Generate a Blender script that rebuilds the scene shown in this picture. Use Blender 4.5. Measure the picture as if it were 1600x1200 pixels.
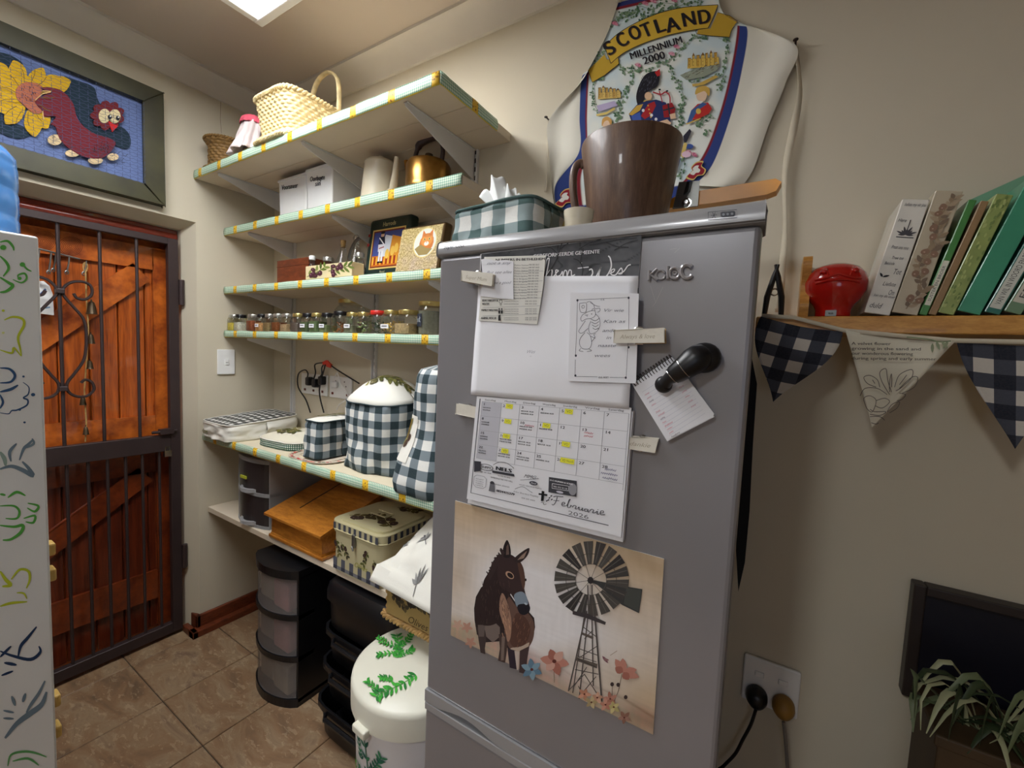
import bpy, math, random
import numpy as np
from mathutils import Vector, Matrix, noise
from mathutils.geometry import tessellate_polygon
PI = math.pi
random.seed(7)
sc = bpy.context.scene
for o in list(bpy.data.objects): bpy.data.objects.remove(o)
COL = sc.collection

# ------------------------------------------------------------------ camera
YAW, PITCH, ROLL, FPX, CAMZ = .5551, -.07317, .04428, 667.6, 1.5
def _cam_axes():
    fw = Vector((-math.sin(YAW)*math.cos(PITCH), math.cos(YAW)*math.cos(PITCH), math.sin(PITCH)))
    r = Vector((math.cos(YAW), math.sin(YAW), 0)); u = r.cross(fw)
    c, s = math.cos(ROLL), math.sin(ROLL)
    return r*c+u*s, u*c-r*s, fw
CR, CU, CW = _cam_axes()
cam_d = bpy.data.cameras.new('camera'); cam = bpy.data.objects.new('camera', cam_d); COL.objects.link(cam)
cam_d.sensor_width = 36; cam_d.lens = 36*FPX/1600; cam_d.clip_start = .02
m = Matrix((CR, CU, -CW)).transposed().to_4x4(); m.translation = (0, 0, CAMZ); cam.matrix_world = m
sc.camera = cam
# ------------------------------------------------------------------ world, light, exposure
sc.view_settings.view_transform = 'Standard'; sc.view_settings.look = 'None'
sc.view_settings.gamma = 1; sc.view_settings.use_curve_mapping = False
sc.view_settings.exposure = 0.36
w = bpy.data.worlds.new('world'); sc.world = w; w.use_nodes = True
w.node_tree.nodes['Background'].inputs[0].default_value = (.8, .86, 1, 1)
w.node_tree.nodes['Background'].inputs[1].default_value = .12
LAMP1, LAMP2, REAR_FILL = 15.0, 48.0, 4.0          # emission of the two ceiling panels, watts of the bluish fill light added at the rear wall
def area_light(name, loc, rot, sx, sy, power, col):
    l = bpy.data.lights.new(name, 'AREA'); l.shape = 'RECTANGLE'; l.size = sx; l.size_y = sy; l.energy = power; l.color = col
    o = bpy.data.objects.new(name, l); COL.objects.link(o); o.location = loc; o.rotation_euler = rot
    return o
area_light('rear_fill_light', (.7, -2.52, 1.35), (PI/2, 0, 0), .9, 1.0, REAR_FILL, (.62, .74, 1))  # bluish fill added behind the camera for the fridge front, source unseen

# ------------------------------------------------------------------ pixel ray helper (photo measured positions on known planes)
def at(px, py, ax, val):
    d = CW + CR*((px-800)/FPX) - CU*((py-600)/FPX)
    t = (val - (0, 0, CAMZ)[ax])/d[ax]
    return Vector((0, 0, CAMZ)) + d*t

def lin(c):
    return tuple(((x/255)/12.92 if x/255 <= .04045 else ((x/255+.055)/1.055)**2.4) for x in c)

# ------------------------------------------------------------------ materials
class NT:
    def __init__(s, name, rough=.6, metal=0, spec=.5, coat=0):
        s.m = bpy.data.materials.new(name); s.m.use_nodes = True; s.t = s.m.node_tree
        s.b = s.t.nodes['Principled BSDF']; s.b.inputs['Roughness'].default_value = rough
        s.b.inputs['Metallic'].default_value = metal; s.b.inputs['Specular IOR Level'].default_value = spec
        s.b.inputs['Coat Weight'].default_value = coat
    def n(s, typ, **kw):
        x = s.t.nodes.new(typ)
        for k, v in kw.items():
            if k.startswith('_'): setattr(x, k[1:], v)
            else: x.inputs[int(k[1:]) if k[0] == 'i' and k[1:].isdigit() else k].default_value = v
        return x
    def l(s, a, b): s.t.links.new(a, b)
    def math(s, op, a, b=None, c=None):
        x = s.t.nodes.new('ShaderNodeMath'); x.operation = op
        for i, v in enumerate((a, b, c)):
            if v is None: continue
            if hasattr(v, 'links'): s.l(v, x.inputs[i])
            else: x.inputs[i].default_value = v
        return x.outputs[0]
    def mix(s, f, a, b):
        x = s.t.nodes.new('ShaderNodeMix'); x.data_type = 'RGBA'
        for i, v in ((0, f), (6, a), (7, b)):
            if hasattr(v, 'links'): s.l(v, x.inputs[i])
            else: x.inputs[i].default_value = v if i == 0 else (*v, 1)
        return x.outputs[2]
    def coord(s, kind='Object', scale=(1, 1, 1)):
        tc = s.n('ShaderNodeTexCoord'); mp = s.n('ShaderNodeMapping'); mp.inputs['Scale'].default_value = scale
        s.l(tc.outputs[kind], mp.inputs[0]); return mp.outputs[0]
    def noise(s, vec, scale, detail=4, rough=.5, dist=0):
        x = s.n('ShaderNodeTexNoise'); s.l(vec, x.inputs['Vector']); x.inputs['Scale'].default_value = scale
        x.inputs['Detail'].default_value = detail; x.inputs['Roughness'].default_value = rough; x.inputs['Distortion'].default_value = dist
        return x.outputs[0]
    def ramp(s, f, stops):
        x = s.n('ShaderNodeValToRGB'); s.l(f, x.inputs[0]); e = x.color_ramp.elements
        while len(e) < len(stops): e.new(.5)
        for q, (p, c) in zip(e, stops): q.position = p; q.color = (*c, 1)
        return x.outputs[0]
    def bump(s, h, st=.3, dist=.002):
        x = s.n('ShaderNodeBump'); x.inputs['Strength'].default_value = st; x.inputs['Distance'].default_value = dist
        s.l(h, x.inputs['Height']); s.l(x.outputs[0], s.b.inputs['Normal'])
    def base(s, c): s.l(c, s.b.inputs['Base Color'])

def mat(name, col, rough=.6, metal=0, var=.12, vs=12, bump=0, bs=60, coat=0, spec=.5, bd=.002):
    k = NT(name, rough, metal, spec, coat); c = lin(col); v = k.coord()
    nz = k.noise(v, vs)
    k.base(k.ramp(nz, [(.25, tuple(x*(1-var) for x in c)), (.75, tuple(min(1, x*(1+var)) for x in c))]))
    if bump: k.bump(k.noise(v, bs, 3), bump, bd)
    return k.m
def wood(name, dark, light, scale=(1, 1, 1), rough=.45, coat=0, knots=False):
    k = NT(name, rough, coat=coat); v = k.coord('Object', scale)
    n1 = k.noise(v, 9, 4, .55, .3); n2 = k.noise(v, 45, 3)
    f = k.math('ADD', k.math('MULTIPLY', n1, .7), k.math('MULTIPLY', n2, .3))
    c = k.ramp(f, [(.32, lin(dark)), (.62, lin(light))])
    if knots:
        vo = k.n('ShaderNodeTexVoronoi'); vo.inputs['Scale'].default_value = 4.5
        k.l(k.coord('Object', (1, 1.6, .9)), vo.inputs['Vector'])
        c = k.mix(k.math('LESS_THAN', vo.outputs[0], .085), c, tuple(x*.18 for x in lin(dark)))
    k.base(c); k.bump(f, .15, .001)
    return k.m
def gingham(name, dark, pitch=.03, white=(232, 232, 226), rough=.85, mid=None, kind='UV'):
    k = NT(name, rough, spec=.2); v = k.coord(kind, (1/pitch,)*3)
    sp = k.n('ShaderNodeSeparateXYZ'); k.l(v, sp.inputs[0])
    a = k.math('LESS_THAN', k.math('FRACT', sp.outputs[0]), .5); b = k.math('LESS_THAN', k.math('FRACT', sp.outputs[1]), .5)
    s_ = k.math('MULTIPLY', k.math('ADD', a, b), .5)
    d, wt = lin(dark), lin(white); md = lin(mid) if mid else tuple(.33*x+.67*math.sqrt(x*y) for x, y in zip(d, wt))
    c = k.mix(k.math('GREATER_THAN', s_, .25), wt, md); c = k.mix(k.math('GREATER_THAN', s_, .75), c, d)
    nz = k.noise(v, 14, 2); c2 = k.mix(k.math('MULTIPLY', nz, .16), c, (.2, .2, .2)); k.base(c2)
    k.bump(k.noise(v, 30, 2), .15, .001)
    return k.m
def paint(name, rough=.7, coat=0):
    k = NT(name, rough, spec=.3, coat=coat); a = k.n('ShaderNodeAttribute', _attribute_name='Col'); k.base(a.outputs[0]); return k.m
def glassy(name, tint=(235, 240, 240), dens=.12, gl=.5):
    k = NT(name); nt = k.t; nt.nodes.remove(k.b); out = nt.nodes['Material Output']
    tr = k.n('ShaderNodeBsdfTransparent'); tr.inputs[0].default_value = (*lin(tint), 1)
    g = k.n('ShaderNodeBsdfGlossy'); g.inputs['Roughness'].default_value = .06
    lw = k.n('ShaderNodeLayerWeight'); lw.inputs[0].default_value = gl
    mx = k.n('ShaderNodeMixShader'); k.l(k.math('ADD', k.math('MULTIPLY', lw.outputs[0], .55), dens), mx.inputs[0])
    k.l(tr.outputs[0], mx.inputs[1]); k.l(g.outputs[0], mx.inputs[2]); k.l(mx.outputs[0], out.inputs[0])
    return k.m
def frosted(name, col, alpha=.55, rough=.4):
    k = NT(name, rough); k.b.inputs['Base Color'].default_value = (*lin(col), 1); k.b.inputs['Alpha'].default_value = alpha
    return k.m
def emit(name, col, st):
    k = NT(name); k.b.inputs['Base Color'].default_value = (*col, 1); k.b.inputs['Emission Color'].default_value = (*col, 1)
    k.b.inputs['Emission Strength'].default_value = st; return k.m
def stone_tile(name):
    k = NT(name, .42); v = k.coord('Object', (1, 2.2, 1))
    tc = k.n('ShaderNodeObjectInfo'); ad = k.n('ShaderNodeVectorMath', _operation='ADD'); k.l(v, ad.inputs[0])
    cmb = k.n('ShaderNodeCombineXYZ'); k.l(k.math('MULTIPLY', tc.outputs['Random'], 40), cmb.inputs[0]); k.l(cmb.outputs[0], ad.inputs[1])
    n1 = k.noise(ad.outputs[0], 5, 6, .6, .8); n2 = k.noise(ad.outputs[0], 22, 5, .7, .5)
    c = k.ramp(n1, [(.3, lin((110, 88, 68))), (.45, lin((138, 108, 80))), (.57, lin((150, 126, 98))), (.7, lin((120, 95, 76)))])
    c = k.mix(k.math('MULTIPLY', k.math('GREATER_THAN', n2, .58), .32), c, lin((190, 168, 136)))
    k.base(c); k.bump(n2, .25, .002); return k.m
def edging(name):
    k = NT(name, .6); tc = k.n('ShaderNodeTexCoord'); sp = k.n('ShaderNodeSeparateXYZ'); k.l(tc.outputs['Generated'], sp.inputs[0])
    so = k.n('ShaderNodeSeparateXYZ'); k.l(tc.outputs['Object'], so.inputs[0])
    t = k.math('ADD', so.outputs[0], so.outputs[1])
    ch = k.n('ShaderNodeTexChecker'); ch.inputs['Scale'].default_value = 1
    cb = k.n('ShaderNodeCombineXYZ')
    k.l(k.math('MULTIPLY', k.math('ADD', t, so.outputs[2]), 120), cb.inputs[0]); k.l(k.math('MULTIPLY', k.math('SUBTRACT', t, so.outputs[2]), 120), cb.inputs[1])
    cb.inputs[2].default_value = .5; k.l(cb.outputs[0], ch.inputs[0])
    ch.inputs[1].default_value = (*lin((214, 226, 206)), 1); ch.inputs[2].default_value = (*lin((132, 178, 152)), 1)
    fr = k.math('FRACT', k.math('MULTIPLY', t, 1/.182)); isy = k.math('LESS_THAN', fr, .17)
    vo = k.n('ShaderNodeTexVoronoi'); vo.inputs['Scale'].default_value = 110; k.l(tc.outputs['Object'], vo.inputs['Vector'])
    yel = k.mix(k.math('LESS_THAN', vo.outputs[0], .33), lin((232, 186, 40)), lin((150, 96, 30)))
    c = k.mix(isy, ch.outputs[0], yel)
    c = k.mix(k.math('LESS_THAN', sp.outputs[2], .09), c, lin((226, 200, 70)))
    k.base(c); return k.m

M = dict(
    wall=mat('wall_paint', (206, 197, 176), .85, var=.03, vs=3, bump=.12, bs=240, bd=.001),
    wallr=mat('wall_paint_dusty', (200, 191, 170), .85, var=.04, vs=2.2, bump=.1, bs=200, bd=.001),
    ceil=mat('ceiling_paint', (196, 184, 170), .8, var=.02, vs=2),
    cornice=mat('cornice_plaster', (206, 200, 190), .7, var=.02),
    tile=stone_tile('stone_look_tile'), grout=mat('grout', (92, 80, 66), .9, bump=.3),
    skirt=wood('brown_skirting_wood', (70, 30, 16), (118, 56, 30), (1, 3, 12), .4),
    doorw=wood('varnished_knotty_pine', (112, 42, 14), (196, 98, 32), (2, 6, .35), .3, .4, True),
    doorb=wood('varnished_pine_brace', (122, 48, 16), (200, 104, 36), (1, 1.2, 1.2), .3, .4, False),
    doorwl=wood('darker_red_pine', (62, 20, 10), (112, 44, 20), (2, 6, .35), .3, .4, True),  # lower leaf planks, darker and redder than the upper leaf
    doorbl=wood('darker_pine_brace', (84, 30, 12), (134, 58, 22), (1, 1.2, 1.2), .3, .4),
    lintel=wood('red_stained_wood', (96, 28, 16), (140, 50, 30), (2, 3, 20), .28, .5),
    iron=mat('dark_brown_steel', (62, 50, 50), .45, .3, var=.1), bronze=mat('aged_bronze', (84, 70, 52), .5, .7, bump=.2),
    chrome=mat('chrome', (200, 200, 200), .2, 1, var=.02), dsteel=mat('dull_steel', (130, 130, 126), .4, .9),
    board=mat('shelf_board_paint', (214, 200, 178), .6, var=.04, vs=5), bracket=mat('grey_white_sheet_metal', (222, 221, 220), .45, var=.02),
    desk=mat('cream_counter', (226, 214, 186), .45, var=.03), edge=edging('gingham_shelf_edging'),
    white=mat('white_paint', (226, 226, 224), .5, var=.02), cab=mat('white_cupboard_paint', (222, 222, 220), .5, var=.02),
    plastw=mat('white_plastic', (232, 232, 230), .35, var=.02), black=mat('black_plastic', (16, 16, 19), .35, var=.1),
    rubber=mat('black_rubber', (14, 14, 15), .55), blackf=mat('black_fabric', (22, 22, 24), .9),
    blue=None, fridge=None, paper=mat('white_paper', (232, 232, 236), .75, var=.015, vs=8, bump=.05),
    paperb=mat('cream_paper', (226, 224, 216), .75, var=.02), ptint=paint('printed_ink'), pgloss=paint('glossy_print', .35), pcloth=paint('printed_cloth', .9),
    cloth=mat('white_cotton', (228, 226, 216), .9, var=.04, vs=8, bump=.25, bs=300, bd=.001),
    creamc=mat('cream_cotton', (222, 216, 196), .9, var=.05, vs=6, bump=.25, bs=260, bd=.001),
    ging=gingham('green_grey_gingham', (36, 56, 62), .06, mid=(126, 138, 144)), gingq=gingham('dark_gingham', (58, 58, 54), .036), gings=gingham('small_green_gingham', (40, 86, 70), .009),
    gingt=gingham('pale_green_gingham', (78, 104, 102), .062, mid=(150, 166, 166)), gingn=gingham('navy_gingham', (26, 30, 44), .058, white=(206, 200, 190)),
    wick=mat('pale_wicker', (212, 192, 144), .6, var=.25, vs=40), wickd=mat('brown_wicker', (128, 96, 50), .65, var=.35, vs=60),
    wickm=mat('straw_wicker', (176, 140, 84), .65, var=.3, vs=50),
    glass=glassy('clear_glass', (252, 254, 254), .02, .28), enamel=mat('cream_enamel', (222, 212, 188), .22, var=.03), copper=None,
    honey=wood('honey_wood', (150, 88, 26), (192, 126, 48), (2, 8, 8), .35, .3), mahog=wood('reddish_brown_box_wood', (84, 38, 20), (124, 62, 34), (3, 10, 10), .35, .3),
    pine=wood('golden_pine', (176, 118, 48), (214, 158, 78), (3, 12, 12), .4, .2), bucket=None,
    gold=mat('gold_lid_metal', (196, 176, 110), .3, .8, var=.05), silv=mat('silver_lid_metal', (190, 188, 180), .3, .8, var=.05),
    red=mat('glossy_red', (186, 22, 14), .18, var=.05, coat=.6), redl=mat('red_plastic_lid', (206, 40, 30), .4),
    olivebox=mat('cream_painted_wood', (216, 200, 158), .5, var=.05), tincream=mat('cream_tin', (196, 188, 150), .35, .1, var=.05),
    pink=mat('pink_cloth', (214, 86, 106), .9, bump=.4, bs=120), lace=mat('pinkish_white_cloth', (220, 206, 204), .9, bump=.4, bs=120),
    binw=mat('white_bin_plastic', (226, 224, 208), .35, var=.02), binb=mat('white_bin_body_plastic', (222, 220, 222), .35, var=.02),
    frost=frosted('clear_drawer_plastic', (150, 144, 142), .34), greyp=frosted('grey_drawer_plastic', (58, 52, 52), .86, .3),
    greyf=frosted('grey_clear_plastic', (176, 176, 178), .62, .3), frameg=mat('dark_green_frame', (56, 54, 28), .45, var=.5, vs=7),
    tag_red=mat('red_tag', (214, 62, 40), .6), yplug=mat('ochre_plug', (150, 110, 44), .5), knob=mat('yellow_wood_block', (208, 172, 96), .5),
    panelg=mat('dark_blue_black_glass', (8, 6, 24), .5, var=.02), darkf=mat('dark_brown_frame', (44, 36, 34), .4),
    leafg=mat('striped_green_leaf', (96, 110, 72), .6, var=.5, vs=20), brownbox=mat('brown_planter', (74, 56, 34), .6, var=.2),
    tissue=mat('white_tissue', (240, 242, 240), .9, var=.01), slot=mat('dark_slot', (60, 56, 52), .8), olived=mat('gold_olive_cloth', (150, 126, 66), .8, var=.4, vs=40),
    mint=mat('mint_card', (120, 172, 140), .55, var=.03), ribbon=mat('cotton_tape', (206, 196, 174), .9),
)
k = NT('blue_water_bottle', .12, coat=.3); k.b.inputs['Base Color'].default_value = (*lin((84, 144, 214)), 1); k.b.inputs['Alpha'].default_value = .93; M['blue'] = k.m
k = NT('metallic_silver_paint', .3, .35, coat=.25); v = k.coord(); k.base(k.ramp(k.noise(v, 2.5), [(.3, lin((138, 137, 142))), (.7, lin((150, 148, 152)))])); k.bump(k.noise(v, 500, 2), .04, .0005); M['fridge'] = k.m
k = NT('light_silver_plastic', .28, .15, coat=.3); k.b.inputs['Base Color'].default_value = (*lin((158, 158, 160)), 1); M['fridgel'] = k.m
k = NT('antique_copper', .28, .9); v = k.coord(); k.base(k.ramp(k.noise(v, 14, 4), [(.3, lin((130, 92, 40))), (.7, lin((196, 148, 78)))])); M['copper'] = k.m
k = NT('dark_brown_bucket_leather', .42, coat=.15); v = k.coord('Object', (1, 1, .12)); nz = k.noise(v, 60, 5, .7)
k.base(k.ramp(nz, [(.3, lin((74, 52, 40))), (.55, lin((104, 78, 62))), (.8, lin((136, 108, 82)))])); k.bump(nz, .1, .001); M['bucket'] = k.m
M['lamp1'] = emit('ceiling_panel_glow', (.97, .985, 1), LAMP1); M['lamp2'] = emit('ceiling_panel_glow_rear', (.96, .98, 1), LAMP2)

# ------------------------------------------------------------------ mesh builder (all coordinates are world unless a transform is given)
class MB:
    def __init__(s, xf=None): s.v = []; s.f = []; s.m = []; s.uv = []; s.xf = xf
    def add(s, vs, fs, m=0, uvs=None):
        b = len(s.v)
        for p in vs:
            p = Vector(p); s.v.append(s.xf @ p if s.xf else p)
        for i, f in enumerate(fs):
            s.f.append([b+j for j in f]); s.m.append(m); s.uv.append([uvs[j] for j in f] if uvs else None)
        return s
    def box(s, x0, x1, y0, y1, z0, z1, m=0):
        vs = [(x, y, z) for z in (z0, z1) for y in (y0, y1) for x in (x0, x1)]
        uv = [(p[0]+p[1], p[2]+p[1]*.001) for p in vs]
        return s.add(vs, [(0, 2, 3, 1), (4, 5, 7, 6), (0, 1, 5, 4), (2, 6, 7, 3), (0, 4, 6, 2), (1, 3, 7, 5)], m, uv)
    def hexa(s, b, t, m=0):      # 4 bottom, 4 top points
        return s.add(list(b)+list(t), [(3, 2, 1, 0), (4, 5, 6, 7), (0, 1, 5, 4), (1, 2, 6, 5), (2, 3, 7, 6), (3, 0, 4, 7)], m)
    def ext(s, pts, vec, m=0, fan=False):   # planar polygon extruded along vec
        n = len(pts); vec = Vector(vec); a = [Vector(p) for p in pts]; b = [p+vec for p in a]
        tri = tessellate_polygon([a]); fs = [tuple(t) for t in tri]+[tuple(n+i for i in reversed(t)) for t in tri]
        if fan: fs = [tuple(range(n)), tuple(reversed(range(n, 2*n)))]
        fs += [(i, (i+1) % n, n+(i+1) % n, n+i) for i in range(n)]
        return s.add(a+b, fs, m)
    def tube(s, pts, r, seg=8, m=0, closed=False, sy=1.0):
        P = [Vector(p) for p in pts]; n = len(P); rs = r if isinstance(r, (list, tuple)) else [r]*n
        vs = []; up = None
        for i in range(n):
            if closed: t = P[(i+1) % n]-P[i-1]
            else: t = P[min(i+1, n-1)]-P[max(i-1, 0)]
            t.normalize()
            if up is None: up = Vector((0, 0, 1)) if abs(t.z) < .9 else Vector((1, 0, 0))
            a = t.cross(up)
            if a.length < 1e-6: a = t.orthogonal()
            a.normalize(); b = a.cross(t).normalized(); up = b
            for j in range(seg):
                th = 2*PI*j/seg; vs.append(P[i]+a*math.cos(th)*rs[i]+b*math.sin(th)*rs[i]*sy)
        fs = []
        for i in range(n if closed else n-1):
            i2 = (i+1) % n
            for j in range(seg): fs.append((i*seg+j, i*seg+(j+1) % seg, i2*seg+(j+1) % seg, i2*seg+j))
        if not closed: fs += [tuple(reversed(range(seg))), tuple(range((n-1)*seg, n*seg))]
        return s.add(vs, fs, m)
    def lathe(s, prof, c=(0, 0, 0), seg=28, m=0, sx=1, sy=1, sq=None, cap=True, a0=0):
        vs = []; uv = []
        for (r, z) in prof:
            for j in range(seg+1):
                th = 2*PI*j/seg+a0; x, y = math.cos(th), math.sin(th)
                if sq: q = (abs(x)**sq+abs(y)**sq)**(-1/sq); x *= q; y *= q
                vs.append((c[0]+r*x*sx, c[1]+r*y*sy, c[2]+z)); uv.append((j/seg*2*PI*max(p[0] for p in prof), z))
        n = seg+1; fs = []
        for i in range(len(prof)-1):
            for j in range(seg): fs.append((i*n+j, i*n+j+1, (i+1)*n+j+1, (i+1)*n+j))
        if cap:
            fs.append(tuple(reversed(range(seg)))); fs.append(tuple((len(prof)-1)*n+j for j in range(seg)))
        return s.add(vs, fs, m, uv)
    def grid(s, nu, nv, fn, m=0, uvf=None):
        vs = []; uv = []
        for i in range(nv+1):
            for j in range(nu+1):
                u, v = j/nu, i/nv; vs.append(fn(u, v)); uv.append(uvf(u, v) if uvf else (u, v))
        n = nu+1
        return s.add(vs, [(i*n+j, i*n+j+1, (i+1)*n+j+1, (i+1)*n+j) for i in range(nv) for j in range(nu)], m, uv)
    def ball(s, c, rx, ry, rz, m=0, seg=16, rings=10):
        prof = [(math.sin(PI*i/rings)*1.0, -math.cos(PI*i/rings)) for i in range(rings+1)]
        vs = []; 
        for r, z in prof:
            for j in range(seg):
                th = 2*PI*j/seg; vs.append((c[0]+r*math.cos(th)*rx, c[1]+r*math.sin(th)*ry, c[2]+z*rz))
        fs = [(i*seg+j, i*seg+(j+1) % seg, (i+1)*seg+(j+1) % seg, (i+1)*seg+j) for i in range(rings) for j in range(seg)]
        return s.add(vs, fs, m)
    def build(s, name, mats, parent=None, smooth=True, bevel=0, seg=2, solid=0, sub=0, origin=None):
        if not isinstance(mats, (list, tuple)): mats = [mats]
        if parent is not None:
            off = Vector(parent.location); p = parent.parent
            while p: off += Vector(p.location); p = p.parent
        elif origin is not None: off = Vector(origin)
        else:
            xs = [p.x for p in s.v]; ys = [p.y for p in s.v]; off = Vector(((min(xs)+max(xs))/2, (min(ys)+max(ys))/2, min(p.z for p in s.v)))
        me = bpy.data.meshes.new(name); me.from_pydata([tuple(p-off) for p in s.v], [], s.f)
        for x in mats: me.materials.append(M[x] if isinstance(x, str) else x)
        me.polygons.foreach_set('material_index', s.m)
        if any(u for u in s.uv):
            ul = me.uv_layers.new(name='UVMap'); flat = []
            for f, u in zip(s.f, s.uv):
                for j in range(len(f)): flat += list(u[j]) if u else [0, 0]
            ul.data.foreach_set('uv', flat)
        me.validate()
        if smooth:
            me.polygons.foreach_set('use_smooth', [True]*len(me.polygons)); me.set_sharp_from_angle(angle=.7)
        o = bpy.data.objects.new(name, me); COL.objects.link(o)
        if parent is not None: o.parent = parent
        else: o.location = off
        if solid: q = o.modifiers.new('thickness', 'SOLIDIFY'); q.thickness = solid; q.offset = 0
        if bevel: q = o.modifiers.new('bevel', 'BEVEL'); q.width = bevel; q.segments = seg; q.limit_method = 'ANGLE'; q.angle_limit = .7
        if sub: q = o.modifiers.new('sub', 'SUBSURF'); q.levels = q.render_levels = sub
        return o
def tag(o, label=None, cat=None, group=None, kind=None):
    if label: o['label'] = label
    if cat: o['category'] = cat
    if group: o['group'] = group
    if kind: o['kind'] = kind
    return o
def thing(name, label, cat, loc, group=None):
    o = bpy.data.objects.new(name, None); COL.objects.link(o); o.location = loc; o.empty_display_size = .05
    return tag(o, label, cat, group)
def struct(o, label=None, cat=None): o['kind'] = 'structure'; return tag(o, label, cat)
def RZ(loc, deg=0, rx=0, ry=0):
    return Matrix.Translation(loc) @ Matrix.Rotation(math.radians(deg), 4, 'Z') @ Matrix.Rotation(math.radians(ry), 4, 'Y') @ Matrix.Rotation(math.radians(rx), 4, 'X')
def copy_tree(o, loc, **kw):
    c = o.copy(); COL.objects.link(c); c.location = loc
    for ch in list(o.children):
        d = ch.copy(); COL.objects.link(d); d.parent = c
        for g in ch.children: e = g.copy(); COL.objects.link(e); e.parent = d
    return tag(c, **kw)

# ------------------------------------------------------------------ flat print (ink shapes laid on a surface)
_tc = {}
def text2d(s, bold=0, res=3, shear=0, space=1.0):
    key = (s, shear, space, res)
    if key in _tc: return _tc[key]
    cu = bpy.data.curves.new('t', 'FONT'); cu.body = s; cu.resolution_u = res; cu.shear = shear; cu.space_character = space; cu.fill_mode = 'FRONT'
    ob = bpy.data.objects.new('t', cu); COL.objects.link(ob)
    dg = bpy.context.evaluated_depsgraph_get(); me = ob.evaluated_get(dg).to_mesh()
    vs = [(v.co.x, v.co.y) for v in me.vertices]; fs = [tuple(p.vertices) for p in me.polygons]
    ob.evaluated_get(dg).to_mesh_clear(); bpy.data.objects.remove(ob); bpy.data.curves.remove(cu)
    _tc[key] = (vs, fs); return _tc[key]
class Art:
    """2D ink shapes in any 2D frame; mapfn(x, y, h) places them on a surface, h is the height above it."""
    def __init__(s, fr=(0, 0, 1)): s.v = []; s.f = []; s.c = []; s.h = 0; s.fr = fr; s.dh = .000012
    def _a(s, pts, fs, col):
        b = len(s.v); x0, y0, k = s.fr
        for p in pts: s.v.append((x0+p[0]*k, y0+p[1]*k, s.h))
        for f in fs: s.f.append([b+i for i in f]); s.c.append(lin(col))
        s.h += s.dh
    def poly(s, pts, col):
        if len(pts) < 5 : s._a(pts, [tuple(range(len(pts)))], col); return
        t = tessellate_polygon([[Vector((p[0], p[1], 0)) for p in pts]]); s._a(pts, t, col)
    def ell(s, x, y, rx, ry, col, rot=0, n=14):
        c, q = math.cos(rot), math.sin(rot)
        pts = [(x+rx*math.cos(2*PI*i/n)*c-ry*math.sin(2*PI*i/n)*q, y+rx*math.cos(2*PI*i/n)*q+ry*math.sin(2*PI*i/n)*c) for i in range(n)]
        s._a(pts, [tuple(range(n))], col)
    def leaf(s, x, y, L, wd, ang, col):
        c, q = math.cos(ang), math.sin(ang); pr = [(0, 0), (.25, .8), (.5, 1), (.8, .6), (1, 0), (.8, -.6), (.5, -1), (.25, -.8)]
        s._a([(x+a*L*c-b*wd*.5*q, y+a*L*q+b*wd*.5*c) for a, b in pr], [tuple(range(8))], col)
    def line(s, pts, wd, col, taper=False, closed=False):
        P = [Vector(p) for p in pts]
        if closed: P.append(P[0])
        n = len(P); A = []
        for i in range(n):
            t = (P[min(i+1, n-1)]-P[max(i-1, 0)]);
            if t.length < 1e-9: t = Vector((1, 0))
            t.normalize(); nn = Vector((-t.y, t.x)); w_ = wd*.5*(math.sin(PI*(.12+.76*i/(n-1))) if taper else 1)
            A += [P[i]+nn*w_, P[i]-nn*w_]
        s._a(A, [(2*i, 2*i+1, 2*i+3, 2*i+2) for i in range(n-1)], col)
    def curve(s, pts, wd, col, taper=False, closed=False): s.line(smooth2(pts, 5, closed), wd, col, taper, closed)
    def text(s, t, x, y, size, col, xdir=(1, 0), ydir=(0, -1), bold=0, shear=0, space=1.0, w=None):
        vs, fs = text2d(t, bold, 2 if size < 14 else 4, shear, space)
        if not vs: return
        k = size*1.0
        if w: mx = max(v[0] for v in vs); kx = w/mx
        else: kx = k
        for q in ((0,) if not bold else (-bold*1.6, 0, bold*1.6)):
            s._a([(x+a*kx*xdir[0]+b*k*ydir[0]+q*k*xdir[0], y+a*kx*xdir[1]+b*k*ydir[1]+q*k*xdir[1]) for a, b in vs], fs, col)
    def scrib(s, x, y, L, hgt, col, wd, xdir=(1, 0)):  # a handwritten word
        n = max(3, int(L/(hgt*.55))); pts = []; nx, ny = -xdir[1], xdir[0]
        for i in range(n*2):
            a = L*i/(n*2-1); b = (-1)**i*hgt*.5*random.uniform(.45, 1.1); pts.append((x+xdir[0]*a+nx*b, y+xdir[1]*a+ny*b))
        s.line(smooth2(pts, 3), wd, col)
    def build(s, name, mapfn, parent=None, m='ptint', tagd=None):
        me = bpy.data.meshes.new(name); vs = [Vector(mapfn(*p)) for p in s.v]; off = Vector((0, 0, 0)); p = parent
        if p is None:
            off = Vector((sum(a.x for a in vs)/len(vs), sum(a.y for a in vs)/len(vs), min(a.z for a in vs)))
        while p: off += Vector(p.location); p = p.parent
        me.from_pydata([tuple(a-off) for a in vs], [], s.f)
        at_ = me.color_attributes.new('Col', 'FLOAT_COLOR', 'CORNER'); fl = []
        for f, c in zip(s.f, s.c): fl += [*c, 1.0]*len(f)
        at_.data.foreach_set('color', fl); me.materials.append(M[m])
        o = bpy.data.objects.new(name, me); COL.objects.link(o)
        if parent: o.parent = parent
        else: o.location = off
        return o
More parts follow.
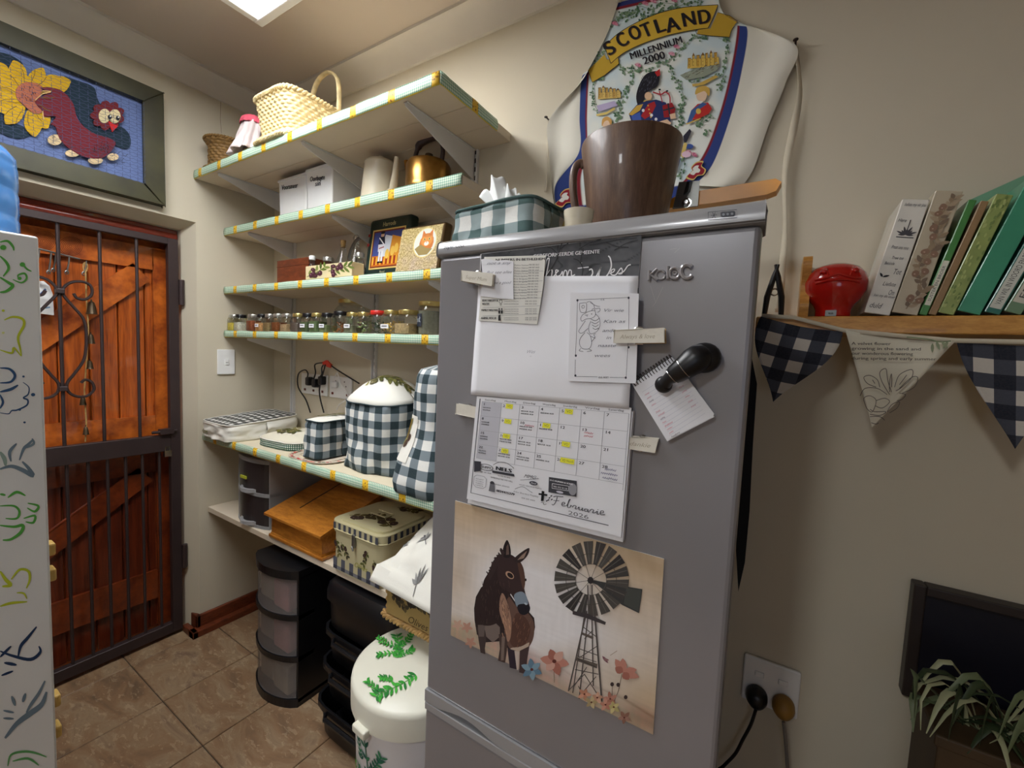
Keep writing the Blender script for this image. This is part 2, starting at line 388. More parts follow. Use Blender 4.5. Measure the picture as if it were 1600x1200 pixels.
def smooth2(pts, k=5, closed=False):
    P = [Vector(p) for p in pts]; n = len(P); out = []
    rng = n if closed else n-1
    for i in range(rng):
        p0 = P[(i-1) % n] if closed or i > 0 else P[0]; p1 = P[i]; p2 = P[(i+1) % n]; p3 = P[(i+2) % n] if closed or i+2 < n else P[-1]
        for j in range(k):
            t = j/k; out.append(.5*((2*p1)+(p2-p0)*t+(2*p0-5*p1+4*p2-p3)*t*t+(3*p1-p0-3*p2+p3)*t**3))
    if not closed: out.append(P[-1])
    return out
def colorgrid(name, nu, nv, mapfn, colfn, parent=None, m='pcloth', uvsolid=0):
    """a sheet whose printed colours vary per vertex; mapfn(u,v)->xyz, colfn(u,v)->rgb255"""
    vs = []; cs = []
    for i in range(nv+1):
        for j in range(nu+1): vs.append(Vector(mapfn(j/nu, i/nv))); cs.append((*lin(colfn(j/nu, i/nv)), 1.0))
    off = Vector((0, 0, 0)); p = parent
    if p is None: off = Vector((sum(a.x for a in vs)/len(vs), sum(a.y for a in vs)/len(vs), min(a.z for a in vs)))
    while p: off += Vector(p.location); p = p.parent
    n = nu+1; me = bpy.data.meshes.new(name)
    me.from_pydata([tuple(a-off) for a in vs], [], [(i*n+j, i*n+j+1, (i+1)*n+j+1, (i+1)*n+j) for i in range(nv) for j in range(nu)])
    a = me.color_attributes.new('Col', 'FLOAT_COLOR', 'POINT'); a.data.foreach_set('color', [x for c in cs for x in c])
    me.materials.append(M[m]); me.polygons.foreach_set('use_smooth', [True]*len(me.polygons))
    o = bpy.data.objects.new(name, me); COL.objects.link(o)
    if parent: o.parent = parent
    else: o.location = off
    return o
def nz(x, y, z=0): return noise.noise(Vector((x, y, z)))
def onY(yv): return lambda px, py, h: at(px, py, 1, yv-h)
def onX(xv): return lambda px, py, h: at(px, py, 0, xv+h)
def onZ(zv): return lambda px, py, h: at(px, py, 2, zv+h)
def sprig(a, x, y, L, ang, leafc, olivec=None, sc_=1.0, n=5, stem=None, seed=0):
    """an olive twig: stem, paired leaves, optional olives"""
    rr = random.Random(seed); c, q = math.cos(ang), math.sin(ang)
    a.line([(x, y), (x+c*L*.5-q*L*.04, y+q*L*.5+c*L*.04), (x+c*L, y+q*L)], .03*L*sc_, stem or leafc[0])
    for i in range(n):
        t = (i+.6)/n
        for sg in (-1, 1):
            a.leaf(x+c*L*t, y+q*L*t, L*.34*rr.uniform(.7, 1.15), L*.11*sc_, ang+sg*rr.uniform(.5, 1.1), leafc[rr.randrange(len(leafc))])
    if olivec:
        for i in range(3): 
            t = rr.uniform(.15, .6); sg = rr.choice((-1, 1)); a.ell(x+c*L*t-q*sg*L*.15, y+q*L*t+c*sg*L*.15, L*.1*sc_, L*.08*sc_, olivec, ang+rr.uniform(-1, 1))
            a.ell(x+c*L*t-q*sg*L*.15-L*.02, y+q*L*t+c*sg*L*.15-L*.02, L*.03, L*.02, tuple(min(255, v_+60) for v_ in olivec))

# ================================================================== THE ROOM
WY, WX, CZ = 1.34, -2.42, 2.75
fl = MB().box(-2.7, 1.75, -2.65, 1.42, -.05, -.006).build('floor', 'grout', smooth=False, origin=(0, 0, -.05)); struct(fl)
tb = MB().box(-.1735, .1735, -.1735, .1735, -.007, 0).build('tile', 'tile', None, False, .002, 1)
first = True
for i in range(-2, 11):
    for j in range(-8, 3):
        cx, cy = -2.05-.175+.3505*i, .683+.175+.3505*j
        if cx < -2.62 or cx > 1.6 or cy > 1.3 or cy < -2.5: continue
        o = tb if first else tb.copy()
        if not first: COL.objects.link(o)
        first = False; o.parent = fl; o.location = (cx, cy, .05-.0068+.0005*random.random())
ce = MB().box(-2.7, 1.75, -2.65, 1.42, CZ, CZ+.05).build('ceiling', 'ceil', smooth=False); struct(ce)
mb = MB()
z0, z1 = 0, CZ
mb.ext([(WX, .965, z0), (-2.5, .932, z0), (-2.62, .932, z0), (-2.62, 1.42, z0), (WX, 1.42, z0)], (0, 0, CZ))
mb.ext([(WX, -.47, 2.055), (-2.5, -.47, 2.02), (-2.62, -.47, 2.02), (-2.62, -.47, CZ), (WX, -.47, CZ)], (0, 1.435, 0))
mb.box(-2.62, WX, -2.65, -.45, 0, CZ)
struct(mb.build('wall_left', 'wallr', smooth=False))
struct(MB().box(-2.62, 1.75, WY, WY+.08, 0, CZ).build('wall_back', 'wall', smooth=False))
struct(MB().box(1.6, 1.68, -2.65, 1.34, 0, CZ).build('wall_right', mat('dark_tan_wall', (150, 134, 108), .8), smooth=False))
struct(MB().box(WX, 1.6, -2.68, -2.6, 0, CZ).build('wall_rear', mat('tan_wall', (164, 150, 126), .8), smooth=False))
wn = thing('added_window_1', None, None, (.7, -2.58, .8)); struct(wn)  # unseen window added as a surround for the bluish fill light
f_ = MB()
for a in ((.2, .25, .8, 1.9), (1.15, 1.2, .8, 1.9), (.25, 1.15, .8, .85), (.25, 1.15, 1.85, 1.9), (.68, .72, .85, 1.85)): f_.box(a[0], a[1], -2.6, -2.55, a[2], a[3])
f_.build('added_window_frame', 'white', wn, False)
# cornice
def cove(y0, y1, axis):
    pr = [(0, -.085), (.012, -.085), (.018, -.072), (.03, -.045), (.055, -.022), (.078, -.012), (.085, -.012), (.085, 0), (0, 0)]
    if axis == 'L': return MB().ext([(WX+a, y0, CZ+b) for a, b in pr], (0, y1-y0, 0))
    return MB().ext([(y0, WY-a, CZ+b) for a, b in pr], (y1-y0, 0, 0))
struct(cove(-2.6, WY, 'L').build('trim_1', 'cornice')); struct(cove(WX, 1.6, 'B').build('trim_2', 'cornice'))
# skirting
def skirt(pts_): 
    mb = MB()
    for (x0, x1, y0, y1, z0, z1) in pts_: mb.box(x0, x1, y0, y1, z0, z1)
    return mb
struct(skirt([(WX, WX+.018, .945, WY, 0, .095), (-2.49, WX+.018, .945, .964, 0, .095), (WX, WX+.05, .915, WY, 0, .035), (-2.49, WX+.05, .915, .94, 0, .035)]).build('baseboard_left', 'skirt', None, False, .004))
struct(skirt([(WX, 1.6, WY-.018, WY, 0, .095), (WX, 1.6, WY-.045, WY-.018, 0, .03)]).build('baseboard_back', 'skirt', None, False, .004))

# hairline cracks in the left wall paint
a = Art(); a.line([at(345, 155, 0, WX).yz, at(344, 185, 0, WX).yz, at(346, 208, 0, WX).yz], .0016, (120, 100, 80)); a.build('hairline_crack', lambda x, y, h: (WX+.0006, x, y))
_o = bpy.data.objects['hairline_crack']; _w = bpy.data.objects['wall_left']; _o.parent = _w; _o.location = _o.location-_w.location

# wooden stable door behind the gate
DX = -2.6
dr = thing('door_1', None, None, (DX, .4, 0)); struct(dr)
MB().box(DX-.06, DX-.012, -.46, .94, 0, 2.06).build('door_backing', 'doorb', dr, False)
y = .915; i = 0
while y > -.42:
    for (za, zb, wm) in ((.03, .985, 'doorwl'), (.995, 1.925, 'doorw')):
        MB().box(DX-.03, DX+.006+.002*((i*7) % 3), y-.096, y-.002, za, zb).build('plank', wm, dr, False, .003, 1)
    y -= .099; i += 1
def board3(name, y0, z0, y1, z1, wd, dx=.02):
    d = Vector((0, y1-y0, z1-z0)).normalized(); n = Vector((0, -d.z, d.y))*wd/2
    pts = [Vector((DX+.008, y0, z0))+n, Vector((DX+.008, y1, z1))+n, Vector((DX+.008, y1, z1))-n, Vector((DX+.008, y0, z0))-n]
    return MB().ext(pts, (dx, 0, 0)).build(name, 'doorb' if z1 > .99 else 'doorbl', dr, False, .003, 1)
board3('stile', .885, .04, .885, .98, .08); board3('stile', .885, 1.0, .885, 1.92, .08)
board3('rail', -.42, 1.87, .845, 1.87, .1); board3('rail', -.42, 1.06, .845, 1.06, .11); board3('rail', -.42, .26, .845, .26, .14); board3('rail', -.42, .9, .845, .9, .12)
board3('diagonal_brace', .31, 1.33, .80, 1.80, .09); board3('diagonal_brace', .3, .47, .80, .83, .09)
MB().box(-2.6, -2.535, -.45, .932, 1.955, 2.02).tube([(-2.55, -.45, 1.985), (-2.55, .93, 1.985)], .024, 12).box(-2.6, -2.56, .9, .932, 0, 2.0).build('door_frame', 'lintel', dr, True, .004)

# ================================================================== SECURITY GATE
GX = -2.5
gt = thing('security_gate', 'dark brown steel security gate with scrollwork in front of the wooden door', 'gate', (GX, .25, 0))
for (y0, y1, z0, z1, n_) in ((.875, .915, .02, 1.968, 'gate_stile'), (-.44, -.4, .02, 1.968, 'gate_stile'), (-.4, .875, 1.938, 1.968, 'gate_rail'), (-.4, .875, .95, 1.03, 'gate_rail'), (-.4, .875, .02, .07, 'gate_rail')):
    MB().box(GX-.016, GX+.016, y0, y1, z0, z1).build(n_, 'iron', gt, False, .002, 1)
for yb in (-.24, -.115, .01, .135, .26, .3865, .513, .638, .762): 
    MB().tube([(GX, yb, 1.02), (GX, yb, 1.945)], .0065, 8).build('bar', 'iron', gt)
lb_ = [at(p_, 850, 0, GX).y for p_ in (108, 141, 171, 199, 225, 251)]
for yb in lb_+[lb_[0]-.0665*(q+1) for q in range(13)]:
    if yb < -.39: continue
    yb = yb; MB().tube([(GX, yb, .06), (GX, yb, .96)], .006, 8).build('bar', 'iron', gt)
Zs = lambda p: at(p[0]/3, 300+p[1]/3, 0, GX+.004)
sR = [(345, 475), (362, 498), (400, 503), (430, 480), (425, 440), (385, 420), (330, 425), (295, 455), (302, 490), (350, 545), (393, 600), (405, 680), (395, 780), (350, 850), (315, 895), (320, 935), (360, 958), (410, 955), (440, 925), (430, 892), (400, 880), (380, 895)]
W3 = [Zs(p) for p in sR]; S = [Vector((GX+.004, p.x, p.y)) for p in smooth2([(p.y, p.z) for p in W3], 5)]
MB().tube(S, .0055, 6).build('scroll', 'iron', gt)
MB().tube([Vector((GX+.004, 2*.513-p.y, p.z)) for p in S], .0055, 6).build('scroll', 'iron', gt)
for zz in (1.668, 1.27): MB().box(GX-.012, GX+.018, .5, .526, zz-.01, zz+.01).build('collar', 'iron', gt, False, .003)
lk = MB().box(GX, GX+.03, .83, .885, 1.035, 1.06).tube([(GX+.02, .80, 1.048), (GX+.02, .90, 1.048)], .007, 8).build('slide_bolt', 'iron', gt, True)
MB().box(GX+.008, GX+.03, .845, .873, .925, .955).tube([(GX+.02, .85, .955), (GX+.02, .852, .972), (GX+.02, .866, .972), (GX+.02, .868, .955)], .003, 6).build('padlock', 'chrome', gt)
for zz in (1.72, .4): MB().tube([(GX+.02, .925, zz-.06), (GX+.02, .925, zz+.06)], .012, 10).build('hinge', 'iron', gt)

# things hanging on the door
kr = thing('key_rack', 'thin wire key rack with a row of small hooks high on the wooden door', 'key rack', at(105, 395, 0, -2.53))
Zk = lambda p: at(p[0]/3, 300+p[1]/3, 0, -2.53)
MB().tube([Zk((165, 262)), Zk((375, 315))], .004, 6).build('rail', 'dsteel', kr)
for px_, ln in ((185, 70), (240, 95), (262, 80), (325, 75), (405, 60)):
    yb = 262+(px_-165)*.25; MB().tube([Zk((px_, yb)), Zk((px_-4, yb+ln*.5)), Zk((px_-12, yb+ln))], .003, 6).tube([Zk((px_-12+9*math.cos(t), yb+ln+9*math.sin(t))) for t in np.linspace(0, 6.2, 9)], .002, 5).build('key', 'dsteel', kr)
a = Art((0, 300, 1/3))
for (cx, cy) in ((330, 255), (205, 230)):
    for r in range(8, 60, 8): a.line([(cx+r*1.0*math.cos(t), cy+r*.8*math.sin(t)) for t in np.linspace(0, 2*PI, 26)], 1.6, (70, 22, 8))
a.build('wood_grain_rings', onX(-2.569), dr)
bs = thing('bell_string', 'string of dark bronze cowbells hanging down the wooden door', 'bells', at(145, 660, 0, -2.53))
MB().tube([Zk((400, 330)), Zk((405, 500)), Zk((415, 640)), Zk((405, 800)), Zk((395, 930)), Zk((405, 1080)), Zk((400, 1170))], .0028, 6).build('cord', 'wickm', bs)
MB().tube([Zk((400+10*math.cos(t), 352+22*math.sin(t))) for t in np.linspace(0, 6.2, 14)], .0025, 6).build('loop', 'wickm', bs)
for (px_, py_, r, h) in ((428, 512, .021, .055), (425, 665, .0155, .042), (420, 790, .0145, .036), (388, 960, .013, .035), (402, 1100, .012, .034)):
    c = Zk((px_, py_)); c.z -= h
    MB().lathe([(r*1.15, 0), (r, .006), (r*.82, h*.6), (r*.6, h*.9), (r*.2, h), (.003, h+.008)], c, 16, 0, 1, .8).build('bell', 'bronze', bs)
c = at(72, 492, 0, -2.54)
pl = thing('wall_plaque', 'pale grey arched plaque with a blue stripe hanging on the wooden door', 'plaque', (c.x, c.y, c.z))
pts = [Vector((-2.54, *at(p[0]/3, 300+p[1]/3, 0, -2.54).yz)) for p in [(120, 560), (120, 470), (135, 435), (165, 418), (200, 420), (228, 440), (243, 480), (246, 575)]]
MB().ext(pts, (.012, 0, 0)).build('plate', 'white', pl, False, .002)
a = Art((0, 300, 1/3)); a.line([(150, 520), (190, 480), (215, 455)], 10, (60, 90, 140)); a.line([(160, 560), (200, 545), (235, 540)], 7, (120, 150, 180)); a.build('stripe', onX(-2.527), pl)

# ================================================================== ROOSTER PICTURE
PX_ = -2.40
pc = thing('framed_rooster_picture', 'green wood framed applique of a red hen and sunflower on blue above the door', 'picture', (PX_, .4, 2.1))
y0, y1, za, zb, fw = -.02, .829, 2.088, 2.568, .068
for nm, P_ in (('frame_side', [(y1, za), (y1, zb), (y1-fw, zb-fw), (y1-fw, za+fw)]), ('frame_side', [(y0, za), (y0+fw, za+fw), (y0+fw, zb-fw), (y0, zb)]),
               ('frame_side', [(y0, zb), (y0+fw, zb-fw), (y1-fw, zb-fw), (y1, zb)]), ('frame_side', [(y0, za), (y1, za), (y1-fw, za+fw), (y0+fw, za+fw)])):
    MB().ext([(WX+.003, a_, b_) for a_, b_ in P_], (.035, 0, 0)).build(nm, 'frameg', pc, False, .004)
MB().box(WX+.003, WX+.012, y0+.05, y1-.05, za+.05, zb-.05).build('fabric_panel', mat('blue_quilted_cloth', (104, 122, 170), .9, var=.1, vs=14, bump=.5, bs=40), pc, False)
def relief(name, pts, col, th=.006, base=.013, k=4):
    P = [at(p[0]/3, p[1]/3, 0, WX+base+th) for p in (smooth2(pts, k, True) if k else pts)]
    ys = [p.y for p in P]
    if min(ys) < y0+fw+.002: P = [Vector((p.x, max(p.y, y0+fw+.002), p.z)) for p in P]
    MB().ext([(WX+base-.002, p.y, p.z) for p in P], (th+.002, 0, 0), 0, name == 'petal').build(name, mat('felt_'+name, col, .95, var=.08, bump=.4, bs=200), pc, False, .001, 1)
relief('dark_leaf', [(290, 360), (370, 380), (440, 410), (460, 470), (520, 560), (600, 620), (610, 685), (570, 695), (480, 650), (400, 600), (350, 520), (300, 430)], (28, 48, 62), .004)
relief('dark_leaf', [(-80, 250), (0, 245), (70, 270), (110, 310), (60, 350), (-80, 330)], (28, 48, 62), .004)
relief('dark_leaf', [(-100, 450), (10, 470), (40, 560), (150, 610), (120, 645), (40, 640), (-100, 560)], (28, 48, 62), .004)
pk_ = 0
for (px_, py_, an, L_) in ((85, 345, -2.1, 0), (40, 400, 0, 0), (170, 375, 0, 0), (230, 395, 0, 0), (270, 400, 0, 0), (5, 340, 0, 0), (45, 490, 0, 0), (70, 530, 0, 0), (155, 575, 0, 0), (0, 400, 0, 0), (15, 450, 0, 0), (190, 545, 0, 0), (110, 400, 0, 0), (60, 440, 0, 0)):
    r = 50; th_ = math.atan2(py_-455, px_-130); c_, q_ = math.cos(th_), math.sin(th_); pk_ += 1
    relief('petal', [(px_+a_*c_-b_*q_, py_+a_*q_+b_*c_) for a_, b_ in ((-58, -14), (-10, -38), (30, -34), (58, -8), (62, 8), (30, 34), (-10, 38), (-58, 14))], (206, 164, 20), .003, .0175+.00045*pk_, 3)
relief('flower_centre', [(75, 420), (110, 388), (160, 388), (200, 410), (190, 450), (200, 520), (160, 530), (110, 490), (80, 460)], (178, 104, 76), .003, .026)
relief('hen_body', [(190, 410), (280, 420), (340, 480), (365, 560), (430, 620), (530, 655), (535, 690), (480, 740), (400, 735), (330, 700), (280, 650), (262, 595), (240, 580), (262, 545), (210, 545), (200, 520), (165, 470), (225, 435)], (112, 34, 44), .006, .027)
relief('hen_head', [(505+(66+15*abs(math.sin(4.5*t)))*math.cos(t), 540+(56+14*abs(math.sin(4.5*t)))*math.sin(t)) for t in np.linspace(0, 2*PI*53/54, 54)], (110, 30, 34), .006, .025)
for p in ((490, 543), (538, 545)): relief('hen_eye', [(p[0]+27*math.cos(t), p[1]+33*math.sin(t)) for t in np.linspace(0, 5.6, 9)], (222, 206, 160), .003, .031)
relief('beak', [(510, 570), (550, 590), (528, 615)], (196, 30, 24), .005, .033, 0)
for p in ((258, 655), (340, 718), (448, 752), (530, 735)): relief('egg', [(p[0]+(34 if p[0] != 530 else 26)*math.cos(t), p[1]+(17+8*(p[0] < 300))*math.sin(t)) for t in np.linspace(0, 5.6, 9)], (214, 190, 148), .004, .028)
a = Art((0, 0, 1/3))
for t in np.linspace(0, 6.0, 13): a.line([(128+62*math.cos(t), 455+70*math.sin(t)), (128+104*math.cos(t+.05), 455+112*math.sin(t+.05)), (128+128*math.cos(t), 455+136*math.sin(t))], 3, (110, 84, 20))
for p in ((515, 548), (553, 553)): a.ell(p[0], p[1], 10, 11, (20, 24, 30)); a.ell(p[0]+3, p[1]-4, 4, 4, (230, 230, 220))
random.seed(3)
for i in range(22): x = random.uniform(90, 165); yq = random.uniform(400, 470); a.line([(x, yq), (x+3, yq+9)], 3, (90, 40, 30))
for i in range(26): x = random.uniform(440, 510); yq = random.uniform(660, 710); a.line([(x, yq), (x+random.uniform(-12, 12), yq+12)], 2, (60, 16, 24))
for i in range(60): x = random.uniform(190, 600); yq = 640+(x-190)*.22+random.uniform(-25, 45); a.line([(x, yq), (x+random.uniform(-20, 20), yq+random.uniform(-14, 14))], 2, (50, 56, 66))
a.curve([(200, 425), (240, 430), (200, 440), (165, 470)], 4, (210, 170, 110)); a.curve([(200, 520), (205, 560)], 5, (210, 170, 110))
a.build('stitching', onX(WX+.0375), pc)
wv = Art()                                    # chicken wire over the applique
s_ = .0125
r_ = 0; zz = za+fw
while zz < zb-fw-.01:
    yy = y0+fw+(s_ if r_ % 2 else 0); pts = []
    while yy < y1-fw: pts.append((min(yy, y1-fw), zz+(.005 if len(pts) % 2 else 0))); yy += s_
    wv.line(pts, .0013, (66, 74, 104)); k_ = 0
    for q in pts[(0 if r_ % 2 else 1)::2]: wv.line([q, (q[0], q[1]+.0105)], .0013, (66, 74, 104))
    zz += .0125; r_ += 1
wv.build('wire_mesh', lambda x, y, h: (WX+.0385, x, y), pc, 'ptint')['kind'] = 'stuff'

# ================================================================== FOREGROUND CUPBOARD AND WATER BOTTLE
CX = -1.3
ctr = at(60, 370, 0, CX)
CY, CT = ctr.y, ctr.z
cb = thing('white_cupboard', 'tall white cupboard with colourful painted swirls on its side, blue water bottle on top', 'cupboard', (CX-.2, CY-.3, 0))
MB().box(CX-.42, CX, CY-.6, CY, 0, CT).build('carcass', 'cab', cb, False, .004)
for (py_) in (857, 897, 1096, 1145): 
    c = at(83, py_, 0, CX-.02); MB().box(CX-.045, CX-.012, CY, CY+.012, c.z-.014, c.z+.014).build('knob', 'knob', cb, False, .004)
a = Art((0, 300, 1/3)); G, LI, BL, GR, NV = (86, 166, 70), (188, 198, 50), (52, 84, 122), (110, 128, 142), (36, 58, 92)
for pts, wd, c in (([(0, 235), (35, 230), (60, 255), (65, 275)], 12, G), ([(0, 300), (30, 330), (40, 360), (15, 395)], 14, G), ([(0, 400), (40, 425), (60, 440), (30, 465), (0, 470)], 16, G), ([(60, 410), (100, 425), (125, 405), (115, 382), (85, 390), (88, 408)], 10, G), ([(100, 330), (125, 360), (148, 372)], 9, G),
    ([(20, 600), (60, 585), (105, 595), (112, 625), (85, 680), (95, 735), (100, 770)], 13, LI), ([(0, 740), (55, 755), (65, 730), (98, 768)], 10, LI),
    ([(0, 825), (45, 830), (70, 860), (50, 890), (0, 895)], 13, BL), ([(0, 937), (50, 925), (85, 905)], 14, BL), ([(108, 892), (135, 915), (132, 948), (110, 965), (130, 975), (125, 1000), (80, 1022), (55, 1025), (40, 1040), (0, 1035)], 8, BL), ([(0, 950), (14, 985), (0, 1015)], 12, BL),
    ([(150, 1155), (158, 1180), (120, 1200)], 12, GR)): a.curve(pts, wd, c, True)
for x, y_, r, c in ((15, 260, 15, G), (105, 340, 13, G), (92, 405, 10, G), (155, 950, 10, BL), (110, 865, 6, BL), (92, 1020, 7, BL), (115, 1080, 6, BL), (15, 556, 7, LI), (15, 660, 7, (220, 224, 150))): a.ell(x, y_, r, r*.8, c)
a.build('painted_swirls', onX(CX+.0004), cb)
a = Art((0, 680, .4336))
for pts, wd, c in (([(120, 15), (100, 35), (85, 50), (70, 90)], 12, GR), ([(0, 122), (40, 112), (80, 125), (118, 145), (102, 118), (80, 95)], 16, GR), ([(60, 30), (35, 60), (40, 95)], 12, GR), ([(0, 60), (16, 85), (20, 110)], 16, (140, 160, 150)),
    ([(28, 225), (60, 205), (92, 218)], 10, G), ([(0, 255), (50, 255), (70, 275), (60, 300), (20, 300)], 9, G), ([(0, 325), (50, 330), (82, 325), (75, 350), (40, 375), (10, 378)], 12, G), ([(100, 245), (138, 255), (125, 275), (98, 262)], 9, G), ([(85, 300), (125, 290), (120, 315), (92, 312)], 9, G), ([(0, 212), (20, 216)], 9, G),
    ([(0, 490), (20, 520), (38, 540), (8, 545)], 14, LI), ([(40, 520), (70, 485), (102, 490), (107, 520), (95, 552)], 10, LI), ([(0, 617), (40, 605), (98, 600)], 10, LI), ([(60, 568), (85, 570), (97, 590)], 7, LI),
    ([(132, 690), (100, 730), (75, 760), (65, 800)], 12, NV), ([(0, 778), (45, 795), (110, 808), (145, 782), (140, 760)], 12, NV), ([(15, 820), (60, 828)], 12, NV), ([(5, 866), (47, 850)], 9, NV), ([(0, 800), (40, 760)], 10, NV),
    ([(162, 885), (140, 930), (112, 970), (95, 1000)], 12, GR), ([(168, 925), (150, 970), (110, 1002), (60, 1040), (18, 1092)], 20, GR), ([(42, 940), (55, 975)], 12, GR), ([(92, 930), (82, 962)], 12, GR), ([(12, 992), (50, 1000)], 9, GR), ([(12, 1020), (50, 1022)], 9, GR),
    ([(28, 1192), (40, 1152), (88, 1140), (130, 1146), (168, 1160)], 9, (96, 160, 96)), ([(45, 1175), (100, 1165), (140, 1190)], 9, (96, 160, 96))): a.curve(pts, wd, c, True)
a.build('painted_strokes', onX(CX+.0004), cb)
R_ = .135; rr_ = at(30, 300, 0, -1.5); ang_ = math.atan2(rr_.y, 1.5)-math.asin(R_/1.5)
bx, by_ = -1.5*math.cos(ang_), 1.5*math.sin(ang_)
wbot = thing('water_bottle', 'large ribbed blue water bottle standing on the white cupboard', 'bottle', (bx, by_, CT))
topz = at(0, 236, 0, bx).z
hh = topz-CT-.02; pr = [(R_*.98, .001)]; pz = .03
while pz < hh-.02: pr += [(R_, pz-.02), (R_, pz+.016), (R_*.99, pz+.019), (R_*.99, pz+.026)]; pz += .056
pr += [(R_*.985, hh), (R_*.9, hh+.016), (R_*.6, hh+.04), (.05, hh+.055), (.045, hh+.09)]
MB().lathe(pr, (bx, by_, CT), 48).build('bottle_body', 'blue', wbot)
MB().lathe([(.03, .09), (.048, .09), (.048, .12), (.03, .122)], (bx, by_, CT+hh), 20).build('cap', 'blue', wbot)

# ================================================================== CEILING PANEL LIGHTS
def panel(x0, x1, y0, y1, lm, label):
    t = thing('ceiling_panel_light', label, 'ceiling light', ((x0+x1)/2, (y0+y1)/2, CZ-.08), 'ceiling panel lights')
    w_ = .03
    for b in ((x0, x1, y0, y0+w_), (x0, x1, y1-w_, y1), (x0, x0+w_, y0+w_, y1-w_), (x1-w_, x1, y0+w_, y1-w_)):
        MB().box(*b, CZ-.08, CZ-.001).build('frame_side', 'white', t, False, .004)
    MB().box(x0+w_, x1-w_, y0+w_, y1-w_, CZ-.066, CZ-.06).build('diffuser', lm, t, False)
panel(-1.735, -1.135, -.29, .913, 'lamp1', 'white framed glowing ceiling panel at the top left near the hen picture')
panel(-.66, -.34, -1.82, -1.2, 'lamp2', 'white framed glowing ceiling panel at the back of the room behind the viewer')

# ================================================================== SHELVES
def shelf(name, label, x0, x1, yf, zt, th, mats='board', trim=True, strips=1, endtrim=0, grp='painted shelf boards'):
    t = thing(name, label, 'shelf', ((x0+x1)/2, WY-.01, zt-th), grp)
    ys = np.linspace(yf+.004, WY-.002, strips+1)
    for i in range(strips):
        MB().box(x0, x1, ys[i], ys[i+1]-(.0015 if i < strips-1 else 0), zt-th, zt-.0015).build('plank' if strips > 1 else 'board', mats, t, False, .0015, 1)
    if trim:
        n = 60; mb = MB()
        mb.grid(n, 4, lambda u, v: (x0+(x1-x0)*u, yf-.004*math.sin(PI*min(1, max(0, v)))-.002*abs(nz(u*30, 3, zt*9)), zt-th-.004+(th+.006)*v+.0018*nz(u*22, zt*7, 1)))
        mb.grid(n, 1, lambda u, v: (x0+(x1-x0)*u, yf-.002+.012*v, zt+.002+.0018*nz(u*22, zt*7, 1)*(1-v)))
        if endtrim: mb.grid(14, 3, lambda u, v: (x1+.003+.003*math.sin(PI*v)+.003*abs(nz(u*9, 2, v)), yf-.002+endtrim*u, zt-th-.004+(th+.006)*v+.003*nz(u*8, 5)))
        mb.build('gingham_edging', 'edge', t, True, 0, 2, .0012)
    return t
SX0, SX1 = WX+.004, -.882
S1 = shelf('wall_shelf', 'topmost shelf with green gingham edging, wicker basket on it', SX0, SX1, .958, 2.289, .032, strips=3, endtrim=.29)
S2 = shelf('wall_shelf', 'second shelf from the top, carrying white boxes, coffee pot and copper kettle', SX0, -.895, 1.088, 2.057, .032, strips=2)
S3 = shelf('wall_shelf', 'third shelf from the top, carrying the cat tin and olive box', SX0, -.895, 1.085, 1.765, .03)
S4 = shelf('wall_shelf', 'fourth shelf from the top, carrying the row of spice jars', SX0, -.895, 1.085, 1.546, .028)
S5 = shelf('wall_counter', 'wide cream counter shelf with gingham edging under the quilted covers', SX0, -.7, .985, 1.026, .028, 'desk', grp=None)
S6 = shelf('wall_shelf', 'lowest plain cream shelf under the counter, carrying the wooden box and olive tin', SX0, -.7, 1.0, .649, .028, trim=False)
UX = (-2.222, -1.576, -1.035)
for i, ux in enumerate(UX):
    t = thing('shelf_upright', ('white slotted shelf upright nearest the corner', 'white slotted shelf upright in the middle behind the sockets', 'white slotted shelf upright at the right end of the top shelf')[i], 'shelf upright', (ux, WY-.006, .4), 'slotted shelf uprights')
    MB().box(ux-.014, ux-.009, WY-.014, WY-.001, .4, 2.26).box(ux+.009, ux+.014, WY-.014, WY-.001, .4, 2.26).box(ux-.009, ux+.009, WY-.004, WY-.001, .4, 2.26).build('channel', 'bracket', t, False)
    mb = MB(); z = .42
    while z < 2.25: mb.box(ux-.004, ux+.004, WY-.0048, WY-.003, z, z+.017); z += .032
    mb.build('slots', 'slot', t, False)['kind'] = 'stuff'
shn = ('topmost shelf', 'second shelf from the top', 'spice-tin shelf with the olive box', 'spice jar shelf', 'cream counter', 'lowest shelf')
pos = ('nearest the corner', 'in the middle', 'nearest the fridge')
for si, (zb, yf, hgt) in enumerate(((2.256, .975, .11), (2.0245, 1.105, .085), (1.7345, 1.1, .075), (1.5175, 1.1, .085), (.9975, 1.02, .13), (.6205, 1.03, .03))):
    for ui, ux in enumerate(UX):
        bx_ = ux+(0 if ui else -.02)
        b = MB().ext([(ux-.0015, yf, zb-.004), (ux-.0015, yf, zb-.014), (ux-.0015, WY-.016, zb-hgt), (ux-.0015, WY-.016, zb-.004)], (.003, 0, 0)).box(ux-.008, ux+.008, yf, WY-.018, zb-.0035, zb-.0005)
        b = b.build('shelf_bracket', 'bracket', None, False)
        tag(b, 'white triangular bracket under the %s, %s' % (shn[si], pos[ui]), 'bracket', 'triangular shelf brackets')

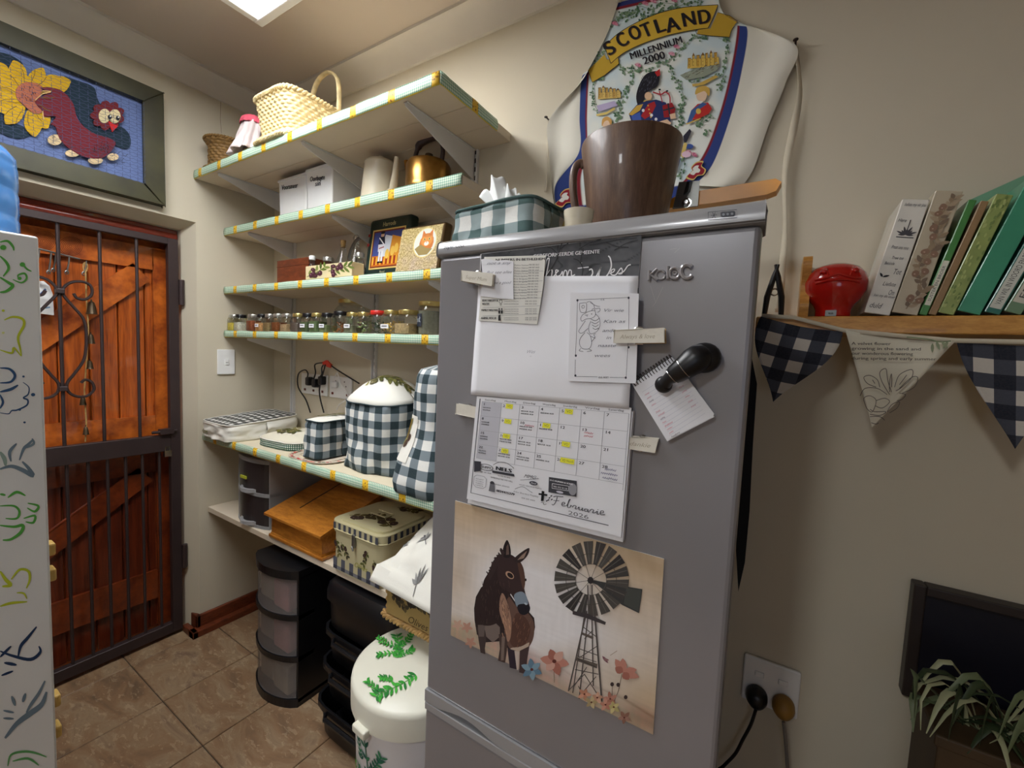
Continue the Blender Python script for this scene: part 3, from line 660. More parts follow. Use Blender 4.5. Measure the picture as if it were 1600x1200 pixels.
# ------------------------------------------------------------------ wicker
def weave(prof, hx, hy, c, name, m, parent, nst=70, nrow=20, amp=.003, rad=.3, rot=0, base=True):
    """woven rounded-rectangle wall; prof(v)->(scale, z)"""
    N = nst*4; RS = 4
    def rr(t, sx, sy):
        q = 2/ (1-rad) if rad < 1 else 2
        a = 2*PI*t; x, y = math.cos(a), math.sin(a); k_ = (abs(x)**(2/rad)+abs(y)**(2/rad))**(-rad/2)
        return x*k_*sx, y*k_*sy, k_
    # arc length reparameterise
    P = [rr(i/400, hx, hy)[:2] for i in range(401)]; L = [0]
    for i in range(400): L.append(L[-1]+math.hypot(P[i+1][0]-P[i][0], P[i+1][1]-P[i][1]))
    T = np.interp(np.linspace(0, L[-1], N+1), L, np.linspace(0, 1, 401))
    xf = RZ(c, rot); mb = MB(xf); NR = nrow*RS
    vs = []; fs = []
    for i in range(NR+1):
        v = i/NR; s_, z = prof(v); row = i//RS; ph = (i % RS)
        for j in range(N):
            x, y, _ = rr(T[j], 1, 1); d = amp*math.cos(2*PI*j/8+PI*(row % 2))*(1 if ph == 2 else .75 if ph else .0)-(amp*.9 if ph == 0 else 0)
            px, py, _ = rr(T[j], hx*s_, hy*s_); l = math.hypot(px, py); vs.append((px*(1+d/l), py*(1+d/l), z))
    for i in range(NR):
        for j in range(N): fs.append((i*N+j, i*N+(j+1) % N, (i+1)*N+(j+1) % N, (i+1)*N+j))
    mb.add(vs, fs)
    if base: mb.add([vs[j] for j in range(N)], [tuple(reversed(range(N)))])
    o = mb.build(name, m, parent, True, 0, 2, .004)
    return o, rr
def braid(rr, hx, hy, z, c, r, name, m, parent, rot=0, tw=40):
    for k_ in range(2):
        pts = []
        for j in range(tw*6):
            t = j/(tw*6); x, y, _ = rr(t, hx, hy); a = 2*PI*t*tw+PI*k_; l = math.hypot(x, y)
            pts.append((x*(1+r*.9*math.cos(a)/l), y*(1+r*.9*math.cos(a)/l), z+r*.9*math.sin(a)))
        MB(RZ(c, rot)).tube(pts, r, 6, closed=True).build(name, m, parent)
BC = (-1.765, 1.145, 2.29)
bk = thing('wicker_basket', 'large pale woven wicker basket with arched handle on the topmost shelf', 'basket', BC)
def bprof(v):
    if v < .12: return 1.06-.02*v/.12, .0+.022*v/.12
    return .93+.12*((v-.12)/.88)**1.2, .022+.15*(v-.12)/.88
o, rr = weave(bprof, .125, .185, BC, 'woven_wall', 'wick', bk, 84, 13, .0036, .35)
braid(rr, .134, .197, .176, BC, .0055, 'rim_braid', 'wick', bk, 0, 44); braid(rr, .134, .198, .006, BC, .005, 'foot_braid', 'wick', bk, 0, 44)
hp = [(BC[0]+.0, BC[1]+.02+.13*math.cos(t), BC[2]+.17+.115*max(0, math.sin(t))) for t in np.linspace(-.1, PI+.1, 22)]
hp = [Vector((*p, 0)) for p in smooth2([(-1.634, .17), (-1.632, .25), (-1.645, .31), (-1.69, .35), (-1.74, .355), (-1.79, .33), (-1.82, .27), (-1.83, .18)], 4)]
hp = [Vector((p.x*1.0, 1.17, BC[2]+p.y)) for i, p in enumerate(hp)]
MB().tube(hp, .011, 10, sy=.6).build('handle', 'wick', bk)
sb = (-2.318, 1.055, 2.29)
st = thing('small_wicker_basket', 'small round brown wicker basket at the left end of the topmost shelf', 'basket', sb)
o, rr = weave(lambda v: ((1.12-.25*v/.2) if v < .2 else (.87+.0*v if v < .8 else .87+.2*(v-.8)/.2), .14*v), .082, .082, sb, 'woven_wall', 'wickd', st, 34, 11, .003, 1.0)
braid(rr, .088, .088, .143, sb, .004, 'rim_braid', 'wickd', st, 0, 22); braid(rr, .09, .09, .005, sb, .004, 'foot_braid', 'wickd', st, 0, 22)
# bonnet: pink crown and pinkish white frill over a straw base
bn = thing('cloth_bonnet', 'pink and white gathered cloth bonnet between the small and the large basket', 'bonnet', (-2.06, 1.05, 2.29))
MB().lathe([(.05, 0), (.062, .012), (.058, .03), (.05, .045)], (-2.04, 1.05, 2.29), 20).build('straw_base', 'wickm', bn)
def frill(u, v):
    a = 2*PI*u; r = .048+.034*v**1.6+(.010*v+.002)*math.sin(a*9+2*v)+.006*nz(a*2, v*4); return (-2.05-.022*v+r*math.cos(a), 1.04-.01*v+r*.85*math.sin(a), 2.29+.165-.125*v-.02*v*max(0, -math.cos(a-.4)))
MB().grid(110, 12, frill).build('frill', 'lace', bn, True, 0, 2, .0015)
MB().grid(64, 10, lambda u, v: (-2.05+math.cos(2*PI*u)*(.052*math.sqrt(max(0, 1-(v)**2.4))+.002*math.sin(u*2*PI*14)), 1.04+math.sin(2*PI*u)*(.05*math.sqrt(max(0, 1-v**2.4))+.002*math.sin(u*2*PI*14)), 2.29+.158+.042*v)).build('crown', 'pink', bn)

# ------------------------------------------------------------------ second shelf
Z2 = 2.0575
def whitebox(x0, x1, y0, y1, h, label, word):
    t = thing('storage_box', label, 'box', ((x0+x1)/2, (y0+y1)/2, Z2), 'white plastic boxes')
    MB().hexa([(x0+.006, y0+.004, Z2), (x1-.006, y0+.004, Z2), (x1-.006, y1-.004, Z2), (x0+.006, y1-.004, Z2)], [(x0, y0, Z2+h), (x1, y0, Z2+h), (x1, y1, Z2+h), (x0, y1, Z2+h)]).build('tub', 'plastw', t, False, .007, 3)
    MB().box(x0-.003, x1+.003, y0-.003, y1+.003, Z2+h-.012, Z2+h).build('lid', 'plastw', t, False, .003)
    a = Art(); 
    for (wd, px, py, L) in word: a.text(wd, px, py, 11, (24, 24, 40), (math.cos(.16), -math.sin(.16)), (-.1, -1), .01, .3, w=L)
    a.build('handwriting', onY(y0+.0035-.004), t)
whitebox(-2.0, -1.785, 1.125, 1.30, .178, 'tall white plastic box with handwriting, left of the two on the second shelf', (('Voorsmeer', 440, 297, 26),), )
whitebox(-1.778, -1.60, 1.12, 1.32, .183, 'white plastic box with two handwritten words, right of the two on the second shelf', (('Oorbuyte', 484, 284, 24), ('sin', 492, 291, 9)))
cp = (-1.392, 1.19, Z2)
t = thing('coffee_pot', 'tall cream enamel coffee pot beside the copper kettle', 'coffee pot', cp)
MB().lathe([(.066, 0), (.074, .004), (.0745, .02), (.062, .15), (.064, .156), (.061, .162)], cp, 32).build('pot_body', 'enamel', t)
MB().lathe([(.060, .162), (.055, .168), (.03, .176), (.012, .178), (.012, .19), (.003, .194)], cp, 28).build('lid', 'enamel', t)
MB().tube([(cp[0]+.062, cp[1]-.01, Z2+.03), (cp[0]+.095, cp[1]-.02, Z2+.04), (cp[0]+.115, cp[1]-.03, Z2+.09), (cp[0]+.128, cp[1]-.035, Z2+.15)], [.02, .017, .012, .009], 12).build('spout', 'enamel', t)
MB().tube([(cp[0]-.06, cp[1]+.01, Z2+.14), (cp[0]-.1, cp[1]+.02, Z2+.13), (cp[0]-.105, cp[1]+.02, Z2+.07), (cp[0]-.068, cp[1]+.01, Z2+.03)], .007, 8).build('handle', 'black', t)
kp = (-1.136, 1.19, Z2)
t = thing('copper_kettle', 'antique copper kettle with dark arched handle at the right of the second shelf', 'kettle', kp)
MB().lathe([(.066, 0), (.084, .002), (.086, .012), (.082, .018), (.0815, .03), (.081, .1), (.075, .112), (.05, .118), (.03, .12), (.03, .127), (.02, .13), (.004, .131)], kp, 36).build('kettle_body', 'copper', t)
MB().lathe([(.006, .13), (.016, .138), (.014, .147), (.004, .15)], kp, 14).build('lid_knob', 'bronze', t)
MB().tube([(kp[0]-.072, kp[1]+.01, Z2+.03), (kp[0]-.098, kp[1]+.01, Z2+.045), (kp[0]-.108, kp[1]+.01, Z2+.09), (kp[0]-.122, kp[1]+.005, Z2+.15)], [.018, .016, .012, .009], 12).build('spout', 'copper', t)
H_ = [(kp[0]-.066, 0, .105), (kp[0]-.072, 0, .14), (kp[0]-.055, 0, .185), (kp[0]-.03, 0, .198), (kp[0]+.025, 0, .203), (kp[0]+.05, 0, .19), (kp[0]+.066, 0, .15), (kp[0]+.06, 0, .105)]
H_ = [Vector((p.x, kp[1]-.0, Z2+p.y)) for p in smooth2([(a_[0], a_[2]) for a_ in H_], 4)]
MB().tube(H_, [.008]*8+[.013]*13+[.008]*(len(H_)-21), 10).build('handle', mat('dark_handle_wood', (58, 40, 34), .4), t)

# ------------------------------------------------------------------ third shelf
Z3 = 1.7655
t = tag(MB().box(-2.035, -1.79, 1.14, 1.31, Z3, Z3+.115).box(-2.037, -1.788, 1.138, 1.312, Z3+.084, Z3+.087).build('wooden_box', 'mahog', None, False, .004), 'reddish brown wooden box at the left of the third shelf', 'box')
def bottle(c, r, h, neck, name, label, content, cap, caph=.015, lab=None, grp='small glass bottles'):
    t = thing(name, label, 'bottle', c, grp)
    MB().lathe([(r*.9, 0), (r, .004), (r, h*.55), (r*.8, h*.68), (neck, h*.8), (neck, h)], c, 20).build('glass', 'glass', t)
    MB().lathe([(r*.84, .003), (r*.92, .006), (r*.92, h*.5), (r*.1, h*.5+.001)], c, 18).build('contents', content, t)
    MB().lathe([(neck+.003, h-.003), (neck+.0035, h+caph*.7), (neck+.001, h+caph), (.001, h+caph+.0005)], c, 18).build('cap', cap, t)
    return t
bottle((-1.775, 1.15, Z3), .02, .105, .010, 'glass_bottle', 'small pale blue bottle with white cap behind the left end of the olive box', mat('pale_blue_liquid', (160, 200, 210), .3), 'plastw')
bottle((-1.712, 1.185, Z3), .026, .10, .019, 'glass_bottle', 'small jar bottle with silver cap just left of the oil cruets', mat('grey_contents', (150, 150, 140), .6), 'silv')
bottle((-1.515, 1.195, Z3), .024, .105, .016, 'glass_bottle', 'small bottle with silver cap at the right of the oil cruets', mat('grey_contents_pale', (170, 170, 165), .6), 'silv')
ob = thing('olive_box', 'cream wooden box painted with olive twigs on the third shelf', 'box', (-1.6, 1.13, Z3))
ys_ = 1.102
MB().box(-1.748, -1.443, ys_, 1.16, Z3, Z3+.006).build('base', 'olivebox', ob, False)
for b_ in ((-1.748, -1.443, ys_, ys_+.006), (-1.748, -1.443, 1.154, 1.16), (-1.748, -1.742, ys_+.006, 1.154), (-1.449, -1.443, ys_+.006, 1.154)): MB().box(*b_, Z3+.006, Z3+.063).build('side', 'olivebox', ob, False, .0015, 1)
GL = [(96, 112, 44), (124, 134, 66), (72, 86, 34)]
a = Art((340, 320, .225)); sprig(a, 760, 440, -135, PI+.35, GL, (70, 34, 44), 1, 6, seed=2)
a = Art((340, 320, .225)); sprig(a, 620, 500, 150, -.5, GL, (74, 36, 46), 1.1, 5, seed=3); sprig(a, 770, 460, 150, -.25, GL, (74, 36, 46), 1.1, 5, seed=5)
for (x, y_) in ((665, 480), (712, 475), (800, 465), (805, 485), (835, 440), (858, 432), (650, 490)): a.ell(x, y_, 15, 19, (72, 34, 46), .3); a.ell(x-4, y_-6, 4, 5, (140, 100, 120))
a.build('olive_painting', onY(ys_-.0004), ob)
# oil and vinegar cruets: two leaning glass flasks with an arched wire stand
for (dx, lab, sgn) in ((-1.652, 'glass cruet flask with a cork leaning left in the arched stand', -1), (-1.563, 'glass cruet flask with a glass stopper, right one in the arched stand', 1)):
    c = (dx, 1.215, Z3)
    t = thing('glass_cruet', lab, 'cruet', c, 'glass cruet flasks')
    MB().lathe([(.036, 0), (.042, .01), (.042, .05), (.034, .09), (.014, .135), (.011, .165), (.014, .17)], c, 22).build('flask', 'glass', t)
    MB().lathe([(.036, .004), (.038, .012), (.038, .045), (.002, .046)], c, 18).build('contents', mat('dark_vinegar', (70, 44, 40), .2) if sgn < 0 else mat('golden_oil', (190, 180, 120), .2), t)
    if sgn < 0: MB().lathe([(.009, .16), (.012, .19), (.004, .192)], c, 12).build('cork', 'wickm', t)
    else: MB().lathe([(.008, .165), (.012, .175), (.015, .19), (.009, .203), (.002, .206)], c, 12).build('stopper', 'glass', t)
cs = thing('cruet_stand', 'dark metal arched cruet stand behind the olive box', 'cruet stand', (-1.615, 1.27, Z3))
ar = [Vector((-1.63+.105*math.cos(a_), 1.285, Z3+.10+.125*math.sin(a_))) for a_ in np.linspace(-.75, PI+.75, 34)]
ar = [Vector((p.x+.012, 1.295, p.z)) for p in ar]
MB().tube(ar, .0045, 8, sy=2.2).build('arch', 'dsteel', cs); MB().box(-1.70, -1.53, 1.275, 1.315, Z3, Z3+.006).build('base', 'dsteel', cs, False, .002)
def tin(name, label, x0, x1, y0, y1, h, m, edge_, lean=0):
    t = thing(name, label, 'tin', ((x0+x1)/2, (y0+y1)/2, Z3))
    return t
# tall green tin with a soldier picture
t = thing('picture_tin', 'tall dark green tin with a soldier picture and gold border', 'tin', (-1.37, 1.24, Z3))
x0, x1, yb, yt, h = -1.503, -1.262, 1.20, 1.235, .262
dgr = mat('dark_green_tin', (34, 52, 46), .3, .2)
def slab(x0, x1, yb, yt, z0, h, dep): return MB().hexa([(x0, yb, z0), (x1, yb, z0), (x1, yb+dep, z0), (x0, yb+dep, z0)], [(x0, yt, z0+h), (x1, yt, z0+h), (x1, yt+dep, z0+h), (x0, yt+dep, z0+h)])
slab(x0, x1, yb, yt, Z3, h, .05).build('tin_body', dgr, t, False, .014, 4)
def tinmap(x0, yb, yt, h, z0): return lambda u, v, hh: (x0+u, yb+(yt-yb)*v/h-.001-hh, z0+v)
a = Art(); W_ = x1-x0; a.poly([(.03, .05), (W_-.02, .05), (W_-.02, .215), (.03, .215)], (212, 186, 110)); a.poly([(.036, .056), (W_-.026, .056), (W_-.026, .209), (.036, .209)], (120, 46, 30)); a.poly([(.042, .062), (W_-.032, .062), (W_-.032, .203), (.042, .203)], (70, 84, 150))
a.poly([(.042, .062), (W_-.032, .062), (W_-.032, .105), (.042, .105)], (196, 110, 34)); a.poly([(.12, .1), (W_-.032, .1), (W_-.032, .17), (.15, .185), (.13, .15)], (222, 150, 50)); a.poly([(.09, .1), (.14, .1), (.15, .18), (.11, .19), (.095, .15)], (214, 220, 228))
for i in range(14): a.poly([(.046+i*.0115, .068), (.053+i*.0115, .068), (.053+i*.0115, .1), (.046+i*.0115, .1)], (150, 40, 24) if i % 2 else (232, 180, 60))
for q in ((.13, .11), (.16, .12), (.18, .13)): a.ell(q[0], q[1], .012, .02, (240, 196, 90))
a.ell(.092, .19, .010, .010, (230, 190, 160)); a.ell(.092, .2, .013, .006, (26, 26, 34)); a.poly([(.072, .15), (.112, .15), (.106, .183), (.078, .183)], (34, 40, 60)); a.poly([(.074, .122), (.11, .122), (.112, .152), (.072, .152)], (226, 226, 232)); a.poly([(.08, .08), (.09, .08), (.09, .124), (.08, .124)], (236, 236, 240)); a.poly([(.096, .08), (.106, .08), (.106, .124), (.096, .124)], (236, 236, 240)); a.line([(.074, .18), (.106, .15)], .005, (240, 240, 240))
a.ell(.085, .078, .009, .004, (20, 20, 24)); a.ell(.101, .078, .009, .004, (20, 20, 24)); a.line([(.078, .135), (.108, .14)], .004, (150, 30, 30))
a.text('Harrods', .085, .226, .026, (196, 190, 140), ydir=(0, 1), bold=.01, w=.075)
a.text('Royal', .10, .034, .013, (190, 186, 150), ydir=(0, 1)); a.text('CHOCOLATE SELECTION', .03, .018, .011, (190, 186, 150), ydir=(0, 1), w=.18)
for zz in (.15, .19): a.poly([(.003, zz), (.018, zz), (.018, zz+.012), (.003, zz+.012)], (140, 44, 40))
a.build('printed_picture', tinmap(x0, yb, yt, h, Z3), t, 'pgloss')
MB().tube([(x0+.008, yt+.025, Z3+h-.01), (x0+.02, yt+.025, Z3+h+.003), (x1-.02, yt+.025, Z3+h+.003), (x1-.008, yt+.025, Z3+h-.01)], .0035, 6).build('rim', dgr, t)
# gold tin with kitten
x0, x1, yb, yt, h = -1.226, -1.008, 1.115, 1.15, .178
t = thing('kitten_tin', 'gold floral tin with a ginger kitten in a round frame', 'tin', ((x0+x1)/2, 1.14, Z3))
slab(x0, x1, yb, yt, Z3, h, .045).build('tin_body', mat('bronze_tin_edge', (96, 74, 44), .3, .6), t, False, .014, 4)
def kcol(u, v):
    n_ = nz(u*34, v*30); n2_ = nz(u*80, v*70, 3); b_ = 160+60*n_+50*n2_; g = .5+.5*nz(u*6, v*6, 8)
    return (max(40, min(235, b_+18)), max(40, min(225, b_-2)), max(20, min(190, b_-60+50*(1-v)*g)))
W_ = x1-x0
colorgrid('printed_flowers', 90, 74, lambda u, v: tinmap(x0, yb, yt, h, Z3)(.010+u*(W_-.02), .010+v*(h-.02), .0004), kcol, t, 'pgloss')
a = Art(); a.h = .0008; kx, ky = .135, .108; a.ell(kx, ky, .056, .055, (214, 196, 130), n=28); a.ell(kx, ky, .052, .051, (214, 216, 204), n=28)
a.ell(kx+.008, ky-.002, .034, .036, (196, 116, 50)); a.ell(kx+.008, ky+.008, .027, .022, (214, 140, 66)); a.poly([(kx-.018, ky+.02), (kx-.016, ky+.047), (kx+.002, ky+.028)], (200, 116, 54)); a.poly([(kx+.012, ky+.028), (kx+.03, ky+.047), (kx+.034, ky+.02)], (200, 116, 54))
for sg in (-1, 1): a.ell(kx+.008+sg*.011, ky+.012, .005, .0045, (226, 210, 120)); a.ell(kx+.008+sg*.011, ky+.012, .0025, .004, (20, 20, 14))
a.ell(kx+.008, ky-.004, .011, .008, (236, 226, 210)); a.ell(kx+.008, ky+.001, .003, .002, (190, 90, 80))
for i in range(5): a.line([(kx-.006+i*.007, ky+.03), (kx-.004+i*.006, ky+.02)], .002, (150, 76, 30))
a.poly([(kx-.045, ky-.02), (kx-.02, ky-.005), (kx+.01, ky-.02), (kx+.04, ky-.025), (kx+.02, ky-.045), (kx-.02, ky-.045)], (150, 130, 80))
a.build('printed_kitten', tinmap(x0, yb, yt, h, Z3), t, 'pgloss')

# ------------------------------------------------------------------ spice jars on the fourth shelf
Z4 = 1.5465
zj = lambda zx: at(340+zx*.225, 500, 1, 1.13).x
jars = [(88, 46, 'silv', (190, 158, 66), 'mustard yellow powder', 0), (150, 46, 'black', (176, 170, 156), 'whitish powder', 0), (176, 0, 0, 0, 0, 0), (238, 46, 'silv', (120, 66, 40), 'red brown powder', 0), (300, 46, 'black', (168, 128, 84), 'tan powder and a label', 1), (357, 44, 'silv', (124, 104, 70), 'olive brown herbs', 0),
        (415, 46, 'silv', (112, 66, 34), 'rusty brown spice', 0), (476, 50, 'silv', (146, 122, 92), 'speckled beige seeds', 0), (550, 54, 'gold', (82, 70, 62), 'dark ground spice', 0), (618, 52, 'black', (70, 82, 54), 'dark green herb and a label', 1),
        (682, 50, 'gold', (78, 92, 58), 'green herb and a label', 1), (752, 52, 'black', (92, 100, 66), 'grey green herb and a small label', 1), (838, 66, 'black', (120, 78, 40), 'brown nuts', 0), (928, 54, 'gold', (96, 96, 74), 'grey green powder and a label', 1),
        (1004, 56, 'gold', (120, 134, 90), 'green bay leaves', 0), (1096, 66, 'redl', (60, 70, 52), 'dark green leaves under a red lid', 0), (1190, 66, 'gold', (176, 146, 74), 'yellow chips and a label', 1), (1296, 82, 'gold', (140, 122, 88), 'tan seeds, the widest of the row', 0)]
random.seed(11)
for (zx, wz, lid, colr, desc, lab) in jars:
    if not wz: continue
    cx = max(-2.389, at(340+zx*.225, 500, 1, 1.112).x); s_ = wz*.225/668*1.95*.5; s_ = {44: .027, 46: .028, 50: .03, 52: .0305, 54: .032, 56: .033, 66: .037, 82: .044}[wz]
    c = (cx, 1.094+s_*.95, Z4); hj = .074 if wz < 66 else .08
    if lid == 'redl': dl = 'spice jar with ' + desc
    else: dl = 'square spice jar with %s lid holding %s' % ({'silv': 'a silver', 'black': 'a black', 'gold': 'a gold'}[lid], desc)
    t = thing('spice_jar', dl, 'jar', c, 'square spice jars in a row')
    MB().lathe([(s_*.9, 0), (s_*1.0, .004), (s_*1.0, hj*.78), (s_*.86, hj*.9), (s_*.8, hj*.94), (s_*.8, hj)], c, 28, sq=5, a0=0).build('glass', 'glass', t)
    fh = hj*random.uniform(.42, .72)
    gm = mat('spice', tuple(min(235, int(v_*1.3)) for v_ in colr), .9, var=.35, vs=160, bump=.6, bs=260)
    if 'leaves' in desc or 'chips' in desc or 'nuts' in desc:
        mb = MB(); 
        for q in range(46):
            p = (c[0]+random.uniform(-.6, .6)*s_, c[1]+random.uniform(-.6, .6)*s_, Z4+.006+random.uniform(0, fh)); r_ = s_*.26; an = random.uniform(0, 3)
            mb.tube([(p[0]-r_*math.cos(an), p[1]-.2*r_, p[2]-r_*.5*math.sin(an)), p, (p[0]+r_*math.cos(an), p[1]+.2*r_, p[2]+r_*.5*math.sin(an))], [.0008, .0035, .0008], 5, sy=.5)
        mb.build('contents', gm, t)['kind'] = 'stuff'
    else: MB().lathe([(s_*.84, .003), (s_*.93, .006), (s_*.93, fh), (s_*.1, fh+.003)], c, 24, sq=5).build('contents', gm, t)
    MB().lathe([(s_*.84, hj-.006), (s_*.86, hj-.004), (s_*.86, hj+.008), (s_*.82, hj+.010), (.002, hj+.0104)], c, 28).build('lid', lid, t)
    if lab:
        lb = MB().box(cx-s_*.55, cx+s_*.55, c[1]-s_*1.0-.0012, c[1]-s_*1.0-.0004, Z4+.022, Z4+.037).build('paper_label', 'paper', t, False)
        a = Art(); a.line([(cx-s_*.4, Z4+.030), (cx+s_*.35, Z4+.0305)], .003, (60, 60, 66)); a.build('label_print', lambda x, y, h: (x, c[1]-s_-.0018, y), lb)
c = (-1.655, 1.265, Z4)
t = thing('storage_jar', 'large clear storage jar with gold lid standing behind the spice jars', 'jar', c)
MB().lathe([(.062, 0), (.07, .006), (.07, .11), (.058, .125), (.052, .13), (.052, .145)], c, 30).build('glass', 'glass', t)
MB().lathe([(.056, .14), (.057, .143), (.057, .156), (.053, .158), (.002, .1585)], c, 30).build('lid', 'gold', t)
c = (-1.082, 1.165, Z4)
t = thing('storage_jar', 'tall jar with gold lid and dark chalk label, right end of the jar row', 'jar', c)
MB().lathe([(.04, 0), (.046, .005), (.046, .085), (.043, .098), (.039, .103), (.039, .112)], c, 30).build('glass', 'glass', t)
MB().lathe([(.036, .003), (.0425, .008), (.0425, .088), (.002, .09)], c, 26).build('contents', mat('grey_green_mint', (120, 118, 100), .9, var=.15, vs=120), t)
MB().lathe([(.042, .106), (.044, .109), (.044, .121), (.041, .123), (.002, .1235)], c, 30).build('lid', 'gold', t)
MB().grid(10, 1, lambda u, v: (c[0]+.0468*math.cos(-2.55+1.0*u), c[1]+.0468*math.sin(-2.55+1.0*u), Z4+.032+.045*v)).build('chalk_label', mat('chalk_black', (36, 42, 56), .6), t)
a = Art(); a.curve([(.1, .3), (.15, .7), (.22, .35), (.3, .7), (.36, .35)], .035, (200, 205, 210)); a.curve([(.45, .6), (.46, .35)], .035, (200, 205, 210)); a.curve([(.55, .35), (.58, .6), (.66, .55), (.7, .35)], .035, (200, 205, 210)); a.curve([(.8, .8), (.8, .4), (.9, .35)], .035, (200, 205, 210)); a.line([(.72, .62), (.9, .66)], .03, (200, 205, 210))
a.build('label_print', lambda x, y, h: (c[0]+(.0472+h)*math.cos(-2.55+x), c[1]+(.0472+h)*math.sin(-2.55+x), Z4+.032+.045*y), t)
t = thing('white_canister', 'white canister at the fridge end of the spice jar shelf', 'canister', (-.985, 1.165, Z4))
MB().lathe([(.03, 0), (.033, .004), (.033, .085), (.03, .09)], (-.985, 1.165, Z4), 24).build('canister_body', 'plastw', t); MB().lathe([(.032, .09), (.034, .093), (.034, .104), (.002, .107)], (-.985, 1.165, Z4), 24).build('lid', 'plastw', t)

# ================================================================== CLOTH COVERS ON THE COUNTER
ZD = 1.0265
def cover(c, hx, hy, h, name, label, cat, sideM, topM, rad=.3, sb=1.04, dome=.02, wr=.004, rot=0, seed=0, grp=None, tiltx=0, tilty=0, N=96, hem=.006, group=None):
    t = thing(name, label, cat, c, grp)
    def rr(a, sx, sy):
        x, y = math.cos(a), math.sin(a); k_ = (abs(x)**(2/rad)+abs(y)**(2/rad))**(-rad/2); return x*k_*sx, y*k_*sy
    P = [rr(2*PI*i/400, hx, hy) for i in range(401)]; L = [0]
    for i in range(400): L.append(L[-1]+math.hypot(P[i+1][0]-P[i][0], P[i+1][1]-P[i][1]))
    T = np.interp(np.linspace(0, L[-1], N+1), L, np.linspace(0, 2*PI, 401)); per = L[-1]
    zt = lambda x, y: h+tiltx*x/hx+tilty*y/hy
    R2 = Matrix.Rotation(math.radians(rot), 2)
    def side(u, v):
        j = u*N; a = T[int(round(j))]; x, y = rr(a, hx, hy); s_ = sb+(1-sb)*v**.7
        d = wr*(nz(a*2.2+seed, v*2.6, seed)*1.6+.6*nz(a*6+seed, v*5, 2+seed))*(1-.55*v)-(.004 if v > .93 else 0)
        l = math.hypot(x, y); x, y = x*(s_+d/l), y*(s_+d/l); q = R2 @ Vector((x, y))
        z = v*zt(x/s_, y/s_)+(1-v)*hem*max(0, nz(a*3, seed))
        return (c[0]+q.x, c[1]+q.y, c[2]+z)
    MB().grid(N, 16, side, 0, lambda u, v: (u*per, v*h)).build('cloth_sides', sideM, t, True, 0, 2, .002)
    def top(u, v):
        a = T[int(round(u*N))]; x, y = rr(a, hx, hy); s_ = 1-v; q = R2 @ Vector((x*s_, y*s_))
        return (c[0]+q.x, c[1]+q.y, c[2]+zt(x*s_, y*s_)+dome*(1-s_*s_)+.002*nz(q.x*20, q.y*20, seed)-.001)
    def topuv(u, v):
        a = T[int(round(u*N))]; x, y = rr(a, hx, hy); return (x*(1-v)+1, y*(1-v)+1)
    MB().grid(N, 10, top, 0, topuv).build('cloth_top', topM, t, True, 0, 2, .002)
    MB().tube([top(i/N, 0) for i in range(N)], .0028, 6, closed=True).build('piping', sideM if 'ging' in sideM and sideM != 'gings' else 'cloth', t)
    def onTop(x, y, hh):     # local x, y about the centre
        q = R2 @ Vector((x, y)); k_ = min(1, max(abs(x)/hx, abs(y)/hy))
        return (c[0]+q.x, c[1]+q.y, c[2]+zt(x, y)+dome*(1-k_*k_)*.9+.0075+hh)
    t_on[name] = onTop
    return t
t_on = {}
OL = [(112, 112, 56), (146, 142, 84), (84, 86, 44), (128, 118, 72)]
# low quilted cover at the left wall
t = cover((-2.262, 1.14, ZD), .142, .17, .088, 'appliance_cover', 'low box shaped white cover with dark gingham top beside the left wall', 'cover', 'cloth', 'gingq', .22, 1.03, .012, .010, tilty=.012, seed=1)
a = Art(); sprig(a, -2.36, ZD+.03, .05, -.1, [(110, 110, 70)], None, seed=3); a.build('printed_twig', lambda x, y, h: (x, .958-h, y), t)
t = cover((-1.905, 1.17, ZD), .145, .125, .034, 'padded_cover', 'flat padded white cover with olive sprig and small green gingham border', 'cover', 'gings', 'creamc', .5, 1.0, .034, .003, rot=4, seed=5)
a = Art(); sprig(a, -.09, -.055, .13, .15, OL, (96, 88, 60), 1.2, 6, seed=4); sprig(a, .02, -.02, .1, 2.6, OL, None, 1.2, 4, seed=8)
a.build('olive_print', t_on['padded_cover'], t)
tr = thing('flowered_tray', 'flat oval tray with red floral border under the gingham cover', 'tray', (-1.60, 1.13, ZD))
MB().lathe([(.09, 0), (.105, .0005), (.118, .004), (.122, .0045), (.122, .003), (.106, -.0), (.09, 0)], (-1.612, 1.125, ZD+.0005), 44, 0, 1.2, 1.08, sq=3, cap=False).box(-1.69, -1.51, 1.05, 1.20, ZD, ZD+.0015).build('tray_body', mat('tray_cream', (214, 200, 180), .4), tr, True)
a = Art(); random.seed(5)
for i in range(120):
    th = 2*PI*i/120; q = (abs(math.cos(th))**3+abs(math.sin(th))**3)**(-1/3); r = .113; a.ell(-1.612+1.2*r*q*math.cos(th)+random.uniform(-.003, .003), 1.125+1.08*r*q*math.sin(th)+random.uniform(-.003, .003), .006, .005, random.choice([(190, 54, 40), (214, 120, 100), (120, 130, 110), (222, 210, 190), (170, 60, 60)]))
a.build('floral_border', lambda x, y, h: (x, y, ZD+.0045+h), tr)['kind'] = 'stuff'
t = cover((-1.60, 1.145, ZD+.007), .054, .105, .152, 'toaster_cover', 'upright narrow gingham toaster cover with olive twig on its white top', 'cover', 'ging', 'cloth', .25, 1.08, .012, .006, seed=9)
a = Art(); sprig(a, -.035, -.07, .13, 1.35, OL, (90, 84, 60), 1.1, 6, seed=4); a.build('olive_print', t_on['toaster_cover'], t)
t = cover((-1.308, 1.175, ZD), .158, .125, .27, 'canister_cover', 'big round gingham cover with domed white top and olive twig', 'cover', 'ging', 'cloth', .72, 1.0, .088, .012, seed=13, tilty=.012)
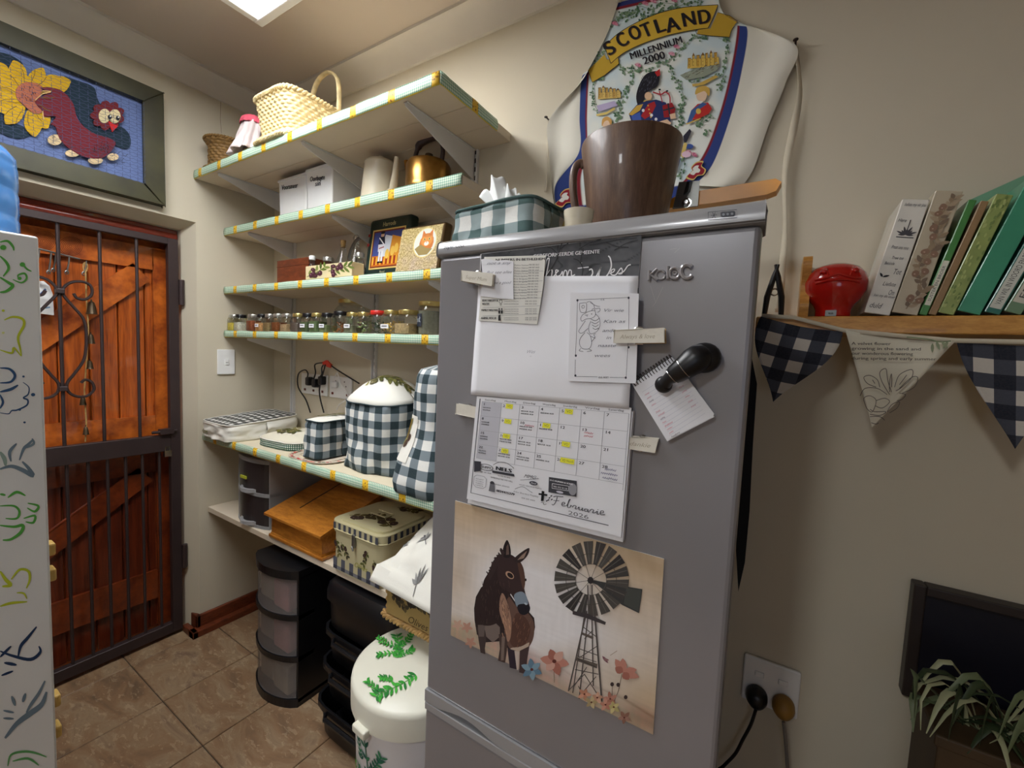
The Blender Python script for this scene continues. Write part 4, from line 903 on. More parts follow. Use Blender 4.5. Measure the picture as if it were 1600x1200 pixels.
a = Art(); sprig(a, -.075, -.055, .14, .35, OL, (98, 92, 64), 1.1, 7, seed=14); sprig(a, .02, -.02, .10, .3, OL, None, 1.1, 5, seed=15); a.build('olive_print', lambda x, y, h: (-1.308+x, 1.175+y, ZD+.27+.012*y/.125+.088*(1-min(1, (x/.158)**2+(y/.125)**2))+.005+h), t)
# tall cover: bag shaped foot, olive print on a white middle, gathered gingham cap
c = (-.965, 1.125, ZD)
t = thing('tall_cover', 'tall gathered gingham cover with an olive print beside the fridge', 'cover', c)
def tallc(u, v):
    a_ = 2*PI*u; prf = np.interp(v, [0, .08, .25, .45, .55, .62, .8, .95, 1], [.158, .166, .148, .116, .106, .106, .106, .10, .085])
    d = .012*math.sin(a_*5+3*v)*(1-v)+.006*nz(a_*2, v*6); r = prf+d*.8
    return (c[0]+r*math.cos(a_)*.95, c[1]+min(r*math.sin(a_), .2), c[2]+.405*v)
MB().grid(80, 30, tallc, 0, lambda u, v: (u*.66, v*.405)).grid(80, 6, lambda u, v: (c[0]+(1-v)*(.085*.95)*math.cos(2*PI*u), c[1]+(1-v)*.085*math.sin(2*PI*u), c[2]+.404+.018*math.sin(v*PI/2))).build('gingham_body', 'ging', t, True, 0, 2, .002)
def wp(x, y, h): 
    v = (y)/.405; a_ = -2.35+x/.1; p = Vector(tallc((a_/(2*PI)) % 1, v)); d = Vector((p.x-c[0], p.y-c[1], 0)).normalized(); return p+d*(.0035+h)
MB().grid(14, 16, lambda u, v: wp(-.05+.10*u*(1-.0*v), .10+.15*v*1.0, 0)).build('white_panel', 'cloth', t)
a = Art(); a.h = .0015; a.line([(-.02, .115), (0, .17), (.005, .235)], .006, (150, 120, 40)); 
for i in range(9): a.leaf(-.01+.0015*i, .135+.01*i, .04, .014, (1.2 if i % 2 else 2.0), OL[i % 4])
for q in ((-.015, .165), (.018, .175), (-.01, .185), (.012, .155)): a.ell(q[0], q[1], .010, .013, (74, 56, 44))
a.build('olive_print', wp, t)

# ================================================================== SOCKETS, PLUGS, SWITCH
def sock(px0, px1, label, sw):
    t = thing('double_socket', label, 'socket', (sum(at(p, 600, 1, WY).x for p in (px0, px1))/2, WY-.012, 1.235), 'double wall sockets by the counter')
    x0, x1 = at(px0, 600, 1, WY).x, at(px1, 600, 1, WY).x
    MB().box(x0, x1, WY-.012, WY-.001, 1.238, 1.345).build('plate', 'plastw', t, False, .004)
    for f_ in np.linspace(.16, .84, sw):
        xx = x0+(x1-x0)*f_; MB().box(xx-.007, xx+.007, WY-.0155, WY-.011, 1.254, 1.266).build('switch', mat('red_brown_switch', (110, 50, 34), .4) if sw < 9 else 'plastw', t, False, .002)
    for f_ in (.3, .7):
        xx = x0+(x1-x0)*f_
        for (dx, dz) in ((0, .022), (-.012, 0), (.012, 0)): MB().tube([(xx+dx, WY-.0126, 1.30+dz), (xx+dx, WY-.0118, 1.30+dz)], .0035, 10).build('socket_hole', 'slot', t)
sock(474, 514, 'white double wall socket holding three black plugs, left of the two', 3); sock(518, 552, 'white double wall socket holding a white plug, right of the two', 2)
P1 = lambda px, py, d=.03: Vector((at(px, py, 1, WY-d).x, WY-d, at(px, py, 1, WY-d).z))
for i, (px, py, cab) in enumerate(((483, 595, [(481, 583), (476, 578), (466, 585), (466, 605), (478, 625), (485, 645)]), (493, 598, [(493, 582), (492, 570), (502, 567), (512, 568), (530, 580), (561, 599)]), (503, 594, [(503, 584), (503, 574), (508, 570), (499, 610), (506, 645)]))):
    c = P1(px, py, .03)
    t = thing('power_plug', ('leftmost black plug with its cable looping down to the left', 'middle black plug with cable rising through the red tag', 'rightmost black plug of the three, cable dropping behind the gingham covers')[i], 'plug', c, 'black power plugs')
    MB().box(c.x-.0145, c.x+.0145, WY-.046, WY-.0128, c.z-.024, c.z+.02).build('plug_body', 'black', t, False, .008, 3)
    cp_ = [Vector((c.x, c.y-.01, c.z+.018))]+[P1(q[0], q[1], .045-.004*i) for q in cab[:]]
    S = []; 
    for j in range(len(cp_)-1):
        p0, p1, p2, p3 = cp_[max(j-1, 0)], cp_[j], cp_[j+1], cp_[min(j+2, len(cp_)-1)]
        for k_ in range(5):
            tt = k_/5; S.append(.5*((2*p1)+(p2-p0)*tt+(2*p0-5*p1+4*p2-p3)*tt*tt+(3*p1-p0-3*p2+p3)*tt**3))
    S.append(cp_[-1]); MB().tube(S, .0035, 7).build('cable', 'black', t)
c = P1(512, 570, .04)
tag(MB(RZ(c, 0)).ext([(-.03, 0, .012), (0, 0, .022), (.035, 0, .002), (.028, 0, -.012), (.004, 0, -.008), (-.006, 0, .004), (-.028, 0, .0)], (0, -.007, 0)).build('cable_clip', 'tag_red', None, False, .002), 'orange red clip gathering the black cables above the sockets', 'clip')
c = P1(524, 600, .02)
t = thing('white_plug', 'white plug in the right double socket with thin white cable', 'plug', c)
MB().box(c.x-.016, c.x+.016, WY-.034, WY-.013, c.z-.018, c.z+.014).build('plug_body', 'plastw', t, False, .007, 3)
MB().tube([P1(522, 590, .03), P1(527, 582, .04), P1(533, 600, .035), P1(541, 612, .03), P1(545, 622, .03), P1(530, 632, .03), P1(526, 640, .03)], .0024, 6).build('cable', 'plastw', t)
t = thing('light_switch', 'white light switch plate on the left wall above the counter', 'light switch', (WX+.005, 1.09, 1.322))
MB().box(WX+.001, WX+.009, 1.05, 1.132, 1.323, 1.451).build('plate', 'plastw', t, False, .003); MB().box(WX+.009, WX+.013, 1.082, 1.102, 1.372, 1.400).build('rocker', 'plastw', t, False, .002)
MB().box(WX+.0091, WX+.0096, 1.084, 1.099, 1.395, 1.3965).build('marking', 'slot', t, False)
MB().box(WX+.0131, WX+.0135, 1.086, 1.098, 1.384, 1.386).build('marking', 'slot', t, False)

# ================================================================== THINGS ON THE LOWEST SHELF
ZL = .6495
du = thing('small_drawer_unit', 'small grey plastic two drawer unit at the left of the lowest shelf', 'drawer unit', (-2.04, 1.16, ZL))
dx0, dx1, dy0, dy1 = -2.175, -1.90, 1.035, 1.32
MB().box(dx0, dx0+.006, dy0, dy1, ZL+.01, ZL+.31).build('side_panel', 'greyf', du, False, .001); MB().box(dx1-.006, dx1, dy0, dy1, ZL+.01, ZL+.31).build('side_panel', 'greyf', du, False, .001)
def dfront(z0, z1, bul, th, m, nm, par, x0=dx0, x1=dx1, yy=dy0, n=14, inset=0):
    pts = [(x0+(x1-x0)*i/n, yy-bul*math.sin(PI*i/n)**.7+inset) for i in range(n+1)]; pts += [(p[0], p[1]+th) for p in reversed(pts)]
    return MB().ext([(p[0], p[1], z0) for p in pts], (0, 0, z1-z0)).build(nm, m, par, False, .002, 1)
dfront(ZL+.3, ZL+.318, .03, .285, 'greyf', 'top_panel', du); dfront(ZL, ZL+.012, .03, .285, 'greyf', 'base_panel', du); dfront(ZL+.148, ZL+.163, .03, .05, 'greyf', 'divider', du)
for z0 in (.012, .163):
    d = MB().box(dx0+.012, dx1-.012, dy0+.006, dy1-.01, ZL+z0+.002, ZL+z0+.125).build('drawer', 'greyp', du, False, .003)
    dfront(ZL+z0+.001, ZL+z0+.137, .026, .006, 'greyp', 'drawer_front', d, dx0+.01, dx1-.01)
    dfront(ZL+z0+.0, ZL+z0+.014, .040, .014, 'greyf', 'handle_lip', d, dx0+.07, dx1-.07, dy0-.012)
MB().box(-2.09, -2.04, dy0-.034, dy0-.028, ZL+.215, ZL+.228).build('label_tab', mat('lime_tab', (190, 196, 60), .4), du, False, .001)
bb = thing('slant_top_box', 'honey coloured wooden box with sloping lid and plinth on the lowest shelf', 'box', (-1.65, 1.15, ZL))
x0, x1 = -1.835, -1.47
MB().box(x0-.006, x1+.012, .998, 1.31, ZL, ZL+.014).build('plinth', 'honey', bb, False, .003)
MB().box(x0, x1, 1.004, 1.30, ZL+.014, ZL+.02).ext([(x0+.004, 1.008, ZL+.02), (x0+.004, 1.008, ZL+.098), (x0+.004, 1.295, ZL+.185), (x0+.004, 1.295, ZL+.02)], (x1-x0-.008, 0, 0)).build('carcass', 'honey', bb, False, .002)
MB().ext([(x0-.018, .985, ZL+.098), (x0-.018, .985, ZL+.108), (x0-.018, 1.31, ZL+.205), (x0-.018, 1.31, ZL+.19)], (x1-x0+.036, 0, 0)).build('lid', 'honey', bb, False, .003)
MB().ext([(x0+.11, 1.07, ZL+.1335), (x0+.11, 1.07, ZL+.136), (x0+.11, 1.31, ZL+.2075), (x0+.11, 1.31, ZL+.205)], (.004, 0, 0)).build('lid_seam', 'slot', bb, False)
# olive tin
tn = thing('olive_tin', 'cream tin with olive pictures, check border and hinged lid on the lowest shelf', 'tin', (-1.255, 1.12, ZL))
tc_, thx, thy = (-1.258, 1.125, ZL), .142, .13
def rrb(hx, hy, z0, z1, m, nm, par, rad=.045, extra=()):
    pts = []
    for qx, qy, a0 in ((1, 1, 0), (-1, 1, PI/2), (-1, -1, PI), (1, -1, 1.5*PI)):
        for i in range(6): pts.append((tc_[0]+qx*(hx-rad)+rad*math.cos(a0+PI/2*i/5), tc_[1]+qy*(hy-rad)+rad*math.sin(a0+PI/2*i/5)))
    return MB().ext([(p[0], p[1], z0) for p in pts], (0, 0, z1-z0)).build(nm, m, par, True, .002, 1), pts
o, tp = rrb(thx, thy, ZL, ZL+.158, 'tincream', 'tin_body', tn); rrb(thx+.004, thy+.004, ZL+.150, ZL+.156, 'tincream', 'rolled_rim', tn); 
ld, _ = rrb(thx+.005, thy+.005, ZL+.16, ZL+.19, 'tincream', 'lid', tn); rrb(thx-.012, thy-.012, ZL+.19, ZL+.198, 'tincream', 'lid_top', ld)
MB().tube([(tc_[0]+(thx+.007)*0+p[0]-tc_[0], p[1], ZL+.161) for p in _], .003, 6, closed=True).build('lid_bead', 'tincream', ld)
MB().tube([(-1.30, 1.10, ZL+.2), (-1.30, 1.10, ZL+.206), (-1.22, 1.10, ZL+.206), (-1.22, 1.14, ZL+.206), (-1.30, 1.14, ZL+.206)], .003, 6, closed=False).build('lid_handle', 'tincream', ld)
MB().box(-1.265, -1.25, tc_[1]-thy-.012, tc_[1]-thy-.003, ZL+.12, ZL+.168).tube([(-1.262, tc_[1]-thy-.012, ZL+.125), (-1.252, tc_[1]-thy-.014, ZL+.11)], .004, 6).build('clasp', 'dsteel', tn, True, .002)
dk = (84, 84, 92)
a = Art()
for i in range(6): a.poly([(-.125+i*.047, .004), (-.103+i*.047, .004), (-.103+i*.047, .05), (-.125+i*.047, .05)], (86, 88, 98))
a.poly([(-.125, .004), (.125, .004), (.125, .018), (-.125, .018)], (120, 120, 124))
for i in range(6): a.poly([(-.125+i*.047, .004), (-.103+i*.047, .004), (-.103+i*.047, .018), (-.125+i*.047, .018)], (52, 54, 66))
for (x, y, an) in ((-.11, .12, -1.2), (-.08, .115, -.9), (.07, .12, -2.0), (.10, .1, -1.2)): sprig(a, x, y, .06, an, [(88, 92, 48), (62, 58, 40), (110, 104, 60)], (58, 40, 34), 1.5, 4, seed=int(x*100))
a.text('Olives', -.005, .045, .028, (150, 152, 60), ydir=(0, 1), shear=.4)
a.build('front_print', lambda x, y, h: (tc_[0]+x, tc_[1]-thy-.0005-h, ZL+y), tn)
a = Art()
for i in range(9): a.poly([(-.12+i*.029, .001), (-.106+i*.029, .001), (-.106+i*.029, .026), (-.12+i*.029, .026)], (70, 72, 82))
a.build('lid_check_border', lambda x, y, h: (tc_[0]+x, tc_[1]-thy-.0055-h, ZL+.162+y), tn)
a = Art()
for i in range(8): a.poly([(-.11+i*.029, .001), (-.096+i*.029, .001), (-.096+i*.029, .026), (-.11+i*.029, .026)], (70, 72, 82))
a.build('lid_check_border', lambda x, y, h: (tc_[0]+thx+.0055+h, tc_[1]+x, ZL+.162+y), tn)
a = Art(); sprig(a, -.1, -.08, .12, .5, [(96, 84, 44), (70, 58, 36)], (60, 44, 36), 1.6, 5, seed=2); sprig(a, .11, -.06, .12, 2.7, [(96, 84, 44), (70, 58, 36)], (60, 44, 36), 1.6, 5, seed=5); sprig(a, -.02, .09, .1, .2, [(96, 84, 44), (70, 58, 36)], (60, 44, 36), 1.6, 5, seed=7)
a.poly([(-.12, -.11), (.12, -.11), (.12, -.106), (-.12, -.106)], (200, 196, 150)); a.build('lid_print', lambda x, y, h: (tc_[0]+x, tc_[1]+y, ZL+.1985+h), tn)
# basket with cloth
BB = (-.865, 1.05, ZL)
bk2 = thing('rectangular_basket', 'brown woven rectangular basket with dark olive picture overhanging the lowest shelf', 'basket', BB)
o, rr = weave(lambda v: (1+.02*v, .145*v), .142, .14, BB, 'woven_wall', 'wickm', bk2, 64, 12, .003, .16)
braid(rr, .15, .148, .006, BB, .0055, 'foot_braid', 'wickm', bk2, 0, 40); braid(rr, .147, .145, .147, BB, .0045, 'rim_braid', 'wickm', bk2, 0, 40)
a = Art(); 
a.poly([(-.12, .02), (.13, .02), (.13, .135), (-.12, .135)], (160, 134, 82))
for (x, y, an) in ((-.07, .125, -.6), (-.03, .10, -.2), (.03, .12, -.8), (.08, .11, -.3), (-.1, .09, -.4)): sprig(a, x, y, .07, an, [(70, 60, 44), (50, 42, 34), (96, 82, 52)], (46, 36, 32), 1.9, 5, seed=int(x*100)+9)
a.text('Olives', -.03, .025, .032, (74, 58, 34), ydir=(0, 1), shear=.4); a.build('olive_print', lambda x, y, h: (BB[0]+x, BB[1]-.148-h, ZL+y), bk2)
def clf(u, v):
    x = -1.03+.33*u; y = .870+.412*v; e = min(u, 1-u, v*1.4, 1-v); z = ZL+.15+.15*min(1, (max(0, v-.05)/.5))**.7*min(1, (u+.12)/.45)**.6-.05*max(0, .16-v)/.16-.04*max(0, .12-u)/.12+.016*nz(u*4, v*4, 3)+.008*nz(u*10, v*9)
    return (x, y, max(z, ZL+.162) if v > .07 else ZL+.125-.02*u+.04*v/.07)
cl = thing('leaf_print_cloth', 'white tea cloth with grey leaf print heaped in the rectangular basket', 'cloth', (-.87, 1.05, ZL+.06))
MB().grid(44, 44, clf).build('cloth_sheet', 'cloth', cl, True, 0, 2, .002)
a = Art(); random.seed(21); gl = [(120, 120, 120), (90, 90, 92), (150, 150, 148)]
for i in range(26):
    x, y = random.uniform(.06, .9), random.uniform(.03, .85); an = random.uniform(-1, 1)+PI/2
    for q in range(5): a.leaf(x, y, .10*random.uniform(.6, 1), .017, an+(q-2)*.5, random.choice(gl))
    a.line([(x, y), (x-.05*math.cos(an), y-.05*math.sin(an))], .006, gl[1])
a.build('leaf_print', lambda x, y, h: Vector(clf(max(0, min(1, x)), max(0, min(1, y))))+Vector((0, -.002, .0025+h)), cl)

# ================================================================== FLOOR STORAGE
tw = thing('drawer_tower', 'black framed three drawer tower with clear fronts on the floor', 'drawer unit', (-1.71, 1.08, 0))
tx0, tx1, ty0 = -1.885, -1.575, .975
MB().box(tx0+.01, tx0+.02, ty0+.012, 1.28, .02, .555).build('side_panel', 'black', tw, False, .002); MB().box(tx1-.012, tx1, ty0+.0, 1.28, .02, .555).build('side_panel', 'black', tw, False, .002); MB().box(tx0+.02, tx1-.012, 1.27, 1.28, .02, .555).build('back_panel', 'black', tw, False, .002)
dfront(.55, .582, .055, .31, 'black', 'top_panel', tw, tx0, tx1, ty0); dfront(0, .035, .055, .31, 'black', 'base_panel', tw, tx0, tx1, ty0)
for z in (.198, .375): dfront(z, z+.02, .055, .07, 'black', 'divider', tw, tx0, tx1, ty0)
pk = [mat('pink_packets', (196, 130, 130), .6, var=.2), mat('beige_packets', (170, 156, 130), .6, var=.25), mat('dark_packets', (120, 100, 84), .6, var=.3)]
for i, (z0, z1) in enumerate(((.037, .196), (.22, .373), (.397, .548))):
    d = dfront(z0, z1, .05, .004, 'frost', 'drawer', tw, tx0+.015, tx1-.014, ty0)
    MB().box(tx0+.16, tx1-.04, ty0-.02, 1.2, z0+.003, z1-.03).build('packet', pk[0] if i else pk[1], d, False, .01); MB().box(tx0+.04, tx0+.15, ty0-.01, 1.2, z0+.003, z1-.045).build('packet', pk[1 if i != 1 else 2], d, False, .01)
def stackbin(z, hgt, dy, label, x0=-1.43, x1=-1.02, top=False):
    c = ((x0+x1)/2, 1.12+dy, z); t = thing('stacking_bin', label, 'bin', c, 'stacked black plastic bins')
    hx, hy = (x1-x0)/2, .155
    if top:
        MB().lathe([(.90, 0), (.95, .01), (.97, hgt*.55), (.97, hgt*.6)], c, 44, 0, hx, hy, sq=6).build('tub', 'black', t)
        MB().lathe([(1.0, hgt*.6), (1.03, hgt*.62), (1.03, hgt*.74), (.99, hgt*.9), (.9, hgt*.985), (.6, hgt), (.001, hgt)], c, 44, 0, hx, hy, sq=6).build('lid', 'black', t)
    else:
        MB().lathe([(.86, 0), (.92, .01), (.97, hgt*.8), (1.04, hgt*.84), (1.04, hgt), (.99, hgt), (.9, .02), (.001, .015)], c, 44, 0, hx, hy, sq=6).build('tub', 'black', t)
        MB().tube([(c[0]-hx*.55, c[1]-hy*1.04, z+hgt*.9), (c[0]-hx*.5, c[1]-hy*1.12, z+hgt*.8), (c[0]+hx*.5, c[1]-hy*1.12, z+hgt*.8), (c[0]+hx*.55, c[1]-hy*1.04, z+hgt*.9)], .008, 8).build('handle', 'black', t)
stackbin(.001, .14, -.02, 'lowest black plastic bin of the stack, on the floor beside the white bin'); stackbin(.142, .14, .0, 'second black plastic bin from the floor in the stack'); stackbin(.283, .13, .01, 'black plastic bin just under the lidded one in the stack'); stackbin(.414, .19, .01, 'black lidded box on top of the black bin stack', top=True)
wb = thing('white_waste_bin', 'white plastic bin with flat lid and green painted leaf sprigs before the shelves', 'bin', (-.83, .885, 0))
WB = (-.83, .885, 0)
MB().lathe([(.145, 0), (.152, .01), (.174, .50), (.174, .51)], WB, 52).build('bin_body', 'binb', wb)
MB().lathe([(.180, .505), (.184, .508), (.185, .568), (.183, .578), (.176, .584), (.08, .587), (.001, .587)], WB, 60).build('lid', 'binw', wb)
ha = math.radians(-95); hv = Vector((math.cos(ha), math.sin(ha), 0)); hp_ = Vector(WB)+hv*.185
MB(RZ(hp_+Vector((0, 0, .500)), math.degrees(math.atan2(hv.y, hv.x))+90)).box(-.026, .026, -.014, .008, -.004, .018).build('lid_tab', 'binw', wb, False, .005, 3)
GR_ = [(52, 150, 50), (70, 170, 62), (40, 124, 52)]
a = Art(); Fz = lambda px, py, h: at(px, py, 2, .5885+h)
a = Art((380, 840, .3)); 
def gsprig(a, pts, L, seed, cols):
    rr_ = random.Random(seed); S_ = smooth2(pts, 4); a.line(S_, 4, cols[0])
    for i, p in enumerate(S_[:-1]):
        d = S_[i+1]-p; an = math.atan2(d.y, d.x)
        for sg in (-1, 1): a.leaf(p.x, p.y, L*rr_.uniform(.6, 1.1), L*.34, an+sg*rr_.uniform(.6, 1.2), cols[rr_.randrange(3)])
gsprig(a, [(900, 715), (820, 765), (740, 800), (690, 830)], 46, 3, GR_); gsprig(a, [(780, 740), (740, 725), (715, 730)], 28, 4, GR_); gsprig(a, [(700, 790), (660, 760), (645, 745)], 26, 5, GR_)
gsprig(a, [(805, 625), (810, 570), (800, 500)], 36, 6, GR_); gsprig(a, [(810, 570), (860, 530), (880, 490)], 30, 7, GR_); gsprig(a, [(800, 600), (730, 605), (700, 610)], 26, 8, GR_); gsprig(a, [(805, 570), (740, 550), (700, 515)], 28, 9, GR_); gsprig(a, [(810, 615), (860, 595), (885, 575)], 26, 10, GR_)
a.build('painted_leaves', Fz, wb)
def cyl(x, y, h):  # x = angle arc metres, y = height
    r = np.interp(y, [0, .5], [.152, .1745])+.0014+h; an = ha+x/.17; return (WB[0]+r*math.cos(an), WB[1]+r*math.sin(an), y)
a = Art(); dG = [(44, 110, 84), (60, 130, 90), (36, 92, 76)]
def gs2(pts, L, seed, cols=dG):
    rr_ = random.Random(seed); S_ = smooth2(pts, 4); a.line(S_, .004, cols[0])
    for i, p in enumerate(S_[:-1]):
        d = S_[i+1]-p; an = math.atan2(d.y, d.x)
        for sg in (-1, 1): a.leaf(p.x, p.y, L*rr_.uniform(.6, 1.1), L*.34, an+sg*rr_.uniform(.6, 1.1), cols[rr_.randrange(3)])
gs2([(.01, .22), (.012, .34), (-.005, .47)], .026, 1); gs2([(.01, .38), (.04, .42), (.055, .45)], .022, 2); gs2([(.01, .31), (.04, .33), (.06, .37)], .022, 3); gs2([(.0, .28), (-.03, .33), (-.04, .37)], .02, 4); gs2([(-.02, .4), (-.035, .44), (-.045, .48)], .02, 5); gs2([(.01, .22), (.05, .24), (.07, .28)], .02, 6, GR_); gs2([(-.06, .2), (-.06, .3), (-.07, .36)], .02, 7, GR_)
a.build('painted_leaves', cyl, wb)

# ================================================================== FRIDGE
FY = .65; F = lambda px, py: at(px, py, 1, FY)
fx0, fx1, FH = -.585, -.032, 1.712
fr = thing('fridge', 'tall silver fridge freezer covered with papers, magnets and a donkey poster', 'fridge', (-.308, .95, 0))
MB().box(fx0+.006, fx1-.030, FY+.052, 1.22, .03, FH-.02).build('body', 'fridge', fr, False, .006)
MB().box(fx0+.012, fx1-.02, FY+.03, FY+.052, .05, FH-.03).build('door_gasket', 'black', fr, False)
MB().box(fx0+.03, fx1-.03, FY+.06, 1.2, 0, .03).build('foot_rail', 'black', fr, False)
d = MB().box(fx0, fx1, FY, FY+.034, .778, 1.681).build('fridge_door', 'fridge', fr, False, .008, 3)
tp = MB().ext([(fx0-.001, FY+.002, 1.681), (fx0-.001, FY-.006, 1.684), (fx0-.001, FY-.007, 1.692), (fx0-.001, FY-.003, 1.706), (fx0-.001, FY+.006, 1.7125), (fx0-.001, FY+.055, 1.7125), (fx0-.001, FY+.055, 1.681)], (fx1-fx0+.002, 0, 0)).build('top_trim', 'fridgel', fr, True, .002, 2)
MB().box(fx0+.001, fx1-.026, FY+.055, 1.22, 1.692, 1.7125).build('top_panel', 'fridgel', fr, False, .004)
MB().lathe([(.012, -.03), (.012, .003), (.008, .007), (.001, .008)], (fx1-.010, FY+.068, 1.7128), 20).box(fx1-.03, fx1-.004, FY+.055, FY+.08, 1.68, 1.71).build('hinge_cap', 'fridgel', fr, True, .002)
# door bottom trim with the scooped grip
n = 30; up = []; 
for i in range(n+1):
    x = fx0+(fx1-fx0)*i/n; t_ = max(0, min(1, (x+.55)/.15)); up.append((x, .7535+.0135*math.sin(PI*t_)**1.3))
MB().ext([(x, FY-.003, z) for x, z in up]+[(fx1, FY-.003, .779), (fx0, FY-.003, .779)], (0, .034, 0)).build('door_bottom_trim', 'fridgel', fr, False, .0015, 1)
MB().box(fx0+.004, fx1-.004, FY+.018, FY+.03, .745, .778).build('grip_recess', mat('dark_recess', (52, 50, 56), .5), fr, False)
MB().box(fx0, fx1, FY-.003, FY+.034, .735, .7515).build('freezer_top_trim', 'fridgel', fr, False, .0015, 1)
MB().box(fx0, fx1, FY, FY+.034, .05, .735).build('freezer_door', 'fridge', fr, False, .006, 2)
a = Art(); a.text('Super Cool', 693, 389, 10.5, (40, 40, 46), (.995, -.1), (0, -1), shear=.35, w=33); a.build('lettering', onY(FY-.0076), tp, 'pgloss')
a = Art((680, 310, .325)); ink = (34, 36, 48)
a.line([(1312, 66), (1450, 54), (1451, 92), (1312, 103)], 2.6, ink, closed=True)
a.line([(1325, 82), (1355, 79)], 2.5, ink); a.line([(1333, 67), (1347, 94)], 2.5, ink); a.line([(1347, 67), (1333, 94)], 2.5, ink)
a.poly([(1372, 67), (1380, 64), (1436, 60), (1443, 64), (1443, 80), (1436, 86), (1380, 90), (1372, 86)], ink)
for x in (1386, 1406, 1427): a.ell(x, 77-(x-1386)*.08, 6.5, 6, (120, 124, 130))
a.build('control_symbols', onY(FY-.0076), tp, 'pgloss')
# embossed badge
bd = thing('tmp', None, None, (0, 0, 0)); bpy.data.objects.remove(bd)
Zf = lambda x, y, d_=0: at(680+x*.325, 310+y*.325, 1, FY-d_)
badge = MB()
def stroke3(pts, r): badge.tube([Zf(*p, .0012) for p in pts], r, 8, sy=.6)
chm = mat('pale_embossed_plastic', (164, 162, 164), .2, .2, coat=.6)
for pts in ([(1030, 348), (1030, 395)], [(1068, 340), (1036, 368), (1070, 394)]): stroke3(pts, .0045)
stroke3([(1120, 328), (1120, 388)], .0045)
stroke3([(1085+22*math.cos(t), 368+22*math.sin(t)) for t in np.linspace(0, 5.8, 14)], .003)
stroke3([(1152+24*math.cos(t), 360+26*math.sin(t)) for t in np.linspace(0, 6.28, 16)], .0042); stroke3([(1152+9*math.cos(t), 360+9*math.sin(t)) for t in np.linspace(0, 6.28, 10)], .002)
stroke3([(1212+28*math.cos(t), 352+32*math.sin(t)) for t in np.linspace(.6, 5.6, 14)], .0055)
o = badge.build('embossed_badge', chm, d)
a = Art((680, 310, .325)); 
for pts in ([(1035, 420), (1060, 500)], [(1095, 425), (1060, 500), (1045, 520)], [(1130, 245), (1160, 240)], [(1150, 262), (1175, 240)]): a.line(pts, 1.2, (172, 168, 168))
a.build('fine_scratches', onY(FY-.0003), d)

# ---------------------------------------------------------------- papers on the fridge
def sheetP(name, label, cat, poly_, d0, th, m='paper', bev=.0, group=None):
    P = [at(p[0], p[1], 1, FY-d0) for p in poly_]; c = sum(P, Vector())/len(P); zmin = min(p.z for p in P)
    t = thing(name, label, cat, (c.x, FY-d0, zmin), group)
    MB().ext(P, (0, -th, 0)).build('sheet', m, t, False, bev, 1)
    return t
# calendar
cal = thing('wall_calendar', 'February 2026 calendar with dark branch photo header hung on the fridge door', 'calendar', (-.335, FY-.002, 1.2))
def hdr(u, v):
    p0 = at(752, 397, 1, FY-.003).lerp(at(1003, 367, 1, FY-.003), u); p1 = at(750, 440, 1, FY-.003).lerp(at(998, 437, 1, FY-.003), u); return p0.lerp(p1, v)
def hcol(u, v):
    n_ = nz(u*5, v*2, 4); g = 96+26*n_-30*(1-v)+12*nz(u*30, v*8); b_ = abs(nz(u*4.5+v*1.0, v*1.6-u*1.5, 9)); g = g*(.5+.5*min(1, b_/.03)) if u > .1 else g
    return (g, g+1, g+5)
colorgrid('header_photo', 120, 30, hdr, hcol, cal, 'pgloss')
MB().ext([at(752, 397, 1, FY-.0004), at(1003, 367, 1, FY-.0004), at(998, 450, 1, FY-.0004), at(750, 450, 1, FY-.0004)], (0, -.002, 0)).build('header_card', 'paper', cal, False)
a = Art((680, 310, .325)); 
wx = lambda t, x, y, sz, c_=(236, 236, 238), **k_: a.text(t, x, y, sz, c_, (.997, -.075), (.06, -1), **k_)
wx('GEREFORMEERDE', 470, 287, 25, bold=.01, w=196); wx('GEMEENTE', 672, 272, 25, bold=.01, w=118)
a.h += .0001
def cur(pts, wd=5.2, c_=(240, 240, 242)): a.curve(pts, wd, c_)
cur([(520, 375), (535, 300), (548, 290), (540, 340), (532, 380), (548, 350), (562, 345), (560, 378), (572, 372), (585, 355), (592, 348), (580, 345), (582, 372), (600, 370), (612, 350)]); cur([(612, 350), (614, 376), (622, 348), (632, 350), (634, 374), (644, 346), (654, 348), (656, 372), (672, 366)])
cur([(685, 336), (738, 330)], 5); cur([(740, 345), (752, 340), (757, 360), (745, 385), (765, 388), (790, 345), (797, 330), (786, 372), (800, 388), (825, 372), (846, 330), (842, 290), (832, 276)], 6.5)
cur([(838, 362), (858, 352), (862, 340), (848, 345), (846, 365), (866, 368), (880, 352)]); cur([(880, 352), (894, 335), (900, 350), (896, 362), (880, 362), (905, 352), (925, 325), (940, 318)])
cur([(700, 318), (704, 308)], 4)
for pts in ([(520, 400), (580, 300), (600, 240), (610, 215)], [(590, 270), (560, 240), (540, 235)], [(600, 245), (625, 225), (640, 215)], [(700, 400), (710, 340), (700, 300), (712, 240)], [(708, 330), (690, 300), (665, 290)], [(740, 225), (820, 210), (900, 195), (970, 190)], [(820, 210), (870, 230), (930, 235)], [(860, 250), (920, 215), (975, 200)], [(690, 245), (740, 215), (800, 195)]): a.curve(pts, 4, (44, 44, 48))
a.build('header_lettering', onY(FY-.0036), cal, 'pgloss')
def pg1(u, v):
    c_ = at(750, 432, 1, FY).lerp(at(999, 432, 1, FY), u).lerp(at(743, 616, 1, FY).lerp(at(987, 638, 1, FY), u), v); return (c_.x, FY-.0042-.010*math.sin(v*PI*.5)**2-.003*math.sin(v*PI)*(u-.5)-.0015*nz(u*3, v*3), c_.z)
MB().grid(20, 20, pg1).build('blank_page', 'paper', cal, True, 0, 2, .0012)
a = Art((680, 310, .325))
